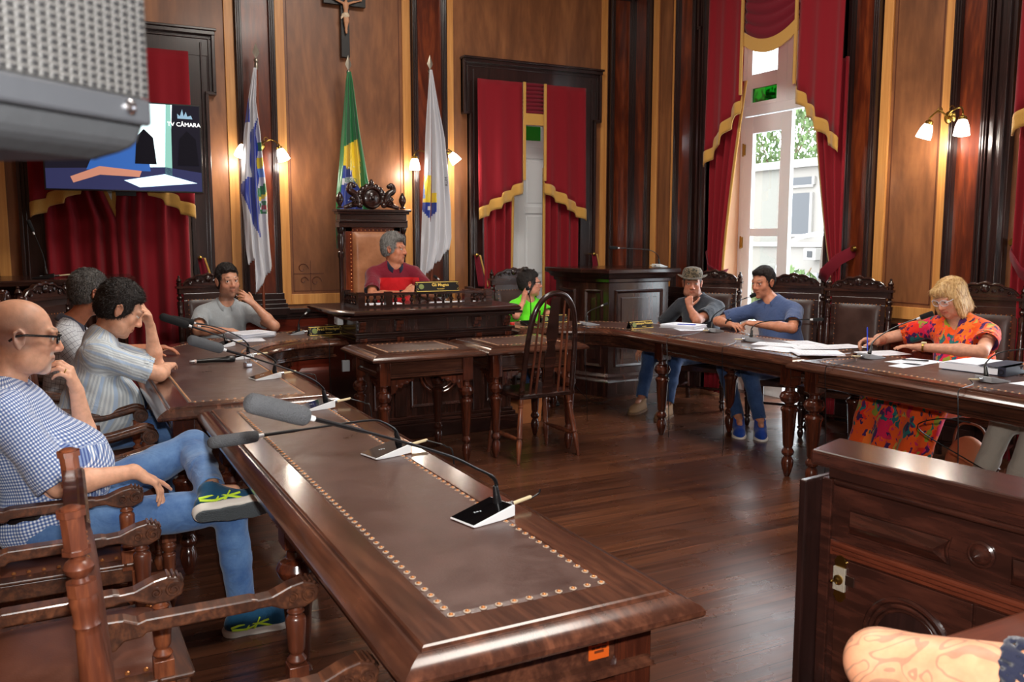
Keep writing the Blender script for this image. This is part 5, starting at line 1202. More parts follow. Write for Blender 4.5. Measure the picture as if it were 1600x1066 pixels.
    if sk:
        for i, (hp, K, An, fd) in enumerate(legs):
            upv = g('shoe_up', [(0, 0, 1), (0, 0, 1)])[i]; shoe(root, An, fd, upv, sk['mats'], sk.get('s', 1.), sk.get('name', 'shoe'), sk.get('sole', .02), (sk['stripes'], sk.get('side', [1, 1])[i]) if 'stripes' in sk else None)
    # ---- hair
    hr = g('hair')
    if hr: hr(root, P, HF, hs, hc)
    root['_'] = 0; del root['_']
    return root, P, HF, dict(fing=fingers, u=u, fw=fw, rt=rt2, nb=nb, mid=mid, P0=P0)
def strands(root, hobj, n, length, flow, jit=.35, lift=.25, wd=.0011, seed=1):
    me = hobj.data; nv = len(me.vertices); co = np.empty(nv * 3, np.float32); me.vertices.foreach_get('co', co); co = co.reshape(-1, 3); nf = len(me.polygons); nn = np.empty(nv * 3, np.float32); me.vertices.foreach_get('normal', nn); nn = nn.reshape(-1, 3)
    R = np.random.RandomState(seed); idx = R.randint(0, nv, n); p = co[idx]; N_ = nn[idx]; fl = (flow(p + np.array(root.location)) if callable(flow) else np.array(flow, float)[None, :]) + R.randn(n, 3) * jit; fl -= N_ * (fl * N_).sum(1)[:, None]; fl /= np.linalg.norm(fl, axis=1)[:, None] + 1e-6
    d = fl + N_ * (lift + R.randn(n, 1) * .12); d /= np.linalg.norm(d, axis=1)[:, None]; s = np.cross(d, N_ + R.randn(n, 3) * .4); s /= np.linalg.norm(s, axis=1)[:, None] + 1e-6; L_ = length * (.6 + .7 * R.rand(n, 1))
    a = p - N_ * .002 - s * wd; b = p - N_ * .002 + s * wd; m1 = p + d * L_ * .55 - N_ * .0; c1 = m1 + s * wd * .8; c0 = m1 - s * wd * .8; t = p + d * L_ - N_ * L_ * .12
    vs = np.stack([a, b, c1, c0, t], 1).reshape(-1, 3); i = np.arange(n) * 5; me2 = bpy.data.meshes.new('hair_strands'); me2.from_pydata(vs.tolist(), [], [(k, k + 1, k + 2, k + 3) for k in i] + [(k + 3, k + 2, k + 4) for k in i]); me2.materials.append(me.materials[0])
    o = bpy.data.objects.new('hair_strands', me2); COL.objects.link(o); o.parent = hobj; tag(o, kind='stuff'); return o
def short_hair(mat, top=.014, side=.008, front=.075, low=-.03, disp=.004, fringe=0, sideburn=True, seed=2, back=-.05):
    def f(root, P, F, s, c):
        r, fw, u = F; M_ = np.stack([r, fw, u], 1); S = Sdf(); E = lambda x, y, z, a, b, d, k=.02, sub=0: S.el(P(x, y, z), (a * s, b * s, d * s), k * s, M_, sub)
        E(0, -.020, .042 + top * .5, .076 + side, .098 + side, .082 + top); E(0, -.035, -.01, .068 + side, .075 + side, .07, .03)
        if fringe: E(0, .055, .085, .055, .035, .02 + fringe, .02)
        E(0, .125, -.020, .102, .092, .118, .012, 1)       # face
        for sx in (-1, 1): E(sx * .085, -.012, -.012, .022, .022, .036, .006, 1); E(sx * .062, .085, .050, .034, .042, .042, .012, 1)
        S.cut(P(0, -.03, back), -u * 1 + fw * .35, None, .01)
        def dsp(v, n): return disp * .45 * wr_noise(v, 230, seed) + disp * .4 * wr_noise(v, 90, seed + 3)
        ho = sdf_obj('hair', S, .0055, mat, root, 1, disp=dsp)
        def flow(pw):
            q = (pw - np.array(c)) / s; y = q @ fw; z = q @ u; x = q @ r; k = np.clip((y - .0) / .05, 0, 1) * np.clip((z - .02) / .03, 0, 1)
            return (1 - k)[:, None] * (-u * .8 - fw * .25)[None, :] + k[:, None] * (u * .7 + fw * .25 + r * .45)[None, :]
        strands(root, ho, 7000, .012 + top * .6, flow, jit=.3 + disp * 80, lift=.34, wd=.0014, seed=seed)
    return f
# ------------------------------------------------------------------ the people
TONE = srgb(206, 142, 108); TONE2 = srgb(226, 172, 142); TONE3 = srgb(196, 128, 96)
SNEAK = dict(mats=[cloth_mat('teal_mesh_upper', srgb(22, 72, 104)), M_RUBBER, M_GREYR], stripes=plain('lime_overlay', srgb(206, 240, 60), .5), name='sneaker', s=1.08, sole=.022, side=[1, 1])
# bald man, legs crossed, hand at his chin
b, bP, bF, bi = person('bald man in black glasses, blue checked shirt and jeans, legs crossed, hand at chin', pelvis=(-.10, 3.60, .56), sh=((-.205, 3.42, 1.01), (-.165, 3.80, .985)), head=(-.135, 3.61, 1.245), hs=1.09,
    face=(1, .04, -.14), hup=(.05, 0, 1), fat=1.15, wide=1.02, jowl=.6, h=.005, tone=TONE2, brow=srgb(150, 130, 112), beard=('goatee', srgb(226, 214, 204), .75), balding=srgb(206, 190, 180),
    armR=((-.045, 3.375, .735), (.20, 3.425, .742), (.75, .12, -.55), (-.35, .1, -1), [(2, 8, 5), (28, 22, 15), (34, 22, 15), (34, 22, 15)], dict(spread=.22, thumb=(.8, .7, .1), tcurl=5)),
    armL=((.06, 3.86, .74), (.03, 3.80, 1.0), (-.25, -.35, .9), (-.8, .3, -.3), [(35, 50, 30), (40, 55, 30), (42, 55, 30), (45, 55, 30)], dict(thumb=(.7, .5, .5))),
    legR=((.545, 3.50, .54), (.585, 3.515, .10), (.97, .05, 0)), legL=((.46, 3.86, .71), (.475, 3.42, .625), (.99, -.05, .0)), shoe_up=[(0, 0, 1), (.0, .80, .6)],
    shirt=C_CHECK, sleeve=.97, flare=.014, loose=.008, collar=C_CHECK, trousers=C_JEAN, tleg=.95, shoes=SNEAK, hem=.10, wr=.006, seed=11)
glasses(b, bP, srgb(18, 18, 20), .0034, .025, .016)
m = MB(); bl = V(b.location); cen = V(bi['P0'] + bi['u'] * .055) - bl; m.tube([cen + V(bi['rt'] * .178 * math.cos(a) + bi['fw'] * .15 * math.sin(a)) for a in [2 * PI * k / 40 for k in range(41)]], 1, 8, sq=(.003, .017)); m.build('belt', M_BELT, b, smooth=40)
_f = bi['fing'][6]; m = MB(); m.lathe([(_f[2] * .9, -.002), (_f[2] + .0012, -.002), (_f[2] + .0012, .002), (_f[2] * .9, .002)], V(_f[0] * .55 + _f[1] * .45) - bl, V(_f[1] - _f[0]), 16); m.build('ring', M_BRASS, b, smooth=True)
# striped shirt man, brow in hand, forearm on the table
person('dark-haired man in a pale striped short-sleeved shirt, forehead in his hand', pelvis=(.03, 5.15, .55), sh=((.15, 4.985, 1.0), (.185, 5.34, .985)), head=(.275, 5.15, 1.215), hs=1.10, face=(1, .02, -.55), hup=(.5, 0, .85), fat=1.25, wide=1.12, jowl=.9,
    h=.0062, tone=TONE2, brow=srgb(50, 36, 30), armR=((.44, 4.97, .875), (.50, 5.20, .875), (.3, .95, .05), (0, 0, -1), [18, 18, 18, 20]), armL=((.46, 5.36, .87), (.435, 5.30, 1.10), (-.15, -.35, .92), (-.8, -.2, -.1), [(15, 30, 20), (35, 50, 30), (45, 60, 30), (50, 60, 30)], dict(thumb=(.75, .5, .4))),
    legR=((.50, 5.05, .56), (.48, 5.05, .10), (1, 0, 0)), legL=((.50, 5.28, .56), (.52, 5.28, .10), (1, 0, 0)), shirt=C_STRIPE, collar=C_STRIPE, sleeve=.86, flare=.014, loose=.012, hem=.16, trousers=C_JEAN, hair=short_hair(H_BLACK, .018, .012, disp=.006, back=-.06), wr=.006, seed=21,
    shoes=dict(mats=[M_BLACK, M_BLACKM]))
p3, q3, _, _i = person('grey-haired man in a white windowpane-check shirt, seen from behind the striped one', pelvis=(-.06, 5.90, .54), sh=((.0, 5.74, 1.02), (.06, 6.08, 1.02)), head=(.155, 5.88, 1.265), hs=1.06, face=(.93, .36, -.12), fat=.6, h=.007, tone=TONE3, brow=srgb(70, 60, 56),
    armR=((.14, 5.68, .80), (.38, 5.80, .885), (.9, .4, 0), (0, 0, -1), [20, 20, 20, 20]), armL=((.25, 6.2, .86), (.5, 6.15, .88), (1, -.1, 0), (0, 0, -1), [20, 20, 20, 20]), legR=((.38, 5.82, .56), (.36, 5.82, .10), (1, 0, 0)), legL=((.38, 6.02, .56), (.40, 6.02, .10), (1, 0, 0)),
    shirt=C_GRIDS, collar=C_GRIDS, sleeve=.85, flare=.012, trousers=C_JEAND, hair=short_hair(H_DGREY, .014, .009, disp=.003), seed=31, shoes=dict(mats=[M_BLACK, M_BLACKM]))
glasses(p3, q3, srgb(40, 36, 34), .0016)
# grey polo man
person('young man with short dark hair in a grey polo shirt, fingers at his mouth', pelvis=(1.16, 7.66, .54), sh=((1.015, 7.55, .985), (1.395, 7.58, .985)), head=(1.232, 7.53, 1.245), hs=1.08, face=(.20, -1, -.03), hup=(-.05, 0, 1), wide=1.04, h=.0065, tone=srgb(208, 152, 124), brow=srgb(30, 22, 20), brow_w=1.2,
    beard=('stubble', srgb(96, 70, 60), .5), gaze=(.25, 0), armR=((.94, 7.22, .875), (1.10, 7.10, .875), (1, .05, 0), (0, 0, -1), [20, 22, 22, 25]), armL=((1.55, 7.27, .875), (1.405, 7.35, 1.055), (-.65, .08, .62), (-.35, .8, -.4), [(10, 25, 15), (18, 30, 20), (30, 35, 25), (40, 40, 25)], dict(spread=.1)),
    legR=((1.06, 7.25, .54), (1.06, 7.25, .10), (0, -1, 0)), legL=((1.28, 7.25, .54), (1.28, 7.25, .10), (0, -1, 0)), shirt=C_GREY, collar=C_GREY, sleeve=.72, flare=.01, trousers=C_JEAND, hair=short_hair(H_BLACK, .012, .005, fringe=.006), seed=41, shoes=dict(mats=[M_BLACK, M_BLACKM]))
# presiding man
def gilcol(v):
    c = np.tile(np.array(srgb(112, 16, 36)[:3]), (len(v), 1)); m = (v[:, 2] < 1.245) & (np.abs(v[:, 0] - 2.70) < .175); c[m] = srgb(204, 22, 30)[:3]; m = ((np.abs(v[:, 0] - 2.70) > .23) & (v[:, 2] < 1.165)); c[m] = srgb(22, 24, 46)[:3]; return c
gm, gP, gF, gi = person('grey-haired man in a maroon and red polo presiding from the throne, hands together', base_z=.28, pelvis=(2.68, 7.68, .83), sh=((2.495, 7.55, 1.285), (2.89, 7.52, 1.285)), head=(2.70, 7.53, 1.50), hs=1.02, face=(.72, -.70, -.03), wide=1.05, fat=.4, h=.0065, tone=TONE3, brow=srgb(90, 70, 60), jowl=.3,
    armR=((2.40, 7.28, 1.10), (2.60, 7.03, 1.125), (.7, -.3, .35), (.6, .5, -.5), [30, 34, 36, 38]), armL=((2.96, 7.27, 1.10), (2.78, 7.02, 1.12), (-.75, -.2, .3), (-.4, .6, -.5), [28, 32, 34, 36]),
    legR=((2.57, 7.42, .78), (2.57, 7.42, .40), (0, -1, 0)), legL=((2.79, 7.42, .78), (2.79, 7.42, .40), (0, -1, 0)), shirt=C_ATTR, shirt_col=gilcol, collar=C_NAVY, sleeve=.80, flare=.01, trousers=C_JEAND, hair=short_hair(H_GREY, .022, .010, fringe=.012, disp=.005), seed=51, shoes=dict(mats=[M_BLACK, M_BLACKM]))
wrist_thing(gm, (2.60, 7.03, 1.125), (2.40, 7.28, 1.10), (M_BLACK, M_BLACK), name='wristwatch')
# woman in green
def bun_hair(root, P, F, s, c):
    short_hair(H_BLACK, .014, .012, disp=.004, back=-.06)(root, P, F, s, c)
    r, fw, u = F; S = Sdf()
    for i in range(14):
        a = i * 2.4; S.el(P(.035 * math.cos(a) * (i % 3) / 2, -.055 + .03 * math.sin(a) * ((i + 1) % 3) / 2, .128 + .022 * math.sin(i * 1.7)), (.024, .024, .022), .008)
    sdf_obj('hair_bun', S, .006, H_BLACK, root, 1, disp=lambda v, n: .004 * wr_noise(v, 200, 4))
    S = Sdf()
    for sx in (-1, 1): S.ch([P(sx * .075, .02, .03), P(sx * .082, .0, -.04), P(sx * .075, -.02, -.085), P(sx * .07, -.03, -.11)], [.012, .010, .009, .005], .01)
    sdf_obj('loose_hair', S, .006, H_BLACK, root, 1, disp=lambda v, n: .003 * wr_noise(v, 160, 6))
gw, wP, wF, wi = person('woman with dark hair in a bun, glasses and neon green top, hand at neck', pelvis=(4.05, 7.66, .52), sh=((3.93, 7.53, .935), (4.235, 7.58, .93)), head=(4.10, 7.52, 1.155), hs=.98, face=(.93, -.36, .02), wide=.98, bust=1, h=.0065, tone=srgb(216, 150, 124), brow=srgb(44, 30, 26), lip=(.95, .45, .45), arm_r=.82, hand_s=.9,
    armR=((3.83, 7.30, .865), (3.97, 7.42, .985), (.28, .12, .95), (.75, .1, -.5), [12, 14, 16, 18]), armL=((4.26, 7.32, .82), (4.12, 7.12, .865), (-.6, -.6, 0), (0, 0, -1), [20, 20, 20, 20]), legR=((3.97, 7.25, .50), (3.97, 7.25, .10), (0, -1, 0)), legL=((4.15, 7.25, .50), (4.15, 7.25, .10), (0, -1, 0)),
    shirt=C_NEON, sleeve=.62, flare=.01, neck_r=.066, trousers=C_JEAND, hair=bun_hair, seed=61, shoes=dict(mats=[M_BLACK, M_BLACKM]))
glasses(gw, wP, srgb(40, 38, 44), .0022, .025, .018)
# man in the hat
def camo_nodes(nt, b):
    tc = nt.nodes.new('ShaderNodeTexCoord'); n = nt.nodes.new('ShaderNodeTexNoise'); n.inputs['Scale'].default_value = 17; n.inputs['Detail'].default_value = 3; nt.links.new(tc.outputs['Object'], n.inputs['Vector'])
    r = ramp(nt, n.outputs['Fac'], [(0, srgb(70, 62, 50)), (.42, srgb(110, 96, 76)), (.5, srgb(52, 50, 40)), (.58, srgb(120, 106, 86)), (.64, srgb(70, 50, 38))]); r.color_ramp.interpolation = 'CONSTANT'; nt.links.new(r.outputs['Color'], b.inputs['Base Color'])
C_CAMO = cloth_mat('camouflage_canvas', srgb(90, 80, 60), nodes=camo_nodes)
M_BOOT = plain('tan_suede', srgb(168, 130, 94), .8, bump=.3, bscale=60)
hm, hP, hF, hi = person('man in a camouflage hat and charcoal polo, chin on his fist', pelvis=(5.42, 6.42, .53), sh=((5.28, 6.66, .965), (5.41, 6.28, .97)), head=(5.24, 6.44, 1.18), hs=1.04, face=(-.62, -.78, -.05), wide=1.04, fat=.7, h=.0065, tone=srgb(190, 128, 102), brow=srgb(70, 56, 50), jowl=.5, beard=('stubble', srgb(130, 100, 88), .3),
    armR=((5.22, 6.93, .71), (4.98, 6.80, .56), (-.8, -.1, -.5), (-.2, 0, -1), [22, 24, 24, 26], dict(spread=.15)), armL=((5.06, 6.14, .86), (5.11, 6.31, .965), (.0, .15, .8), (.5, .5, -.2), [(70, 80, 50)] * 4),
    legR=((4.93, 6.66, .50), (4.72, 6.50, .10), (-.85, -.5, 0)), legL=((4.93, 6.28, .51), (4.76, 6.16, .10), (-.85, -.5, 0)), shirt=C_CHAR, collar=C_CHAR, sleeve=.74, flare=.01, trousers=C_JEAND, shoes=dict(mats=[M_BOOT, plain('dark_tan_sole', srgb(120, 90, 64), .8)], s=1.1, name='boot'), seed=71,
    hair=short_hair(H_DGREY, .004, .004, disp=.002))
hb = V(hm.location); m = MB(); R_, F_, U_ = [V(q) for q in hF]
hM = Matrix(((R_.x, F_.x, U_.x, 0), (R_.y, F_.y, U_.y, 0), (R_.z, F_.z, U_.z, 0), (0, 0, 0, 1))); m.T = Matrix.Translation(V(hP(0, -.014, .062)) - hb) @ hM
m.lathe([(.093, -.012), (.094, .0), (.094, .03), (.088, .055), (.072, .078), (.04, .088), (.005, .09)], n=32, sy=1.2); ht = m.build('bush_hat', C_CAMO, hm, smooth=50)
m = MB(); m.T = Matrix.Translation(V(hP(0, -.014, .062)) - hb) @ hM
m.grid(lambda u, v: ((.092 + .045 * v) * math.cos(2 * PI * u), (.092 + .045 * v) * 1.18 * math.sin(2 * PI * u), -.004 + (.034 * math.cos(2 * PI * u) ** 2 - .014) * v ** 1.3), 48, 5); m.build('brim', C_CAMO, ht, smooth=80, solid=.004)
# man in the blue polo speaking into a microphone
M_BSH = [cloth_mat('royal_blue_mesh', srgb(20, 62, 150)), M_RUBBER]
bm_, bmP, bmF, bmi = person('man in a slate-blue polo at his microphone, hands clasped on the table', pelvis=(5.50, 5.42, .53), sh=((5.385, 5.76, .985), (5.46, 5.36, 1.0)), head=(5.375, 5.66, 1.22), hs=1.04, face=(-.96, -.16, -.14), wide=1.06, fat=.5, h=.0062, tone=srgb(202, 138, 108), brow=srgb(34, 26, 24),
    armR=((5.12, 5.93, .872), (5.02, 5.67, .872), (-.1, -.95, .0), (.25, 0, -1), [16, 18, 20, 24], dict(thumb=(.9, .4, .2))), armL=((5.24, 5.17, .875), (5.08, 5.40, .895), (-.35, .9, .06), (.2, .1, -1), [30, 32, 34, 36], dict(thumb=(.9, .4, .2))),
    legR=((4.98, 5.66, .50), (4.88, 5.36, .11), (-.6, -.8, -.12)), legL=((4.98, 5.36, .50), (4.98, 5.22, .11), (-.6, -.8, -.12)), shirt=C_BLUE, collar=C_BLUE, sleeve=.80, flare=.012, loose=.004, trousers=C_JEAND, hair=short_hair(H_BLACK, .010, .004, fringe=.008), shoes=dict(mats=M_BSH, s=1.08, name='sneaker', sole=.024), seed=81)
wrist_thing(bm_, (5.02, 5.66, .88), (5.10, 5.93, .875), (M_BLACK, M_BLACK), w_=.024, name='wristwatch')
for sh_ in [c for c in bm_.children if c.name.startswith('sneaker')]:   # white letter on each shoe's side
    me = sh_.data; vs = [v.co for v in me.vertices]; cx = sum((v.x for v in vs)) / len(vs); cy = sum((v.y for v in vs)) / len(vs); 
    m = MB(); m.T = Matrix.Translation((cx - .035, cy - .0, .062)) @ Matrix.Rotation(math.atan2(-.8, -.6), 4, 'Z') @ Matrix.Translation((0, .047, 0)) @ Matrix.Rotation(PI, 4, 'Z') @ Matrix.Rotation(D(-14), 4, 'X')
    for a, b_, t in (((-.02, .018), (.016, .018), .004), ((.014, .016), (-.016, -.014), .004), ((-.018, -.016), (.02, -.016), .004)): m.tube([(a[0], 0, a[1]), (b_[0], 0, b_[1])], 1, 8, sq=(.003, .0045))
    m.build('shoe_letter', M_RUBBER, sh_)
# woman in the floral dress
def bob_hair(root, P, F, s, c):
    r, fw, u = F; M_ = np.stack([r, fw, u], 1); S = Sdf(); E = lambda x, y, z, a, b, d, k=.02, sub=0: S.el(P(x, y, z), (a * s, b * s, d * s), k * s, M_, sub)
    E(0, -.02, .045, .095, .112, .095); E(0, -.04, -.03, .094, .088, .10, .03); E(0, -.05, -.095, .096, .076, .065, .03)
    for sx in (-1, 1): E(sx * .080, .020, -.045, .022, .05, .105, .02)
    E(.02, .060, .075, .062, .045, .030, .02); E(-.008, .122, -.05, .066, .075, .112, .012, 1); E(0, .02, -.13, .055, .09, .06, .01, 1); S.cut(P(0, 0, -.145), -u, None, .01)
    ho = sdf_obj('hair', S, .0055, H_BLOND, root, 2, disp=lambda v, n: .0012 * np.sin(np.arctan2((v - c) @ r, (v - c) @ fw) * 34 + 1.5 * wr_noise(v, 20, 2)) + .0015 * wr_noise(v, 120, 3))
    strands(root, ho, 5000, .035, -u + fw * .05, jit=.08, lift=.06, wd=.0009)
wm, mP, mF, mi = person('blonde woman with a bob in an orange floral dress, writing with a pen', pelvis=(5.47, 3.70, .53), sh=((5.42, 4.03, .985), (5.46, 3.63, .975)), head=(5.37, 3.87, 1.20), hs=1.0, face=(-.92, .05, -.42), hup=(-.35, .12, .95), wide=1.05, fat=.8, bust=1, h=.0062, tone=srgb(216, 158, 130), brow=srgb(150, 112, 80), lip=(.95, .35, .38), jowl=.4, arm_r=.98, hand_s=.95,
    armR=((5.20, 4.27, .88), (5.02, 4.17, .885), (-.75, .35, .1), (-.1, -.3, -.9), [(30, 40, 25), (40, 45, 25), (48, 45, 25), (52, 45, 25)], dict(thumb=(.8, .35, .5))), armL=((5.17, 3.48, .885), (5.03, 3.82, .882), (-.25, .92, .0), (0, 0, -1), [8, 10, 12, 14]),
    legR=((4.88, 3.95, .50), (4.78, 3.95, .10), (-1, 0, 0)), legL=((4.88, 3.62, .50), (4.78, 3.62, .10), (-1, 0, 0)), shirt=C_FLOR, sleeve=.62, flare=.022, loose=.010, vneck=1, neck_r=.07, hair=bob_hair, seed=91, shoes=dict(mats=[M_BELT, M_BLACKM]))
glasses(wm, mP, srgb(210, 214, 222), .0018, .027, .02)
wrist_thing(wm, (5.03, 3.82, .882), (5.17, 3.48, .885), (M_BRASS, plain('watch_dial', srgb(240, 226, 180), .3)), w_=.012, face=.017)
S = Sdf(); S.el((5.42, 3.64, .53), (.19, .20, .13), .05); S.rc((5.40, 3.76, .54), (4.86, 3.99, .535), .105, .09, .05); S.rc((5.40, 3.56, .54), (4.86, 3.60, .535), .105, .09, .05)
for i in range(9):
    y = 3.50 + i * .066; S.rc((4.83 + .02 * math.sin(i * 2), y + .01, .55), (4.70 + .03 * math.sin(i * 2.3), y - .0 + .02 * math.cos(i), .20), .055, .045, .03)
S.cut((4.8, 3.7, .21), (0, 0, -1), None); S.cut((5.4, 3.6, .62), (0, 0, 1), None)
sdf_obj('skirt', S, .008, C_FLOR, wm, 2, wr=.008, wf=22, seed=6)
# person cut off by the right edge
person('person in beige trousers cut off by the right edge of the picture', pelvis=(5.36, 2.72, .53), sh=((5.36, 2.90, .97), (5.36, 2.52, .97)), head=(5.33, 2.68, 1.2), face=(-1, 0, -.1), h=.009, tone=TONE, brow=srgb(50, 40, 36), armR=((5.15, 3.0, .88), (5.03, 2.98, .88), (-.7, .3, .1), (0, 0, -1), [20, 20, 20, 20]), armL=((5.1, 2.4, .88), (4.95, 2.55, .88), (-.7, .3, 0), (0, 0, -1), [20, 20, 20, 20]),
    legR=((4.76, 3.04, .56), (4.66, 3.14, .10), (-.9, .3, 0)), legL=((4.74, 2.84, .56), (4.64, 2.92, .10), (-1, 0, 0)), shirt=C_CHAR, sleeve=.8, trousers=C_BEIGE, hair=short_hair(H_BLACK), shoes=dict(mats=[M_BELT, M_BLACKM]))
# ------------------------------------------------------------------ lettering helper
def text(name, body, size, mat, parent, loc, rot, extrude=.0006, align='CENTER', sp=1.0, bold=0):
    cu = bpy.data.curves.new(name, 'FONT'); cu.body = body; cu.size = size; cu.extrude = extrude; cu.align_x = align; cu.align_y = 'CENTER'; cu.space_character = sp; cu.offset = bold; cu.resolution_u = 3
    o = bpy.data.objects.new(name + '_c', cu); COL.objects.link(o); dg = bpy.context.evaluated_depsgraph_get(); me = bpy.data.meshes.new_from_object(o.evaluated_get(dg)); bpy.data.objects.remove(o)
    me.materials.clear(); me.materials.append(mat); t = bpy.data.objects.new(name, me); COL.objects.link(t); t.location = loc; t.rotation_euler = rot
    if parent is not None: t.parent = parent
    return t

# ------------------------------------------------------------------ flags on staffs
M_POLE = plain('varnished_staff', srgb(120, 56, 30), .35, coat=.3); M_SPEAR = plain('spear_metal', srgb(150, 142, 128), .35, metal=.7)
def satin(name, col): m = plain(name, col, .32, sheen=.4, spec=.6); return m
F_W = satin('white_satin', srgb(206, 206, 212)); F_B = satin('blue_satin', srgb(26, 52, 156)); F_G = satin('green_satin', srgb(10, 112, 56)); F_Y = satin('yellow_satin', srgb(236, 206, 40)); F_N = satin('navy_satin', srgb(28, 56, 150)); F_R = satin('red_satin', srgb(170, 30, 40)); F_LB = satin('sky_satin', srgb(110, 150, 220)); F_BR = satin('brown_satin', srgb(120, 84, 50))
def flag(label, x, y, zt, prof, colf, mats, nf=4.5, amp=.035, group=None, lean=0, yl=0):
    root = thing('flag', label, 'flag', (x, y, 0), 0, group); m = MB()
    m.tube([(lean, .03, 0.02), (0, 0, zt - .22)], .0125, 12); m.build('staff', M_POLE, root, smooth=True)
    m = MB(); m.lathe([(.016, 0), (.018, .05), (.013, .06), (.022, .075), (.02, .09), (.008, .10)], (0, 0, zt - .24), n=14)
    m.add([(0, 0, zt - .15), (-.032, 0, zt - .09), (0, -.009, zt - .09), (.032, 0, zt - .09), (0, .009, zt - .09), (0, 0, zt)], [(0, 1, 2), (0, 2, 3), (0, 3, 4), (0, 4, 1), (5, 2, 1), (5, 3, 2), (5, 4, 3), (5, 1, 4)]); m.build('spear_finial', M_SPEAR, root, smooth=30)
    m = MB(); m.lathe([(.02, 0), (.13, .004), (.14, .02), (.13, .035), (.03, .05), (.02, .09)], (lean, .03, 0), n=24); m.build('flag_stand', W_DK, root, smooth=40)
    m = MB(); nu, nv = 72, 110; zs = [p[0] for p in prof]
    def pt(u, v):
        z = prof[0][0] + (prof[-1][0] - prof[0][0]) * v; xl = np.interp(-z, [-q for q in zs], [p[1] for p in prof]); xr = np.interp(-z, [-q for q in zs], [p[2] for p in prof])
        k = min(1, (prof[0][0] - z) * 1.6 + .12); dy = amp * k * (math.sin(u * nf * 2 * PI + 1.2 * math.sin(v * 3)) + .4 * math.sin(u * nf * 3.3 * PI + v * 4))
        zz = z
        if v > .93: zz = z
        return (xl + (xr - xl) * u - x, -.03 + dy + yl, zz)
    m.grid(pt, nu, nv); i = 0
    m.m = [colf((i + .5) / nu, pt((i + .5) / nu, (j + .5) / nv)) for j in range(nv) for i in range(nu)]
    # ragged hanging corner: drop the faces below the slanting lower edge
    keep = [k for k, mi in enumerate(m.m) if mi >= 0]; m.f = [m.f[k] for k in keep]; m.m = [m.m[k] for k in keep]
    m.build('flag_cloth', mats, root, smooth=80, solid=.003); return root
def c1f(u, p):
    x, z = p[0] + 1.685, p[2]
    if z < 1.02 + (x - 1.57) * 1.6 and x > 1.60: return -1
    if x <= 1.60 and z < 1.42 + (1.60 - x) * -1.6 + .0: return -1
    if z < 1.30 and x < 1.60: return -1
    wob = .008 * math.sin(z * 23 + x * 9)
    if x > 1.665 + wob and 1.80 < z < 2.47 and x < 1.735 + (2.47 - z) * .03:      # coat of arms
        if z > 2.40: return 3 if x < 1.70 else 5
        if z > 2.33: return 0
        if z > 2.24: return 4 if (x - 1.665) * 2 < z - 2.24 + .05 else 0
        if z > 2.16: return 2
        if z > 2.08 + (x - 1.69) * .8: return 0
        if z > 1.99 + (x - 1.69) * .8: return 3
        if z > 1.955 + (x - 1.69) * .9: return 4
        d = math.hypot(x - 1.705, z - 1.88)
        return 5 if d < .02 else (0 if d < .038 and int(math.degrees(math.atan2(z - 1.88, x - 1.705)) // 36) % 2 else (3 if d < .055 else 0))
    if 2.64 < z < 2.88 and x < 1.603: return 1
    if 2.10 < z < 2.62 + (x - 1.64) * 2 and 1.603 + wob < x < 1.665 + wob: return 1
    if 1.60 < z <= 2.15 - max(0, 1.56 - x) * 1.2 and x < 1.662 + wob and z > 2.02 - (x - 1.51) * 2.9 + wob: return 1
    return 0
flag('blue and white state flag with a green and red coat of arms', 1.685, 8.32, 3.37, [(3.14, 1.655, 1.68), (2.83, 1.595, 1.665), (2.55, 1.555, 1.70), (2.3, 1.53, 1.72), (2.02, 1.51, 1.745), (1.75, 1.53, 1.745), (1.5, 1.535, 1.755), (1.25, 1.56, 1.77), (.98, 1.56, 1.66)], c1f, [F_W, F_B, F_LB, F_G, F_Y, F_R], 3, .03, 'flags on staffs behind the desk')
def c2f(u, p):
    x, z = p[0] + 2.55, p[2]
    if u < .10: return 0
    edge = 2.46 + (u) * .12
    if z > edge: return 0
    if u > .80 - max(0, (2.35 - z)) * .25: return 0
    disc = 2.30 - (u - .1) ** 2 * .75
    if z > disc: return 1
    band = 2.13 + u * .09
    if abs(z - band) < .026: return 3
    if z < 1.6: return 0
    return 2
f2 = flag('green and yellow national flag with a blue disc, behind the high chair', 2.55, 8.32, 3.34, [(3.18, 2.53, 2.565), (3.10, 2.515, 2.58), (2.65, 2.475, 2.64), (2.3, 2.44, 2.70), (2.0, 2.40, 2.75), (1.7, 2.385, 2.78), (1.5, 2.385, 2.70)], c2f, [F_G, F_Y, F_N, F_W], 4, .03, 'flags on staffs behind the desk')
text('flag_motto', 'ESSO', .055, F_G, f2, (-.035, -.115, 2.15), (PI / 2, 0, .0), .001)
m = MB()
for (sx_, sz_) in ((-.05, 2.27), (-.02, 2.24), (.0, 2.28), (-.08, 2.06), (-.03, 2.02), (.03, 2.05), (-.06, 1.96), (.0, 1.93), (.05, 1.99)):
    m.lathe([(.001, 0), (.006, .0), (.006, .003), (.001, .004)], (sx_, -.108, sz_), (0, -1, 0), 5)
m.build('flag_stars', F_W, f2)
def c3f(u, p):
    x, z = p[0] + 3.39, p[2]
    if z < 1.16 + (x - 3.24) * 1.0: return -1
    if x < 3.315 and 2.0 < z < 2.20 and x > 3.24: return 1
    if 3.315 <= x < 3.37 and 2.0 < z < 2.22: return 2
    if 3.30 < x < 3.42 and 1.95 < z < 2.06: return 2
    if abs(x - 3.355) < .068 * min(1, (z - 1.80) / .08) ** .6 and 1.80 < z <= 1.95: return 4 if (x - 3.355) ** 2 + (z - 1.90) ** 2 < .0006 else 3
    return 0
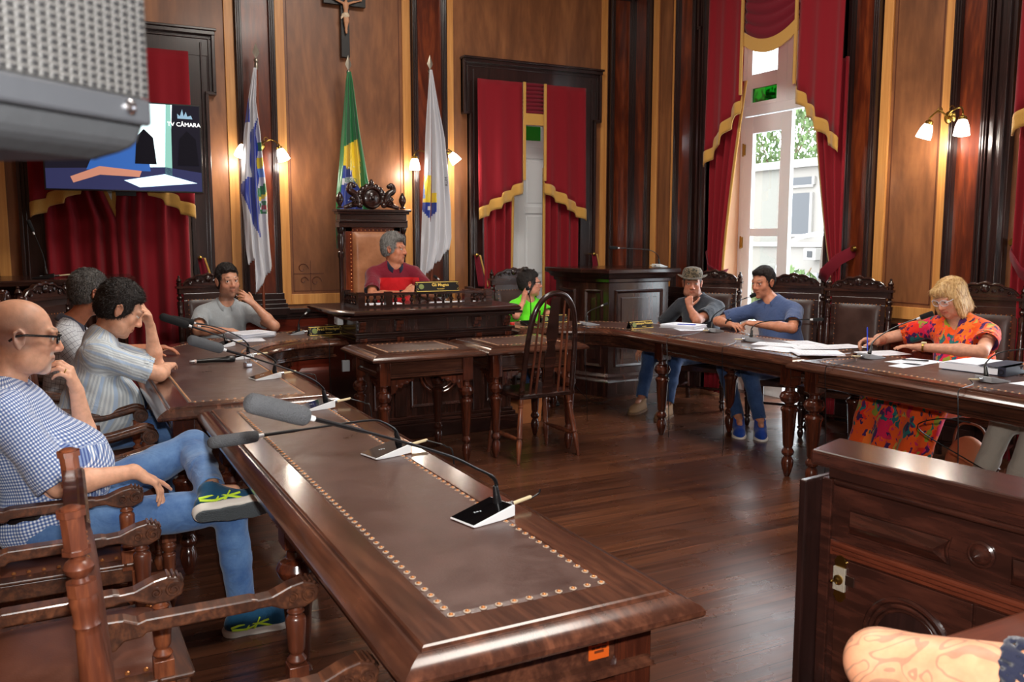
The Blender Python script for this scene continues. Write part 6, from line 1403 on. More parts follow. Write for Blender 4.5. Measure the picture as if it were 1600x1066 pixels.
f3 = flag('white municipal flag with a small crest, right of the high chair', 3.39, 8.32, 3.42, [(3.27, 3.375, 3.40), (2.9, 3.35, 3.46), (2.6, 3.335, 3.52), (2.2, 3.315, 3.56), (1.9, 3.29, 3.585), (1.6, 3.27, 3.59), (1.45, 3.26, 3.56), (1.15, 3.24, 3.42)], c3f, [F_W, F_LB, F_Y, F_N, F_W], 3.5, .03, 'flags on staffs behind the desk')
text('flag_lettering', 'RUM', .045, M_BLACKM, f3, (.125, -.10, 2.17), (PI / 2, -PI / 2, 0), .001)
# crucifix
cr = thing('crucifix', 'dark wooden crucifix with a pale figure high on the wall behind the flag', 'crucifix', (2.592, 8.55, 3.8)); M_ONYX = plain('black_cross_wood', srgb(16, 14, 14), .4)
m = MB(); m.box(-.042, .042, -.02, .035, -.44, .34); m.box(-.21, .21, -.0205, .0205, .05, .13); m.build('cross', M_ONYX, cr, bevel=.003)
S = Sdf(); B = lambda x, y, z: (2.592 + x, 8.55 + y, 3.8 + z)
S.el(B(0, -.05, .035), (.028, .02, .045), .02); S.el(B(0, -.048, -.03), (.023, .018, .03), .02); S.rc(B(.0, -.05, .07), B(.004, -.055, .105), .012, .012, .01); S.el(B(.006, -.06, .115), (.018, .02, .024), .006)
for sx in (-1, 1): S.ch([B(sx * .024, -.048, .06), B(sx * .085, -.045, .085), B(sx * .15, -.035, .105)], [.012, .0095, .007], .01); S.ch([B(sx * .012, -.048, -.045), B(sx * .012, -.06, -.11), B(0, -.045, -.19), B(0, -.055, -.215)], [.017, .0125, .009, .008], .01); S.el(B(sx * .16, -.034, .108), (.012, .006, .009), .006)
sdf_obj('figure', S, .004, plain('painted_plaster', srgb(206, 150, 112), .5), cr, 1)
S = Sdf(); S.el(B(0, -.05, -.05), (.034, .028, .03), .01); S.rc(B(-.03, -.05, -.05), B(-.045, -.05, -.085), .014, .008, .01); sdf_obj('loincloth', S, .004, plain('plaster_white', srgb(226, 206, 176), .6), cr, 1, wr=.003, wf=90)
# ------------------------------------------------------------------ wall lamps
M_SHADE = plain('lit_frosted_glass', (1, .95, .86, 1), .4, emit=9)
def wall_lamp(label, which, u, z, arms):
    T = wallT(which); root = thing('wall_lamp', label, 'lamp', tuple(T @ V((u, 0, z))), 0, 'double wall lamps with glass shades'); base = V(root.location); J = lambda a, d, h: T @ V((a, d, h)) - base
    m = MB(); m.lathe([(.045, 0), (.05, .01), (.04, .022), (.018, .03), (.014, .05)], J(u, .06, z), (T.to_3x3() @ V((0, 1, 0))), 18); m.build('backplate', M_BRASS, root, smooth=True)
    for (a, d, h, tx, td, tz) in arms:
        s = 1 if a > u else -1; m = MB()
        m.tube(bez([J(u, .09, z), J(u + s * abs(a - u) * .3, .13, z + .035), J(u + s * abs(a - u) * .7, .14, z + .05), J(a, d, h + .025), J(a, d, h)], 6), .0065, 8)
        m.tube([J(u + s * (.05 + .02 * math.cos(k * .6)), .12, z + .055 + .02 * math.sin(k * .6)) for k in range(10)], .004, 6); m.build('arm', M_BRASS, root, smooth=True)
        ax = T.to_3x3() @ V((tx, td, tz)).normalized(); m = MB(); m.lathe([(.012, -.012), (.028, .0), (.03, .02), (.026, .03)], J(a, d, h), ax, 16); c = m.build('socket', M_BRASS, root, smooth=True)
        m = MB(); m.lathe([(.026, .015), (.036, .035), (.046, .065), (.052, .10), (.056, .13), (.048, .128), (.042, .10), (.03, .05)], J(a, d, h), ax, 20); m.build('lamp_shade', M_SHADE, root, smooth=60)
        p = T @ V((a, d, h)) + ax * .17; light('lamp_bulb', 'POINT', p, 6, (1, .92, .80), shadow_soft_size=.05)
wall_lamp('double wall lamp with bright glass shades behind the blue and white flag', 'back', 1.735, 2.47, [(1.565, .20, 2.47, -.35, .2, -1), (1.885, .20, 2.45, .35, .2, -1)])
wall_lamp('double wall lamp with bright glass shades behind the white flag', 'back', 3.46, 2.44, [(3.245, .20, 2.42, 0, 0, -1), (3.61, .24, 2.48, .75, .2, -1)])
wall_lamp('double wall lamp with bright glass shades on the right wall by the blonde woman', 'right', 4.40, 2.50, [(4.47, .2, 2.47, .35, .1, -1), (4.20, .2, 2.47, -.05, .1, -1)])

# ------------------------------------------------------------------ television on an arm before the left curtain
def emit(name, col, s=1.0): return plain(name, col, .6, emit=s, spec=.1)
tv = thing('television', 'large television showing a live view of the session, before the left curtain', 'television', (.53, 8.02, 2.36))
m = MB(); m.box(-.61, .61, 0, .05, -.372, .372); m.box(-.25, .25, .05, .09, -.2, .2); m.build('housing', M_BLACK, tv, bevel=.004)
m = MB(); m.tube([(0, .09, 0), (.0, .42, 0)], .03, 10); m.box(-.08, .08, .16, .18, -.4, .1); m.build('mount_arm', M_BLACKM, tv)
sc_ = MB(); sc_.box(-.598, .598, -.003, 0, -.36, .36); scr = sc_.build('screen', emit('screen_dark', srgb(22, 20, 30), .8), tv)
def scr_poly(name, pts, mat, k): m = MB(); m.prism(pts, -.0035 - k * .0012, -.003 - k * .0012, plane='XZ'); return m.build(name, mat, scr)
scr_poly('bright_doorway', [(.0, .36), (.38, .36), (.34, -.26), (.02, -.20)], emit('screen_window', srgb(214, 240, 244), 1.3), 1)
scr_poly('pale_curtain', [(.33, .36), (.37, .36), (.36, -.25), (.30, -.25)], emit('screen_curtain', srgb(120, 170, 160), .9), 2)
scr_poly('dark_table', [(-.598, -.20), (.30, -.16), (.598, -.20), (.598, -.36), (-.598, -.36)], emit('screen_table', srgb(40, 42, 74), .9), 2)
scr_poly('blue_shirt', [(-.30, -.20), (-.22, -.02), (-.08, .10), (.08, .12), (.16, .05), (.19, -.20)], emit('screen_shirt', srgb(44, 84, 150), .9), 3)
scr_poly('arm_on_table', [(-.42, -.26), (-.2, -.17), (.12, -.2), (.1, -.25), (-.2, -.24), (-.40, -.31)], emit('screen_skin', srgb(176, 120, 100), .8), 4)
scr_poly('paper', [(-.02, -.28), (.30, -.22), (.56, -.29), (.1, -.335)], emit('screen_paper', srgb(200, 232, 250), 1.3), 5)
for k, x in enumerate((.07, .41)):
    scr_poly('chair_back', [(x, -.14), (x + .02, .08), (x + .08, .15), (x + .15, .08), (x + .17, -.14)], emit('screen_chair%d' % k, srgb(14, 12, 20), .6), 6)
scr_poly('tree', [(.08, .36), (.16, .36), (.15, .30), (.10, .31)], emit('screen_tree', srgb(150, 200, 90), 1), 6)
text('channel_caption', 'TV CÂMARA', .048, emit('screen_white', (1, 1, 1, 1), 1.3), scr, (.47, -.012, .20), (PI / 2, 0, 0), .0004)
scr_poly('channel_logo', [(.42, .25), (.42, .29), (.44, .27), (.46, .33), (.47, .27), (.49, .31), (.50, .27), (.53, .28), (.54, .25)], emit('screen_logo', srgb(120, 150, 170), .9), 6)
# ------------------------------------------------------------------ microphones
M_FOAM = plain('grey_foam', srgb(88, 90, 94), .95, bump=.8, bscale=320); M_FOAMB = plain('black_foam', srgb(18, 18, 20), .95, bump=.8, bscale=320); M_CASE = plain('white_mic_case', srgb(222, 224, 226), .3); M_PANEL = plain('glossy_black_panel', srgb(8, 8, 10), .06, coat=.5); M_IVORY = plain('ivory_sleeve', srgb(206, 188, 150), .5); M_GREYC = plain('grey_mic_case', srgb(150, 152, 156), .3)
def mic(label, x, y, z, rz, neck, foam=None, case=M_CASE, cable=None, group='conference microphones on the tables', fmat=None, stem=.0045, big=1.0, icon=True):
    """neck: world points from the base up to the capsule; foam: (length, radius)"""
    root = thing('conference_microphone', label, 'microphone', (x, y, z), D(rz), group); IM = Matrix.Rotation(-D(rz), 4, 'Z') @ Matrix.Translation((-x, -y, -z))
    m = MB(); a, b = .075 * big, .052 * big     # wedge: low towards the speaker (-x), high at the back
    prof = [(-a, .002), (-a, .006), (a - .004, .036), (a, .033), (a, .004), (a - .045, .0), (-a + .01, .0)]
    m.prism(prof, -b, b, plane='XZ'); m.build('case', case, root, bevel=.0025)
    m = MB(); sl = 30 / (2 * a - .004) / 1000; q = lambda px, off: .006 + (px + a) * sl + off
    m.add([(-a + .003, -b + .003, q(-a + .003, .0012)), (a - .008, -b + .003, q(a - .008, .0012)), (a - .008, b - .003, q(a - .008, .0012)), (-a + .003, b - .003, q(-a + .003, .0012))], [(0, 1, 2, 3)])
    pn = m.build('touch_panel', M_PANEL, root, solid=.001)
    if icon:
        m = MB(); 
        for (cx, cy, w_, h_) in ((-.015, .005, .008, .003), (-.022, .009, .003, .006), (-.008, .0, .003, .006)): m.box(cx - w_ / 2, cx + w_ / 2, cy - h_ / 2, cy + h_ / 2, q(cx, .0022), q(cx, .0026))
        m.build('panel_icon', emit('icon_white_%d' % len(MATS), srgb(200, 205, 210), .4), pn)
    P = [IM @ V(p) for p in neck]; p0 = P[0]
    m = MB(); m.lathe([(.013, -.004), (.0125, .006), (.010, .02), (.008, .045), (.006, .05)], p0, (P[1] - p0), 14); m.build('neck_socket', M_BLACK, root, smooth=True)
    c = bez(P, 8); m = MB(); m.tube(c, [stem * (1.25 if i < len(c) * .25 or i > len(c) * .85 else .85) for i in range(len(c))], 8); m.build('gooseneck', M_BLACK, root, smooth=True)
    e = (P[-1] - P[-2]).normalized(); m = MB(); m.lathe([(.0065, -.02), (.0068, .0), (.0065, .004)], P[-1] - e * .005, e, 10); m.build('neck_ring', M_CASE, root, smooth=True)
    if foam:
        L_, r = foam; m = MB(); m.lathe([(r * .82, -.002), (r * .96, .004), (r, .02), (r, L_ * .85), (r * .93, L_ * .95), (r * .6, L_), (.001, L_ * 1.005)], P[-1], e, 20); m.build('windscreen', fmat or M_FOAM, root, smooth=50)
    m = MB(); m.lathe([(.009, 0), (.0095, .016), (.0075, .017), (.0075, .026), (.009, .027), (.009, .034)], (a, 0, .018), (1, 0, .05), 14); m.build('plug', M_CHROME, root, smooth=30)
    m = MB(); m.lathe([(.0055, 0), (.0055, .07), (.004, .074)], (a + .034, 0, .019), (1, 0, .08), 10); m.build('plug_sleeve', M_IVORY, root, smooth=30)
    if cable is None: cable = [(.0, 0, 0), (.03, .0, .004), (.05, .004, -.004), (.07, .01, -.012)]
    pts = [V((a + .10, 0, .024)) + V(p) for p in cable] if not isinstance(cable[0], Vector) else [V((a + .10, 0, .024))] + [IM @ p for p in cable]
    m = MB(); m.tube(bez(pts, 6), .0028, 6); m.build('cable', M_BLACK, root, smooth=True)
    return root
zt0 = ZTB + .001; GM = 'conference microphones with foam covers on the left tables'
def tab_cable(x, y, xe=1.24): return [V((x + .22, y, ZTB + .012)), V((xe - .01, y - .02, ZTB + .008)), V((xe + .012, y - .04, ZTB - .03)), V((xe + .012, y - .05, .5)), V((xe + .02, y, .2)), V((xe + .03, y + .02, .01))]
mic('conference microphone nearest the camera, thick grey foam cover, on the long table', 1.005, 2.115, zt0, 14, [(1.058, 2.13, .862), (1.045, 2.122, .93), (.962, 2.08, .985), (.870, 2.04, 1.037), (.68, 1.97, 1.12), (.46, 1.875, 1.21)], (.155, .0225), group=GM, cable=[V((1.18, 2.16, .845)), V((1.20, 2.165, .85)), V((1.215, 2.17, .855)), V((1.22, 2.172, .865))])
mic('second conference microphone from the camera on the long table, its foam over the crossed knee', 1.005, 2.925, zt0, 14, [(1.058, 2.94, .862), (1.041, 2.92, .91), (.991, 2.90, .948), (.93, 2.88, .966), (.72, 2.81, .975), (.518, 2.75, .98)], (.155, .0195), group=GM, cable=tab_cable(1.005, 2.925))
mic('third conference microphone from the camera, at the far end of the long table', 1.00, 3.885, zt0, 12, [(1.052, 3.90, .862), (1.035, 3.88, .92), (.951, 3.82, .985), (.75, 3.70, 1.08), (.552, 3.60, 1.160)], (.15, .021), group=GM, cable=tab_cable(1.0, 3.885))
mic('fourth conference microphone from the camera, on the curved table by the striped shirt', .975, 4.86, zt0, 10, [(1.03, 4.87, .862), (1.03, 4.85, .92), (.953, 4.80, .975), (.75, 4.70, 1.08), (.547, 4.60, 1.167)], (.15, .020), group=GM, fmat=M_FOAMB, cable=tab_cable(.975, 4.86))
mic('fifth conference microphone from the camera, deep on the curved table', 1.0, 5.75, zt0, 8, [(1.055, 5.77, .862), (1.05, 5.75, .92), (.97, 5.70, .985), (.84, 5.6, 1.05), (.684, 5.50, 1.096)], (.15, .020), group=GM, fmat=M_FOAMB, cable=[(0, 0, 0), (.02, 0, 0), (.04, 0, -.004), (.05, .01, -.012)])
mic('conference microphone before the young man in grey', 1.0, 6.45, zt0, 30, [(1.03, 6.47, .862), (1.02, 6.5, .91), (.93, 6.5, .96), (.84, 6.48, .98)], None, cable=[(0, 0, 0), (.02, 0, 0), (.03, 0, -.004), (.04, .01, -.012)])
mic('small grey microphone by the nameplate left of the desk', 1.66, 7.0, zt0, 5, [(1.685, 7.0, .86), (1.685, 7.0, .92), (1.71, 7.0, .965), (1.757, 7.0, 1.003)], (.03, .013), M_GREYC, fmat=M_FOAMB, big=.8, cable=[V((1.80, 6.9, .83)), V((1.80, 6.60, .835)), V((1.80, 6.525, .82)), V((1.80, 6.52, .6)), V((1.82, 6.55, .2)), V((1.84, 6.6, .01))])
GR2 = 'grey conference microphones on the right tables'
def drop(x, y, xe, ye): return [V((x, y, ZTB + .008)), V((xe + .03, ye, ZTB + .006)), V((xe - .012, ye, ZTB - .01)), V((xe - .02, ye - .01, .72)), V((xe - .01, ye - .02, .45)), V((xe + .02, ye, .15)), V((xe + .05, ye + .04, .01))]
mic('microphone the man in the slate-blue polo speaks into', 4.80, 5.60, zt0, 200, [(4.77, 5.60, .862), (4.80, 5.62, .95), (4.90, 5.60, 1.02), (4.98, 5.54, 1.075), (5.06, 5.47, 1.12)], (.05, .017), M_GREYC, fmat=M_FOAMB, group=GR2, cable=drop(4.5, 5.5, 4.19, 5.42))
mic('microphone with a long neck pointing right before the man in the slate-blue polo', 4.62, 4.95, zt0, 180, [(4.60, 4.95, .862), (4.62, 4.96, .93), (4.68, 4.90, .975), (4.76, 4.72, 1.0), (4.82, 4.55, 1.015)], (.07, .012), M_GREYC, fmat=M_FOAMB, group=GR2, cable=drop(4.4, 4.9, 4.19, 4.78))
mic('microphone before the blonde woman in the floral dress', 4.64, 3.88, zt0, 180, [(4.62, 3.88, .862), (4.66, 3.89, .93), (4.74, 3.85, 1.0), (4.81, 3.78, 1.055), (4.87, 3.71, 1.095)], (.08, .017), M_GREYC, fmat=M_FOAMB, group=GR2, cable=drop(4.4, 3.8, 4.09, 3.74))
mic('microphone beside the thick binder at the right edge', 4.46, 2.93, zt0, 175, [(4.43, 2.95, .862), (4.45, 2.97, .92), (4.52, 2.95, .975), (4.62, 2.88, 1.0), (4.72, 2.78, 1.02)], (.08, .017), M_GREYC, fmat=M_FOAMB, group=GR2, cable=drop(4.25, 2.9, 4.09, 2.86))
mic('microphone beside the nameplate before the man in the hat', 4.18, 6.55, zt0, 185, [(4.15, 6.55, .862), (4.16, 6.56, .93), (4.22, 6.56, .965), (4.33, 6.56, 1.0)], (.05, .011), M_GREYC, fmat=M_FOAMB, group=GR2, cable=drop(4.0, 6.4, 3.97, 6.28))
mic('microphone on a straight neck before the woman in green', 3.70, 6.80, zt0, 90, [(3.70, 6.78, .862), (3.705, 6.78, .95), (3.70, 6.78, 1.05), (3.67, 6.77, 1.145)], (.03, .018), M_BLACK, fmat=M_FOAMB, group=GR2, cable=[(0, 0, 0), (.02, 0, 0), (.03, 0, -.004), (.04, .01, -.012)])
mic('microphone on the right pulpit, its neck bent to the left', 5.60, 7.42, 1.297, 200, [(5.60, 7.43, 1.335), (5.58, 7.43, 1.42), (5.48, 7.44, 1.475), (5.30, 7.46, 1.49), (5.10, 7.48, 1.50)], (.10, .016), M_CASE, fmat=M_FOAMB, cable=[(0, 0, 0), (.02, 0, 0), (.03, 0, -.004), (.04, .01, -.012)])
mic('microphone on the left pulpit, a thin upright neck', -.12, 7.5, 1.297, 0, [(-.10, 7.5, 1.335), (-.11, 7.5, 1.45), (-.14, 7.5, 1.56), (-.17, 7.5, 1.65)], (.09, .015), M_BLACK, fmat=M_FOAMB, cable=[(0, 0, 0), (.02, 0, 0), (.03, 0, -.004), (.04, .01, -.012)])
mic('small black microphone before the man in the maroon polo', 2.97, 6.98, 1.05, 90, [(2.97, 6.96, 1.085), (2.97, 6.95, 1.15), (2.93, 6.94, 1.22), (2.87, 6.94, 1.26)], (.035, .013), M_BLACK, fmat=M_FOAMB, cable=[(0, 0, 0), (.02, 0, 0), (.03, 0, -.004), (.04, .01, -.012)])
# wireless microphone and clip stand lying on the curved table
wm_ = thing('handheld_microphone', 'black wireless handheld microphone lying on the curved table', 'microphone', (.80, 5.62, ZTB + .018)); m = MB(); m.lathe([(.010, -.13), (.0115, -.12), (.0115, -.10)], (0, 0, 0), (1, .1, 0), 14); m.build('antenna_tip', M_CHROME, wm_, smooth=30)
m = MB(); m.lathe([(.0125, -.10), (.013, -.088)], (0, 0, 0), (1, .1, 0), 14); m.build('colour_ring', plain('pale_ring', srgb(226, 206, 200), .5), wm_)
m = MB(); m.lathe([(.012, -.088), (.014, .02), (.016, .09), (.022, .10), (.024, .125), (.018, .145), (.005, .152)], (0, 0, 0), (1, .1, 0), 16); m.build('barrel', M_BLACK, wm_, smooth=40)
kc = thing('bulldog_clip', 'shiny metal bulldog clip standing on the curved table beside the black microphone', 'clip', (.97, 5.33, ZTB)); m = MB(); m.obox((0, 0, .016), (.05, .03, .03), (0, .1, .5)); m.build('jaw', M_CHROME, kc, bevel=.006)
m = MB(); m.tube([(-.01, .0, .03), (-.022, 0, .075), (0, 0, .095), (.022, .0, .075), (.01, 0, .03)], .002, 6); m.build('wire_handle', M_CHROME, kc, smooth=True)
# ------------------------------------------------------------------ nameplates
M_GOLDT = plain('gold_lettering', srgb(226, 190, 90), .4, metal=.3); M_PLATE = plain('dark_nameplate', srgb(24, 22, 22), .25)
def nameplate(label, x, y, z, rz, w_, h_, l1, l2, sil=False):
    root = thing('nameplate', label, 'nameplate', (x, y, z), D(rz), 'tent nameplates of the council members'); m = MB(); t = .012
    m.prism([(-.035, 0), (-.003, h_), (.003, h_), (.035, 0), (.03, 0), (0, h_ - .008), (-.03, 0)], -w_ / 2, w_ / 2, plane='YZ'); m.build('plate', M_PLATE, root)
    ang = math.atan2(.032, h_); rot = (PI / 2 - ang, 0, 0); mid = lambda zz: (-.035 + .032 * zz / h_ - .0012)
    if l1: text('name_lettering', l1, h_ * .42, M_GOLDT, root, (.025, mid(h_ * .64), h_ * .64), rot, .0005, bold=.0006); text('title_lettering', l2, h_ * .2, M_GOLDT, root, (.025, mid(h_ * .27), h_ * .27), rot, .0004)
    m = MB(); c = (-w_ / 2 + .045, mid(h_ * .5) - .001, h_ * .5); q = V((0, -math.cos(ang), -math.sin(ang) * -1)); m.lathe([(.001, 0), (.022, 0), (.022, .001), (.016, .0012)], c, (0, -1, .3), 14); m.build('crest', plain('crest_enamel_%d' % len(MATS), srgb(120, 130, 70), .4), root)
    m = MB()
    for a, b, c_, e in ((-w_ / 2, w_ / 2, .003, .007), (-w_ / 2, w_ / 2, h_ - .010, h_ - .006)): m.add([(a, mid(c_) - .0005, c_), (b, mid(c_) - .0005, c_), (b, mid(e) - .0005, e), (a, mid(e) - .0005, e)], [(0, 1, 2, 3)])
    for s in (-1, 1):
        for zz in (.25, .75): m.tube([(s * (w_ / 2 - .004 - .012 * math.sin(k * .6)), mid(h_ * zz) - .001, h_ * zz + .007 * math.cos(k * .6)) for k in range(8)], .0012, 4)
    m.build('gilt_border', M_GOLDT, root)
nameplate('nameplate with gold lettering leaning on the balustrade of the presiding desk', 2.745, 6.64, 1.164, -3, .37, .085, 'Gil Magno', 'Vereador')
nameplate('nameplate with gold lettering on the left curved table beside the desk', 1.86, 6.86, ZTB + .001, 4, .27, .075, 'Fred Procópio', 'Vereador')
nameplate('nameplate on the right curved table before the man in the hat', 4.42, 6.12, ZTB + .001, 8, .26, .068, 'Domingos Protetor', 'Vereador')
nameplate('nameplate standing before the woman in green, half hidden by the spindle chair', 4.02, 6.92, ZTB + .001, 0, .27, .075, '', '')
# ------------------------------------------------------------------ papers, pens, binder and small things
def sheets(label, x, y, z, rz, w_, h_, n=1, name='paper_sheet', cat='paper', group=None, t=.0008, mat=None, bend=0):
    root = thing(name, label, cat, (x, y, z), D(rz), group); m = MB(); r = random.Random(int(x * 999 + y * 77))
    for k in range(n):
        T0 = m.T; m.T = Matrix.Translation((r.uniform(-.012, .012) if n > 1 else 0, r.uniform(-.012, .012) if n > 1 else 0, k * t * 1.3)) @ Matrix.Rotation(r.uniform(-.08, .08) if n > 1 else 0, 4, 'Z'); m.box(-w_ / 2, w_ / 2, -h_ / 2, h_ / 2, 0, t); m.T = T0
    o = m.build('stack' if n > 1 else 'sheet', mat or M_PAPER, root)
    m = MB()
    for k in range(9): m.box(-w_ / 2 + .025, w_ / 2 - .03 - r.uniform(0, .06), h_ / 2 - .03 - k * .022, h_ / 2 - .027 - k * .022, (n * 1.3 - .3) * t + .0001, (n * 1.3 - .3) * t + .0003)
    m.build('print', plain('printed_lines_%d' % len(MATS), srgb(176, 178, 190), .8), root); return root
zp = ZTB + .0015; GP = 'loose papers on the right tables'
sheets('thick stack of white papers before the young man in grey', 1.30, 6.98, zp, 20, .30, .24, 14, 'paper_stack', 'papers', t=.0022)
sheets('thin papers over the curved table edge before the young man in grey', 1.22, 6.74, zp, -5, .26, .20, 3, 'paper_stack', 'papers', t=.001)
sheets('stack of papers with a blue pen on it, before the man in the hat', 4.78, 5.98, zp, 20, .24, .32, 8, 'paper_stack', 'papers', t=.003)
sheets('white sheet beside the microphone base of the man in the slate-blue polo', 4.76, 5.83, zp, 70, .2, .28, 1, group=GP)
for k, (x, y, a, lb) in enumerate(((4.62, 4.72, 30, 'sheet lying farthest left of the spread papers between the blue polo and the blonde woman'), (4.86, 4.66, -15, 'sheet at the far edge of the spread papers right of the blue polo'), (4.72, 4.45, 60, 'sheet in the middle of the spread papers'), (4.42, 4.48, 10, 'sheet over the row of nails in the spread papers'), (4.92, 4.38, 80, 'sheet nearest the empty carved chair'), )):
    sheets(lb, x, y, zp + k * .0012, a, .21, .297, 1, group=GP)
sheets('stapled document with a pale cover near the table joint', 4.47, 4.18, zp + .006, 60, .21, .297, 6, 'paper_stack', 'papers', t=.0012)
sheets('sheet the blonde woman is writing on', 4.90, 4.02, zp, 75, .21, .297, 2, group=GP)
sheets('sheet lying left of the binder with a dark pen on it', 4.74, 3.64, zp, 95, .21, .297, 2, group=GP)
sheets('folded leaflet at the table edge before the blonde woman', 4.55, 3.55, zp, 95, .10, .21, 2, 'leaflet', 'leaflet')
sheets('white papers on the president\'s desk behind the left balusters', 2.36, 6.86, 1.0495, 0, .30, .21, 5, 'paper_stack', 'papers', t=.002)
sheets('white papers on the president\'s desk behind the nameplate', 2.98, 6.80, 1.0495, 5, .40, .21, 4, 'paper_stack', 'papers', t=.002)
sheets('printed sheet at the far right beside the binder and microphone', 4.64, 2.75, zp, 85, .21, .297, 2, group=GP)
def pen(label, a, b, mat, name='pen'):
    root = thing(name, label, 'pen', a); d = V(b) - V(a); L_ = d.length; m = MB(); m.lathe([(.0008, 0), (.0035, .012), (.0042, .02), (.0042, L_ * .72)], (0, 0, 0), d, 10); m.build('barrel', mat, root, smooth=30)
    m = MB(); m.lathe([(.0050, L_ * .72), (.0052, L_ * .95), (.003, L_)], (0, 0, 0), d, 10); m.build('cap', mat, root, smooth=30)
M_BPEN = plain('blue_pen_plastic', srgb(24, 60, 190), .3)
pen('blue pen held upright in the blonde woman\'s writing hand', (4.86, 4.10, .835), (4.955, 4.19, .985), M_BPEN); pen('blue pen lying on the papers before the man in the hat', (4.66, 5.92, .868), (4.77, 5.80, .868), M_BPEN)
pen('black pen lying on the sheet left of the binder', (4.70, 3.70, .836), (4.80, 3.58, .836), M_BLACK)
bd = thing('ring_binder', 'thick open dark binder full of white pages near the right edge', 'binder', (4.80, 3.22, ZTB + .001), D(8)); m = MB(); m.box(-.16, .17, -.20, .16, 0, .004); m.box(-.16, .17, -.205, -.16, 0, .052); m.box(-.16, .17, -.205, -.05, .048, .052); m.build('cover', plain('navy_binder_cover', srgb(34, 38, 56), .5), bd, bevel=.003)
m = MB(); m.box(-.155, .16, -.158, .18, .005, .040)
for k in range(7): m.obox((.0, .01, .042 + k * .0012), (.30, .30 - k * .008, .001), (0, 0, .01 * (k % 3)))
m.build('pages', M_PAPER, bd, bevel=.002); m = MB(); m.tube([(-.163, -.18 + .014 * math.cos(t), .026 + .014 * math.sin(t)) for t in [2 * PI * k / 20 for k in range(21)]], .002, 6); m.build('spine_ring', M_BLACKM, bd)
ph = thing('smartphone', 'smartphone in a red case at the right edge of the table', 'phone', (4.82, 2.86, ZTB + .001), D(20)); m = MB(); m.box(-.08, .08, -.04, .04, 0, .009); m.build('case', plain('red_case', srgb(200, 40, 44), .4), ph, bevel=.003); m = MB(); m.box(-.075, .075, -.036, .036, .009, .0098); m.build('screen', M_PANEL, ph)
ph = thing('smartphone', 'dark smartphone lying beside the elbow of the man in the hat', 'phone', (4.72, 6.42, ZTB + .001), D(60)); m = MB(); m.box(-.075, .075, -.037, .037, 0, .009); m.build('case', M_BLACK, ph, bevel=.003); m = MB(); m.box(-.07, .07, -.033, .033, .009, .0098); m.build('screen', M_PANEL, ph)
cp = thing('bottle_cap', 'small red cap on the table at the corner of the desk', 'cap', (3.56, 6.86, ZTB + .001)); m = MB(); m.lathe([(.02, 0), (.022, .004), (.022, .02), (.018, .026), (.002, .027)], n=18); m.build('cap', plain('red_plastic', srgb(206, 44, 40), .4), cp, smooth=30)
ck = thing('desk_clock', 'small black and blue gadget standing before the woman in green', 'gadget', (4.06, 7.04, ZTB + .001)); m = MB(); m.box(-.05, .05, -.02, .02, 0, .06); m.build('body', M_BLACK, ck, bevel=.004); m = MB(); m.box(-.02, .02, -.022, -.02, .01, .05); m.build('blue_face', M_BPEN, ck)
so = thing('power_socket', 'white power socket on the left flank of the presiding desk', 'socket', (1.985, 6.80, .945)); m = MB(); m.box(-.05, .0, -.05, .05, -.035, .035); m.build('housing', M_WHITE, so, bevel=.008); m = MB(); m.lathe([(.018, 0), (.018, .004), (.012, .005)], (-.05, 0, 0), (-1, 0, 0), 16); m.build('outlet_disc', M_GREYC, so)
so = thing('junction_box', 'small grey junction box hanging under the left table end by the desk', 'socket', (1.955, 6.62, .60)); m = MB(); m.box(-.03, .03, -.015, .015, -.045, .045); m.build('housing', M_GREYC, so, bevel=.004); m = MB(); m.tube([(0, 0, .045), (.0, .0, .10), (.01, 0, .14)], .004, 6); m.build('cable', M_BLACK, so)
# things on the floor
bx = thing('cardboard_box', 'open cardboard box on the floor under the small right table', 'box', (3.56, 6.62, 0), D(10)); m = MB(); m.prism([(-.12, 0), (.10, 0), (.13, .28), (-.09, .28)], -.1, .1, plane='XZ'); m.build('body', plain('cardboard', srgb(180, 110, 62), .8), bx, bevel=.004); m = MB(); m.box(-.13, .13, -.11, .11, .28, .285); m.build('lid', plain('cardboard_lid', srgb(196, 128, 76), .8), bx)
bg_ = thing('handbag', 'soft brown leather bag on the floor beside the chair at the right edge', 'bag', (5.02, 3.42, 0)); S = Sdf(); S.el((5.02, 3.42, .17), (.08, .16, .19), .02); S.el((5.02, 3.42, .06), (.10, .18, .07), .05); S.cut((5, 3.4, 0.004), (0, 0, -1), None); sdf_obj('bag_body', S, .008, plain('tan_bag_leather', srgb(178, 106, 70), .5), bg_, 2, wr=.008, wf=20)
m = MB(); m.tube(bez([(0, -.12, .24), (0, -.08, .42), (0, .08, .42), (0, .12, .24)], 6), .008, 8); m.build('strap', plain('bag_strap', srgb(120, 66, 40), .5), bg_, smooth=True)
def loose_cable(label, pts, r=.0035): m = MB(); m.tube(bez(pts, 8), r, 6); return tag(m.build('cable', M_BLACK, smooth=True), label, 'cable')
loose_cable('black cable looping down from the straight right table over the beige knees', [(4.10, 2.80, .66), (4.12, 3.0, .64), (4.3, 3.25, .52), (4.5, 3.1, .36), (4.4, 2.8, .33), (4.25, 2.55, .42), (4.12, 2.4, .66)])
loose_cable('black cable hanging from the curved right table down to the floor by the pulpit', [(3.95, 6.56, .66), (4.0, 6.7, .5), (4.2, 6.85, .25), (4.45, 6.95, .05), (4.6, 7.0, .006), (4.8, 7.08, .006)])
# newspapers on two seats
for x, y, lb in ((5.34, 6.20, 'folded newspaper on the chair seat of the man in the hat'), (5.48, 4.80, 'newspaper lying on the seat of the empty carved chair')):
    sheets(lb, x, y, .470, 30, .22, .28, 5, 'newspaper', 'newspaper', t=.002, mat=M_PAPER)
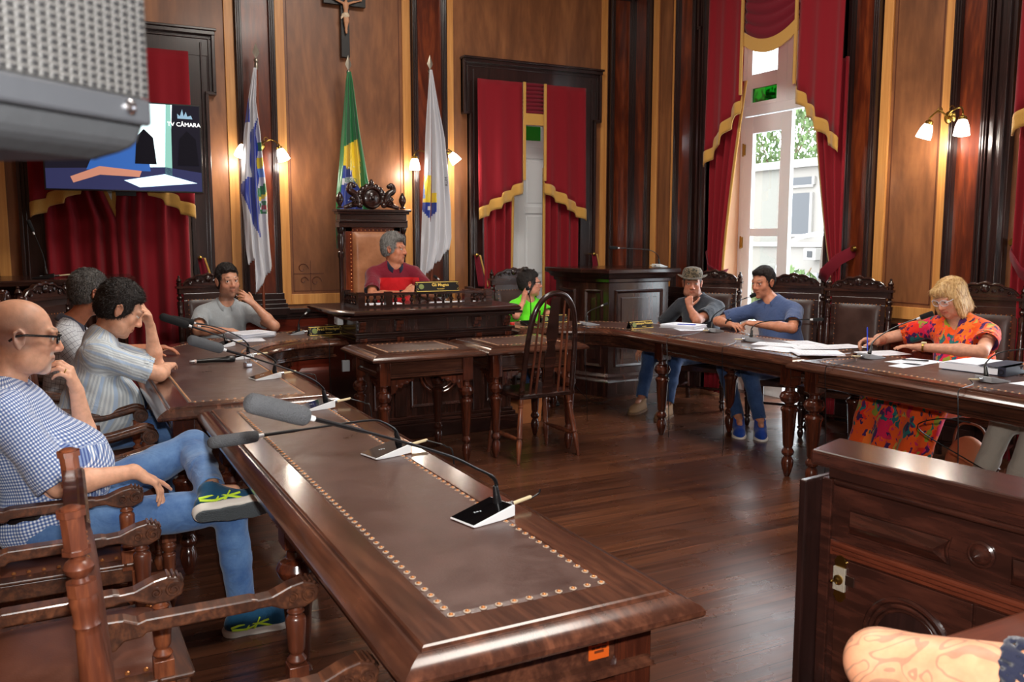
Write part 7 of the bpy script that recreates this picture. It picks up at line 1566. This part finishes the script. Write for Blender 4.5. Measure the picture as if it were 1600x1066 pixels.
# tieback sashes hanging at the back doorways
for x, lb in ((3.955, 'crimson tieback sash with gold edge hanging left of the far right doorway'), (1.145, 'crimson tieback sash with gold edge hanging beside the young man in grey'), (5.44, 'crimson tieback sash hanging right of the far right doorway by the pulpit')):
    root = thing('tieback_sash', lb, 'tieback', (x, 8.45, 1.42)); m = MB(); m.lathe([(.008, 0), (.008, .12), (.02, .125), (.018, .14), (.004, .15)], (0, .12, 0), (0, -1, 0), 12); m.build('hook', M_BRASS, root, smooth=True)
    m = MB(); m.grid(lambda u, v: (-.02 + .05 * u * (1 + v) + .05 * v, .01 + .012 * math.sin(u * 6 + v * 2), .0 - .34 * v), 8, 16); m.build('sash', M_VELD, root, smooth=80, solid=.006)
    m = MB(); m.grid(lambda u, v: (.03 + .05 * v + .05 * v + .018 * u, -.002 + .012 * math.sin(6 + v * 2), -.0 - .34 * v), 2, 16); m.build('gold_edge', M_GOLDF, root, smooth=80, solid=.008)
# ------------------------------------------------------------------ panelled balustrade at the right foreground
M_RB = wood('balustrade_wood', srgb(32, 17, 14), srgb(86, 46, 35), srgb(54, 28, 22), rough=.24, axis='Y', scale=6, coat=.45)
bal = thing('panelled_balustrade', 'dark panelled wooden balustrade with a gate latch in the right foreground', 'balustrade', (2.02, 1.80, 0), D(0))
_d = V((math.sin(D(7)), -math.cos(D(7)), 0)); _n = V((-math.cos(D(7)), -math.sin(D(7)), 0))
TB_ = Matrix(((_d.x, _n.x, 0, 0), (_d.y, _n.y, 0, 0), (0, 0, 1, 0), (0, 0, 0, 1)))    # u along, v out to the camera, z up
def bb(): m = MB(); m.T = TB_; return m
m = bb(); m.box(-.02, 2.2, -.10, 0, .0, .90); m.box(-.035, -.0, -.12, .012, 0, .885); m.build('body', M_RB, bal, bevel=.003)
m = bb(); m.box(-.062, -.035, -.06, .085, 0, .885); m.build('gate_post', W_EB, bal, bevel=.006)
m = bb(); m.prism([(-.10, -.16), (2.2, -.16), (2.2, .045), (-.055, .045)], .925, .972); m.build('handrail', M_RB, bal, bevel=.008)
m = bb(); m.box(-.0, 2.2, 0, .030, .895, .925); m.box(.02, 2.2, 0, .018, .872, .895); m.tube([(.015, .014, .884), (2.2, .014, .884)], .012, 8); m.build('cornice', M_RB, bal, smooth=30, bevel=.003)
def rpanel(u0, u1, z0, z1, d=.03, name='raised_panel'):
    m = bb(); e = .035; n = 10
    # pyramid-bevelled block whose ends are hollowed around the boss
    R1 = [(u0, z0), (u1, z0)] + [(u1 - .012 * math.sin(PI * k / n), z0 + (z1 - z0) * k / n) for k in range(1, n)] + [(u1, z1), (u0, z1)]
    c0, c1, zc = u0 + .012, u1 - e * .9, (z0 + z1) / 2
    top = [(max(c0, min(c1, u)), zc + (z - zc) * .12, d) for u, z in R1]; mid = [(u0 + (u - u0) * .995, zc + (z - zc) * .94, .012) for u, z in R1]
    m.ring_sweep([[(u, 0, z) for u, z in R1], [(u, .010, z) for u, z in R1], [(u, v, z) for u, z, v in mid], [(u, v, z) for u, z, v in top]]); m.add([(u, v, z) for u, z, v in top], [tuple(range(len(top)))]); m.build(name, M_RB, bal, smooth=20)
    m = bb(); m.tube([(u, .004, z) for u, z in [(u0 - .006, z0 - .006), (u1 + .004, z0 - .006), (u1 - .006, zc), (u1 + .004, z1 + .006), (u0 - .006, z1 + .006), (u0 - .006, z0 - .006)]], .003, 6); m.build('panel_bead', M_RB, bal, smooth=True)
rpanel(.065, .36, .738, .803); rpanel(.525, .95, .738, .803); rpanel(1.1, 1.6, .738, .803)
for u in (.442, 1.02):
    m = bb(); m.lathe([(.036, 0), (.036, .006), (.030, .010), (.028, .008), (.026, .012), (.012, .030), (.001, .038)], (u, 0, .788), (0, 1, 0), 24); m.build('turned_boss', M_RB, bal, smooth=30)
m = bb()
for z, r, v in ((.692, .009, .012), (.676, .007, .010), (.662, .006, .006)): m.tube([(.012, v, z), (2.2, v, z)], r, 8)
m.box(.0, 2.2, 0, .006, .655, .70); m.build('rail_moulding', wood('red_moulding', srgb(66, 28, 18), srgb(118, 56, 36), axis='Y', scale=8, coat=.4), bal, smooth=40)
for k, (a, b_) in enumerate(((.022, .433), (.44, .85), (.857, 1.27))):
    m = bb(); m.box(a, b_, 0, .010, .10, .652); dr = m.build('gate_door', M_RB, bal, bevel=.003)
    m = bb(); cu_, cz = (a + b_) / 2 + .03, .47
    for r, t, v in ((.125, .009, .012), (.108, .007, .016), (.095, .006, .011)): m.tube([(cu_ + r * math.cos(q), v, cz + r * math.sin(q)) for q in [2 * PI * j / 48 for j in range(49)]], t, 8)
    m.build('round_moulding', M_RB, dr, smooth=40); m = bb(); m.lathe([(.09, 0), (.09, .012), (.02, .02), (.001, .021)], (cu_, 0, cz), (0, 1, 0), 32); m.build('round_panel', W_EB, dr, smooth=30)
lt = thing('gate_latch', 'worn brass and nickel slide latch screwed to the balustrade gate', 'latch', (2.02, 1.80, 0)); M_NICK = plain('worn_nickel', srgb(196, 186, 168), .4, metal=.35, bump=.3, bscale=120)
m = bb(); m.box(.022, .062, .010, .020, .555, .628); m.build('case', M_NICK, lt, bevel=.002)
for zz, sg in ((.628, 1), (.555, -1)):
    m = bb(); q = [(.026, zz), (.058, zz), (.062, zz + sg * .017), (.052, zz + sg * .032), (.042, zz + sg * .036), (.032, zz + sg * .032), (.022, zz + sg * .017)]
    m.prism(q, .010, .014, plane='XZ'); m.build('rosette_plate', M_BRASS, lt)
m = bb(); m.box(.062, .092, .012, .018, .580, .610); m.build('bolt', M_CHROME, lt, bevel=.001)
m = bb(); m.lathe([(.015, 0), (.015, .004), (.008, .006), (.006, .012)], (.042, .020, .590), (0, 1, 0), 16); m.ball((.028, .032, .585), .005, 8); m.ball((.044, .032, .583), .004, 8); m.tube([(.028, .032, .585), (.044, .030, .588)], .0025, 6); m.build('knob', M_BRASS, lt, smooth=True)
# nearer desk edge and the person leaning on it
fd = thing('writing_ledge', 'reddish wooden ledge in the near right corner, out of focus', 'desk', (1.9, .8, 0)); M_LG = wood('ledge_wood', srgb(70, 34, 24), srgb(120, 66, 48), axis='X', scale=5, rough=.3, coat=.3)
m = MB(); m.box(-.52, .7, -.35, .29, .765, .80); m.build('ledge_top', M_LG, fd, bevel=.012); m = MB(); m.box(-.46, .6, -.30, .22, 0, .765); m.build('cabinet', M_LG, fd, bevel=.005); m = MB(); m.box(-.50, .68, .24, .275, .70, .765); m.build('moulding', W_EB, fd, bevel=.006)
def tattoo_skin():
    m = skin_mat('tattooed_skin'); nt = m.node_tree; b = nt.nodes['Principled BSDF']; N = nt.nodes.new; L = nt.links.new; src = b.inputs['Base Color'].links[0].from_socket; tc = N('ShaderNodeTexCoord')
    n = N('ShaderNodeTexNoise'); n.inputs['Scale'].default_value = 7; n.inputs['Detail'].default_value = 2; n.inputs['Distortion'].default_value = 1.2; L(tc.outputs['Object'], n.inputs['Vector'])
    w_ = N('ShaderNodeMath'); w_.operation = 'MULTIPLY'; w_.inputs[1].default_value = 9; L(n.outputs['Fac'], w_.inputs[0]); f = N('ShaderNodeMath'); f.operation = 'FRACT'; L(w_.outputs[0], f.inputs[0]); g = N('ShaderNodeMath'); g.operation = 'LESS_THAN'; g.inputs[1].default_value = .22; L(f.outputs[0], g.inputs[0])
    h_ = N('ShaderNodeMath'); h_.operation = 'MULTIPLY'; h_.inputs[1].default_value = .45; L(g.outputs[0], h_.inputs[0]); L(mixc(nt, h_.outputs[0], src, srgb(96, 84, 80)), b.inputs['Base Color']); return m
ps, *_ = person('person leaning on the near ledge, only a tattooed elbow in the picture', pelvis=(1.42, .42, .52), sh=((1.62, .56, .98), (1.27, .62, .97)), head=(1.50, .50, 1.26), face=(.1, 1, -.2), h=.007, tone=srgb(222, 158, 122), brow=srgb(60, 40, 30), arm_r=1.35,
    armR=((1.80, .58, .70), (1.72, .74, .55), (-.3, .3, -.5), (0, 0, -1), [20] * 4), armL=((1.17, .93, .90), (1.42, .68, .84), (.9, -.2, 0), (0, 0, -1), [20] * 4), legR=((1.60, .80, .5), (1.60, .75, .1), (0, 1, 0)), legL=((1.34, .80, .5), (1.34, .75, .1), (0, 1, 0)), shirt=C_NAVY, sleeve=.42, trousers=C_JEAND, hair=short_hair(H_BLACK), shoes=dict(mats=[M_BLACK, M_BLACKM]))
for c in ps.children:
    if c.name.startswith('body'): c.data.materials[0] = tattoo_skin()
# ------------------------------------------------------------------ loudspeaker beside the camera
spk = thing('loudspeaker', 'large grey loudspeaker with perforated grille close to the camera, upper left', 'loudspeaker', (.068, .78, 0)); TS = Matrix(((-.7193, -.6947, 0, 0), (-.6947, .7193, 0, 0), (0, 0, 1, 0), (0, 0, 0, 1)))   # u along the front, v backwards
def grille_mat():
    m, nt, b = new_mat('perforated_grille'); N = nt.nodes.new; L = nt.links.new; at = N('ShaderNodeUVMap'); sp_ = N('ShaderNodeSeparateXYZ'); L(at.outputs['UV'], sp_.inputs[0])
    def sn(sock, f, add=None):
        a = N('ShaderNodeMath'); a.operation = 'MULTIPLY'; a.inputs[1].default_value = f; L(sock, a.inputs[0]); s = N('ShaderNodeMath'); s.operation = 'SINE'; L(a.outputs[0], s.inputs[0]); return s.outputs[0]
    k = 2 * PI / .0088; x, y = sn(sp_.outputs[0], k / 2), sn(sp_.outputs[1], k * .75); mu = N('ShaderNodeMath'); mu.operation = 'MULTIPLY'; L(x, mu.inputs[0]); L(y, mu.inputs[1]); ab = N('ShaderNodeMath'); ab.operation = 'ABSOLUTE'; L(mu.outputs[0], ab.inputs[0])
    r = ramp(nt, ab.outputs[0], [(.25, srgb(64, 63, 62)), (.7, srgb(24, 24, 26))]); L(r.outputs['Color'], b.inputs['Base Color']); b.inputs['Roughness'].default_value = .45; b.inputs['Metallic'].default_value = .3
    bp = N('ShaderNodeBump'); bp.invert = True; bp.inputs['Strength'].default_value = .8; bp.inputs['Distance'].default_value = .002; L(ab.outputs[0], bp.inputs['Height']); L(bp.outputs['Normal'], b.inputs['Normal']); return m
M_CAB = plain('grey_cabinet_plastic', srgb(26, 27, 29), .5, bump=.1, bscale=60); M_CABD = plain('dark_cabinet_plastic', srgb(34, 35, 38), .4, bump=.06, bscale=60)
m = MB(); m.T = TS; m.add([(0, -.004, 1.712), (.44, -.004, 1.712), (.44, -.004, 2.30), (0, -.004, 2.30)], [(0, 1, 2, 3)]); g = m.build('grille', grille_mat(), spk)
uv = g.data.uv_layers.new(name='UVMap'); cs = {0: (0, 0), 1: (.44, 0), 2: (.44, .588), 3: (0, .588)}
for l in g.data.loops: uv.data[l.index].uv = cs[l.vertex_index]
m = MB(); m.T = TS; P = [(0, 0), (.44, 0), (.40, .30), (.04, .30)]; loops = [[(x, y, z) for x, y in q] for q, z in ((offset_poly(P[::-1], .05)[::-1] if False else [(.03, .02), (.41, .02), (.38, .28), (.07, .28)], 1.662), ([(.006, .004), (.434, .004), (.396, .295), (.044, .295)], 1.672), ([(0, 0), (.44, 0), (.40, .30), (.04, .30)], 1.692), ([(0, 0), (.44, 0), (.40, .30), (.04, .30)], 2.33))]
m.ring_sweep(loops); m.add(loops[0], [(0, 1, 2, 3)]); m.add(loops[-1], [(0, 1, 2, 3)]); m.build('cabinet', M_CAB, spk, bevel=.006)
m = MB(); m.T = TS; m.box(0, .44, -.007, 0, 1.690, 1.711); m.build('lower_rim', M_CABD, spk, bevel=.003)
for u in (.025, .415): m = MB(); m.T = TS; m.lathe([(.006, 0), (.006, .002), (.003, .004), (.001, .0045)], (u, -.007, 1.702), (0, -1, 0), 12); m.build('screw', M_CHROME, spk, smooth=True)
m = MB(); m.T = TS; m.lathe([(.06, 1.63), (.06, 1.665)], (.22, .15, 0), n=24); m.build('pole_cup', M_CHROME, spk, smooth=30)
sst = thing('speaker_stand', 'black pole stand under the loudspeaker, outside the picture', 'stand', tuple(V((.068, .78, 0)) + TS @ V((.22, .15, 0)))); m = MB(); m.lathe([(.02, .02), (.02, 1.0), (.016, 1.0), (.016, 1.63)], n=14); m.build('pole', M_BLACK, sst, smooth=30)
m = MB()
for k in range(3): a = 2.2 + k * 2 * PI / 3; m.tube([(0, 0, .55), (.28 * math.cos(a), .28 * math.sin(a), .01)], .011, 8)
m.build('tripod', M_BLACK, sst, smooth=True)
# ------------------------------------------------------------------ the street outside
bd2 = thing('street_building', 'pale concrete building across the street seen through the open window', 'building', (17, 17, -4)); M_TRIMG = plain('grey_stone_trim', srgb(128, 124, 118), .8); M_FAC = plain('pale_render', srgb(112, 107, 100), .9, bump=.2, bscale=8)
m = MB(); m.box(0, 6, -9, 3.0, 0, 7.4); m.build('walls', M_FAC, bd2); m = MB(); m.box(-.15, 6, -9, 3.0, 7.4, 7.6); m.box(-.08, 0, -9, 3.0, 5.38, 5.5); m.build('parapet', M_TRIMG, bd2)
for (a, b_, z0, z1) in ((-.75, .25, 5.70, 6.75), (-3.2, -1.8, 5.7, 6.75), (-.8, .25, 6.95, 7.15)):
    m = MB(); m.box(-.03, .0, a, b_, z0, z1); f = m.build('window', plain('dark_window_%d' % len(MATS), srgb(22, 24, 28), .4), bd2); m = MB()
    for q in (a, b_): m.box(-.06, 0, q - .04, q + .04, z0, z1)
    m.box(-.06, 0, a, b_, z0 - .06, z0); m.build('window_trim', M_TRIMG, f)
m = MB(); m.box(-.35, 0, -1.25, -.85, 5.05, 5.35); ac = m.build('air_conditioner', M_TRIMG, bd2, bevel=.02); m = MB(); m.box(-.36, -.34, -1.15, -.98, 5.12, 5.28); m.build('fan_grille', M_BLACKM, ac)
m = MB(); m.box(-.12, -.05, -.46, -.12, 4.38, 4.80); sg_ = m.build('shop_sign', plain('sign_white', srgb(236, 240, 246), .5), bd2); m = MB(); m.lathe([(.10, 0), (.10, .01)], (-.12, -.29, 4.64), (-1, 0, 0), 5); m.box(-.13, -.12, -.40, -.18, 4.42, 4.46); m.build('sign_emblem', plain('sign_blue', srgb(60, 110, 200), .5), sg_)
m = MB(); m.box(-.06, 0, -1.05, -.70, 4.48, 4.72); m.build('wall_plaque', plain('plaque_grey', srgb(130, 130, 134), .6), bd2)
m = MB(); m.box(-.04, 0, -3.0, 2.0, 0, 4.0); m.build('ground_floor_front', plain('shop_front', srgb(150, 160, 160), .4), bd2)
m = MB(); m.box(-25, 0, -25, 15, 0, .1); tag(m.build('street_ground', plain('asphalt', srgb(120, 120, 120), .9), loc=(17, 17, -4.1)), kind='structure').name = 'floor_street'
def tree(label, x, y, z0, h_, r, n, seed):
    root = thing('street_tree', label, 'tree', (x, y, z0)); m = MB(); m.tube([(0, 0, 0), (.1, .05, h_ * .4), (0, .1, h_ * .75)], [.14, .1, .05], 10); R = random.Random(seed)
    for k in range(6): a = k * 1.1; m.tube([(.05, .05, h_ * (.4 + .06 * k)), (r * .6 * math.cos(a), r * .6 * math.sin(a), h_ * (.6 + .07 * k))], [.05, .015], 6)
    m.build('trunk', plain('bark_%d' % seed, srgb(96, 78, 60), .9), root, smooth=True); vs, fs = [], []
    for k in range(n):
        th, ph_, rr = R.uniform(0, 2 * PI), math.acos(R.uniform(-1, 1)), r * R.uniform(.3, 1) ** .6; c = V((rr * math.sin(ph_) * math.cos(th), rr * math.sin(ph_) * math.sin(th), h_ * .8 + rr * .8 * math.cos(ph_))); q = Euler((R.uniform(0, 6), R.uniform(0, 6), 0)).to_matrix(); s = R.uniform(.08, .16); b = len(vs)
        vs += [tuple(c + q @ V(p) * s) for p in ((-1, 0, 0), (0, -.45, .1), (1, 0, 0), (0, .45, .1))]; fs.append((b, b + 1, b + 2, b + 3))
    m = MB(); m.add(vs, fs); m.build('foliage', plain('leaves_%d' % seed, srgb(70, 88, 46), .8, trans=.0), root)
tree('leafy tree in the street, its crown in the upper part of the open window', 22.0, 22.3, -4, 11.0, 2.3, 3000, 3)
tree('slim tree before the pale building, low in the open window', 14.6, 14.7, -4, 5.2, .95, 900, 4)
lp = thing('street_lamp', 'white curved street lamp arm before the pale building', 'street lamp', (14.0, 14.35, -4)); m = MB(); m.tube(bez([(0, 0, 0), (0, 0, 4.2), (.0, -.1, 5.1), (.0, -.5, 5.55), (.0, -1.1, 5.68), (0, -1.5, 5.66)], 8), .045, 10); m.build('lamp_post', M_WHITE, lp, smooth=True); m = MB(); m.obox((0, -1.65, 5.64), (.14, .4, .08)); m.build('lamp_head', M_WHITE, lp, bevel=.02)
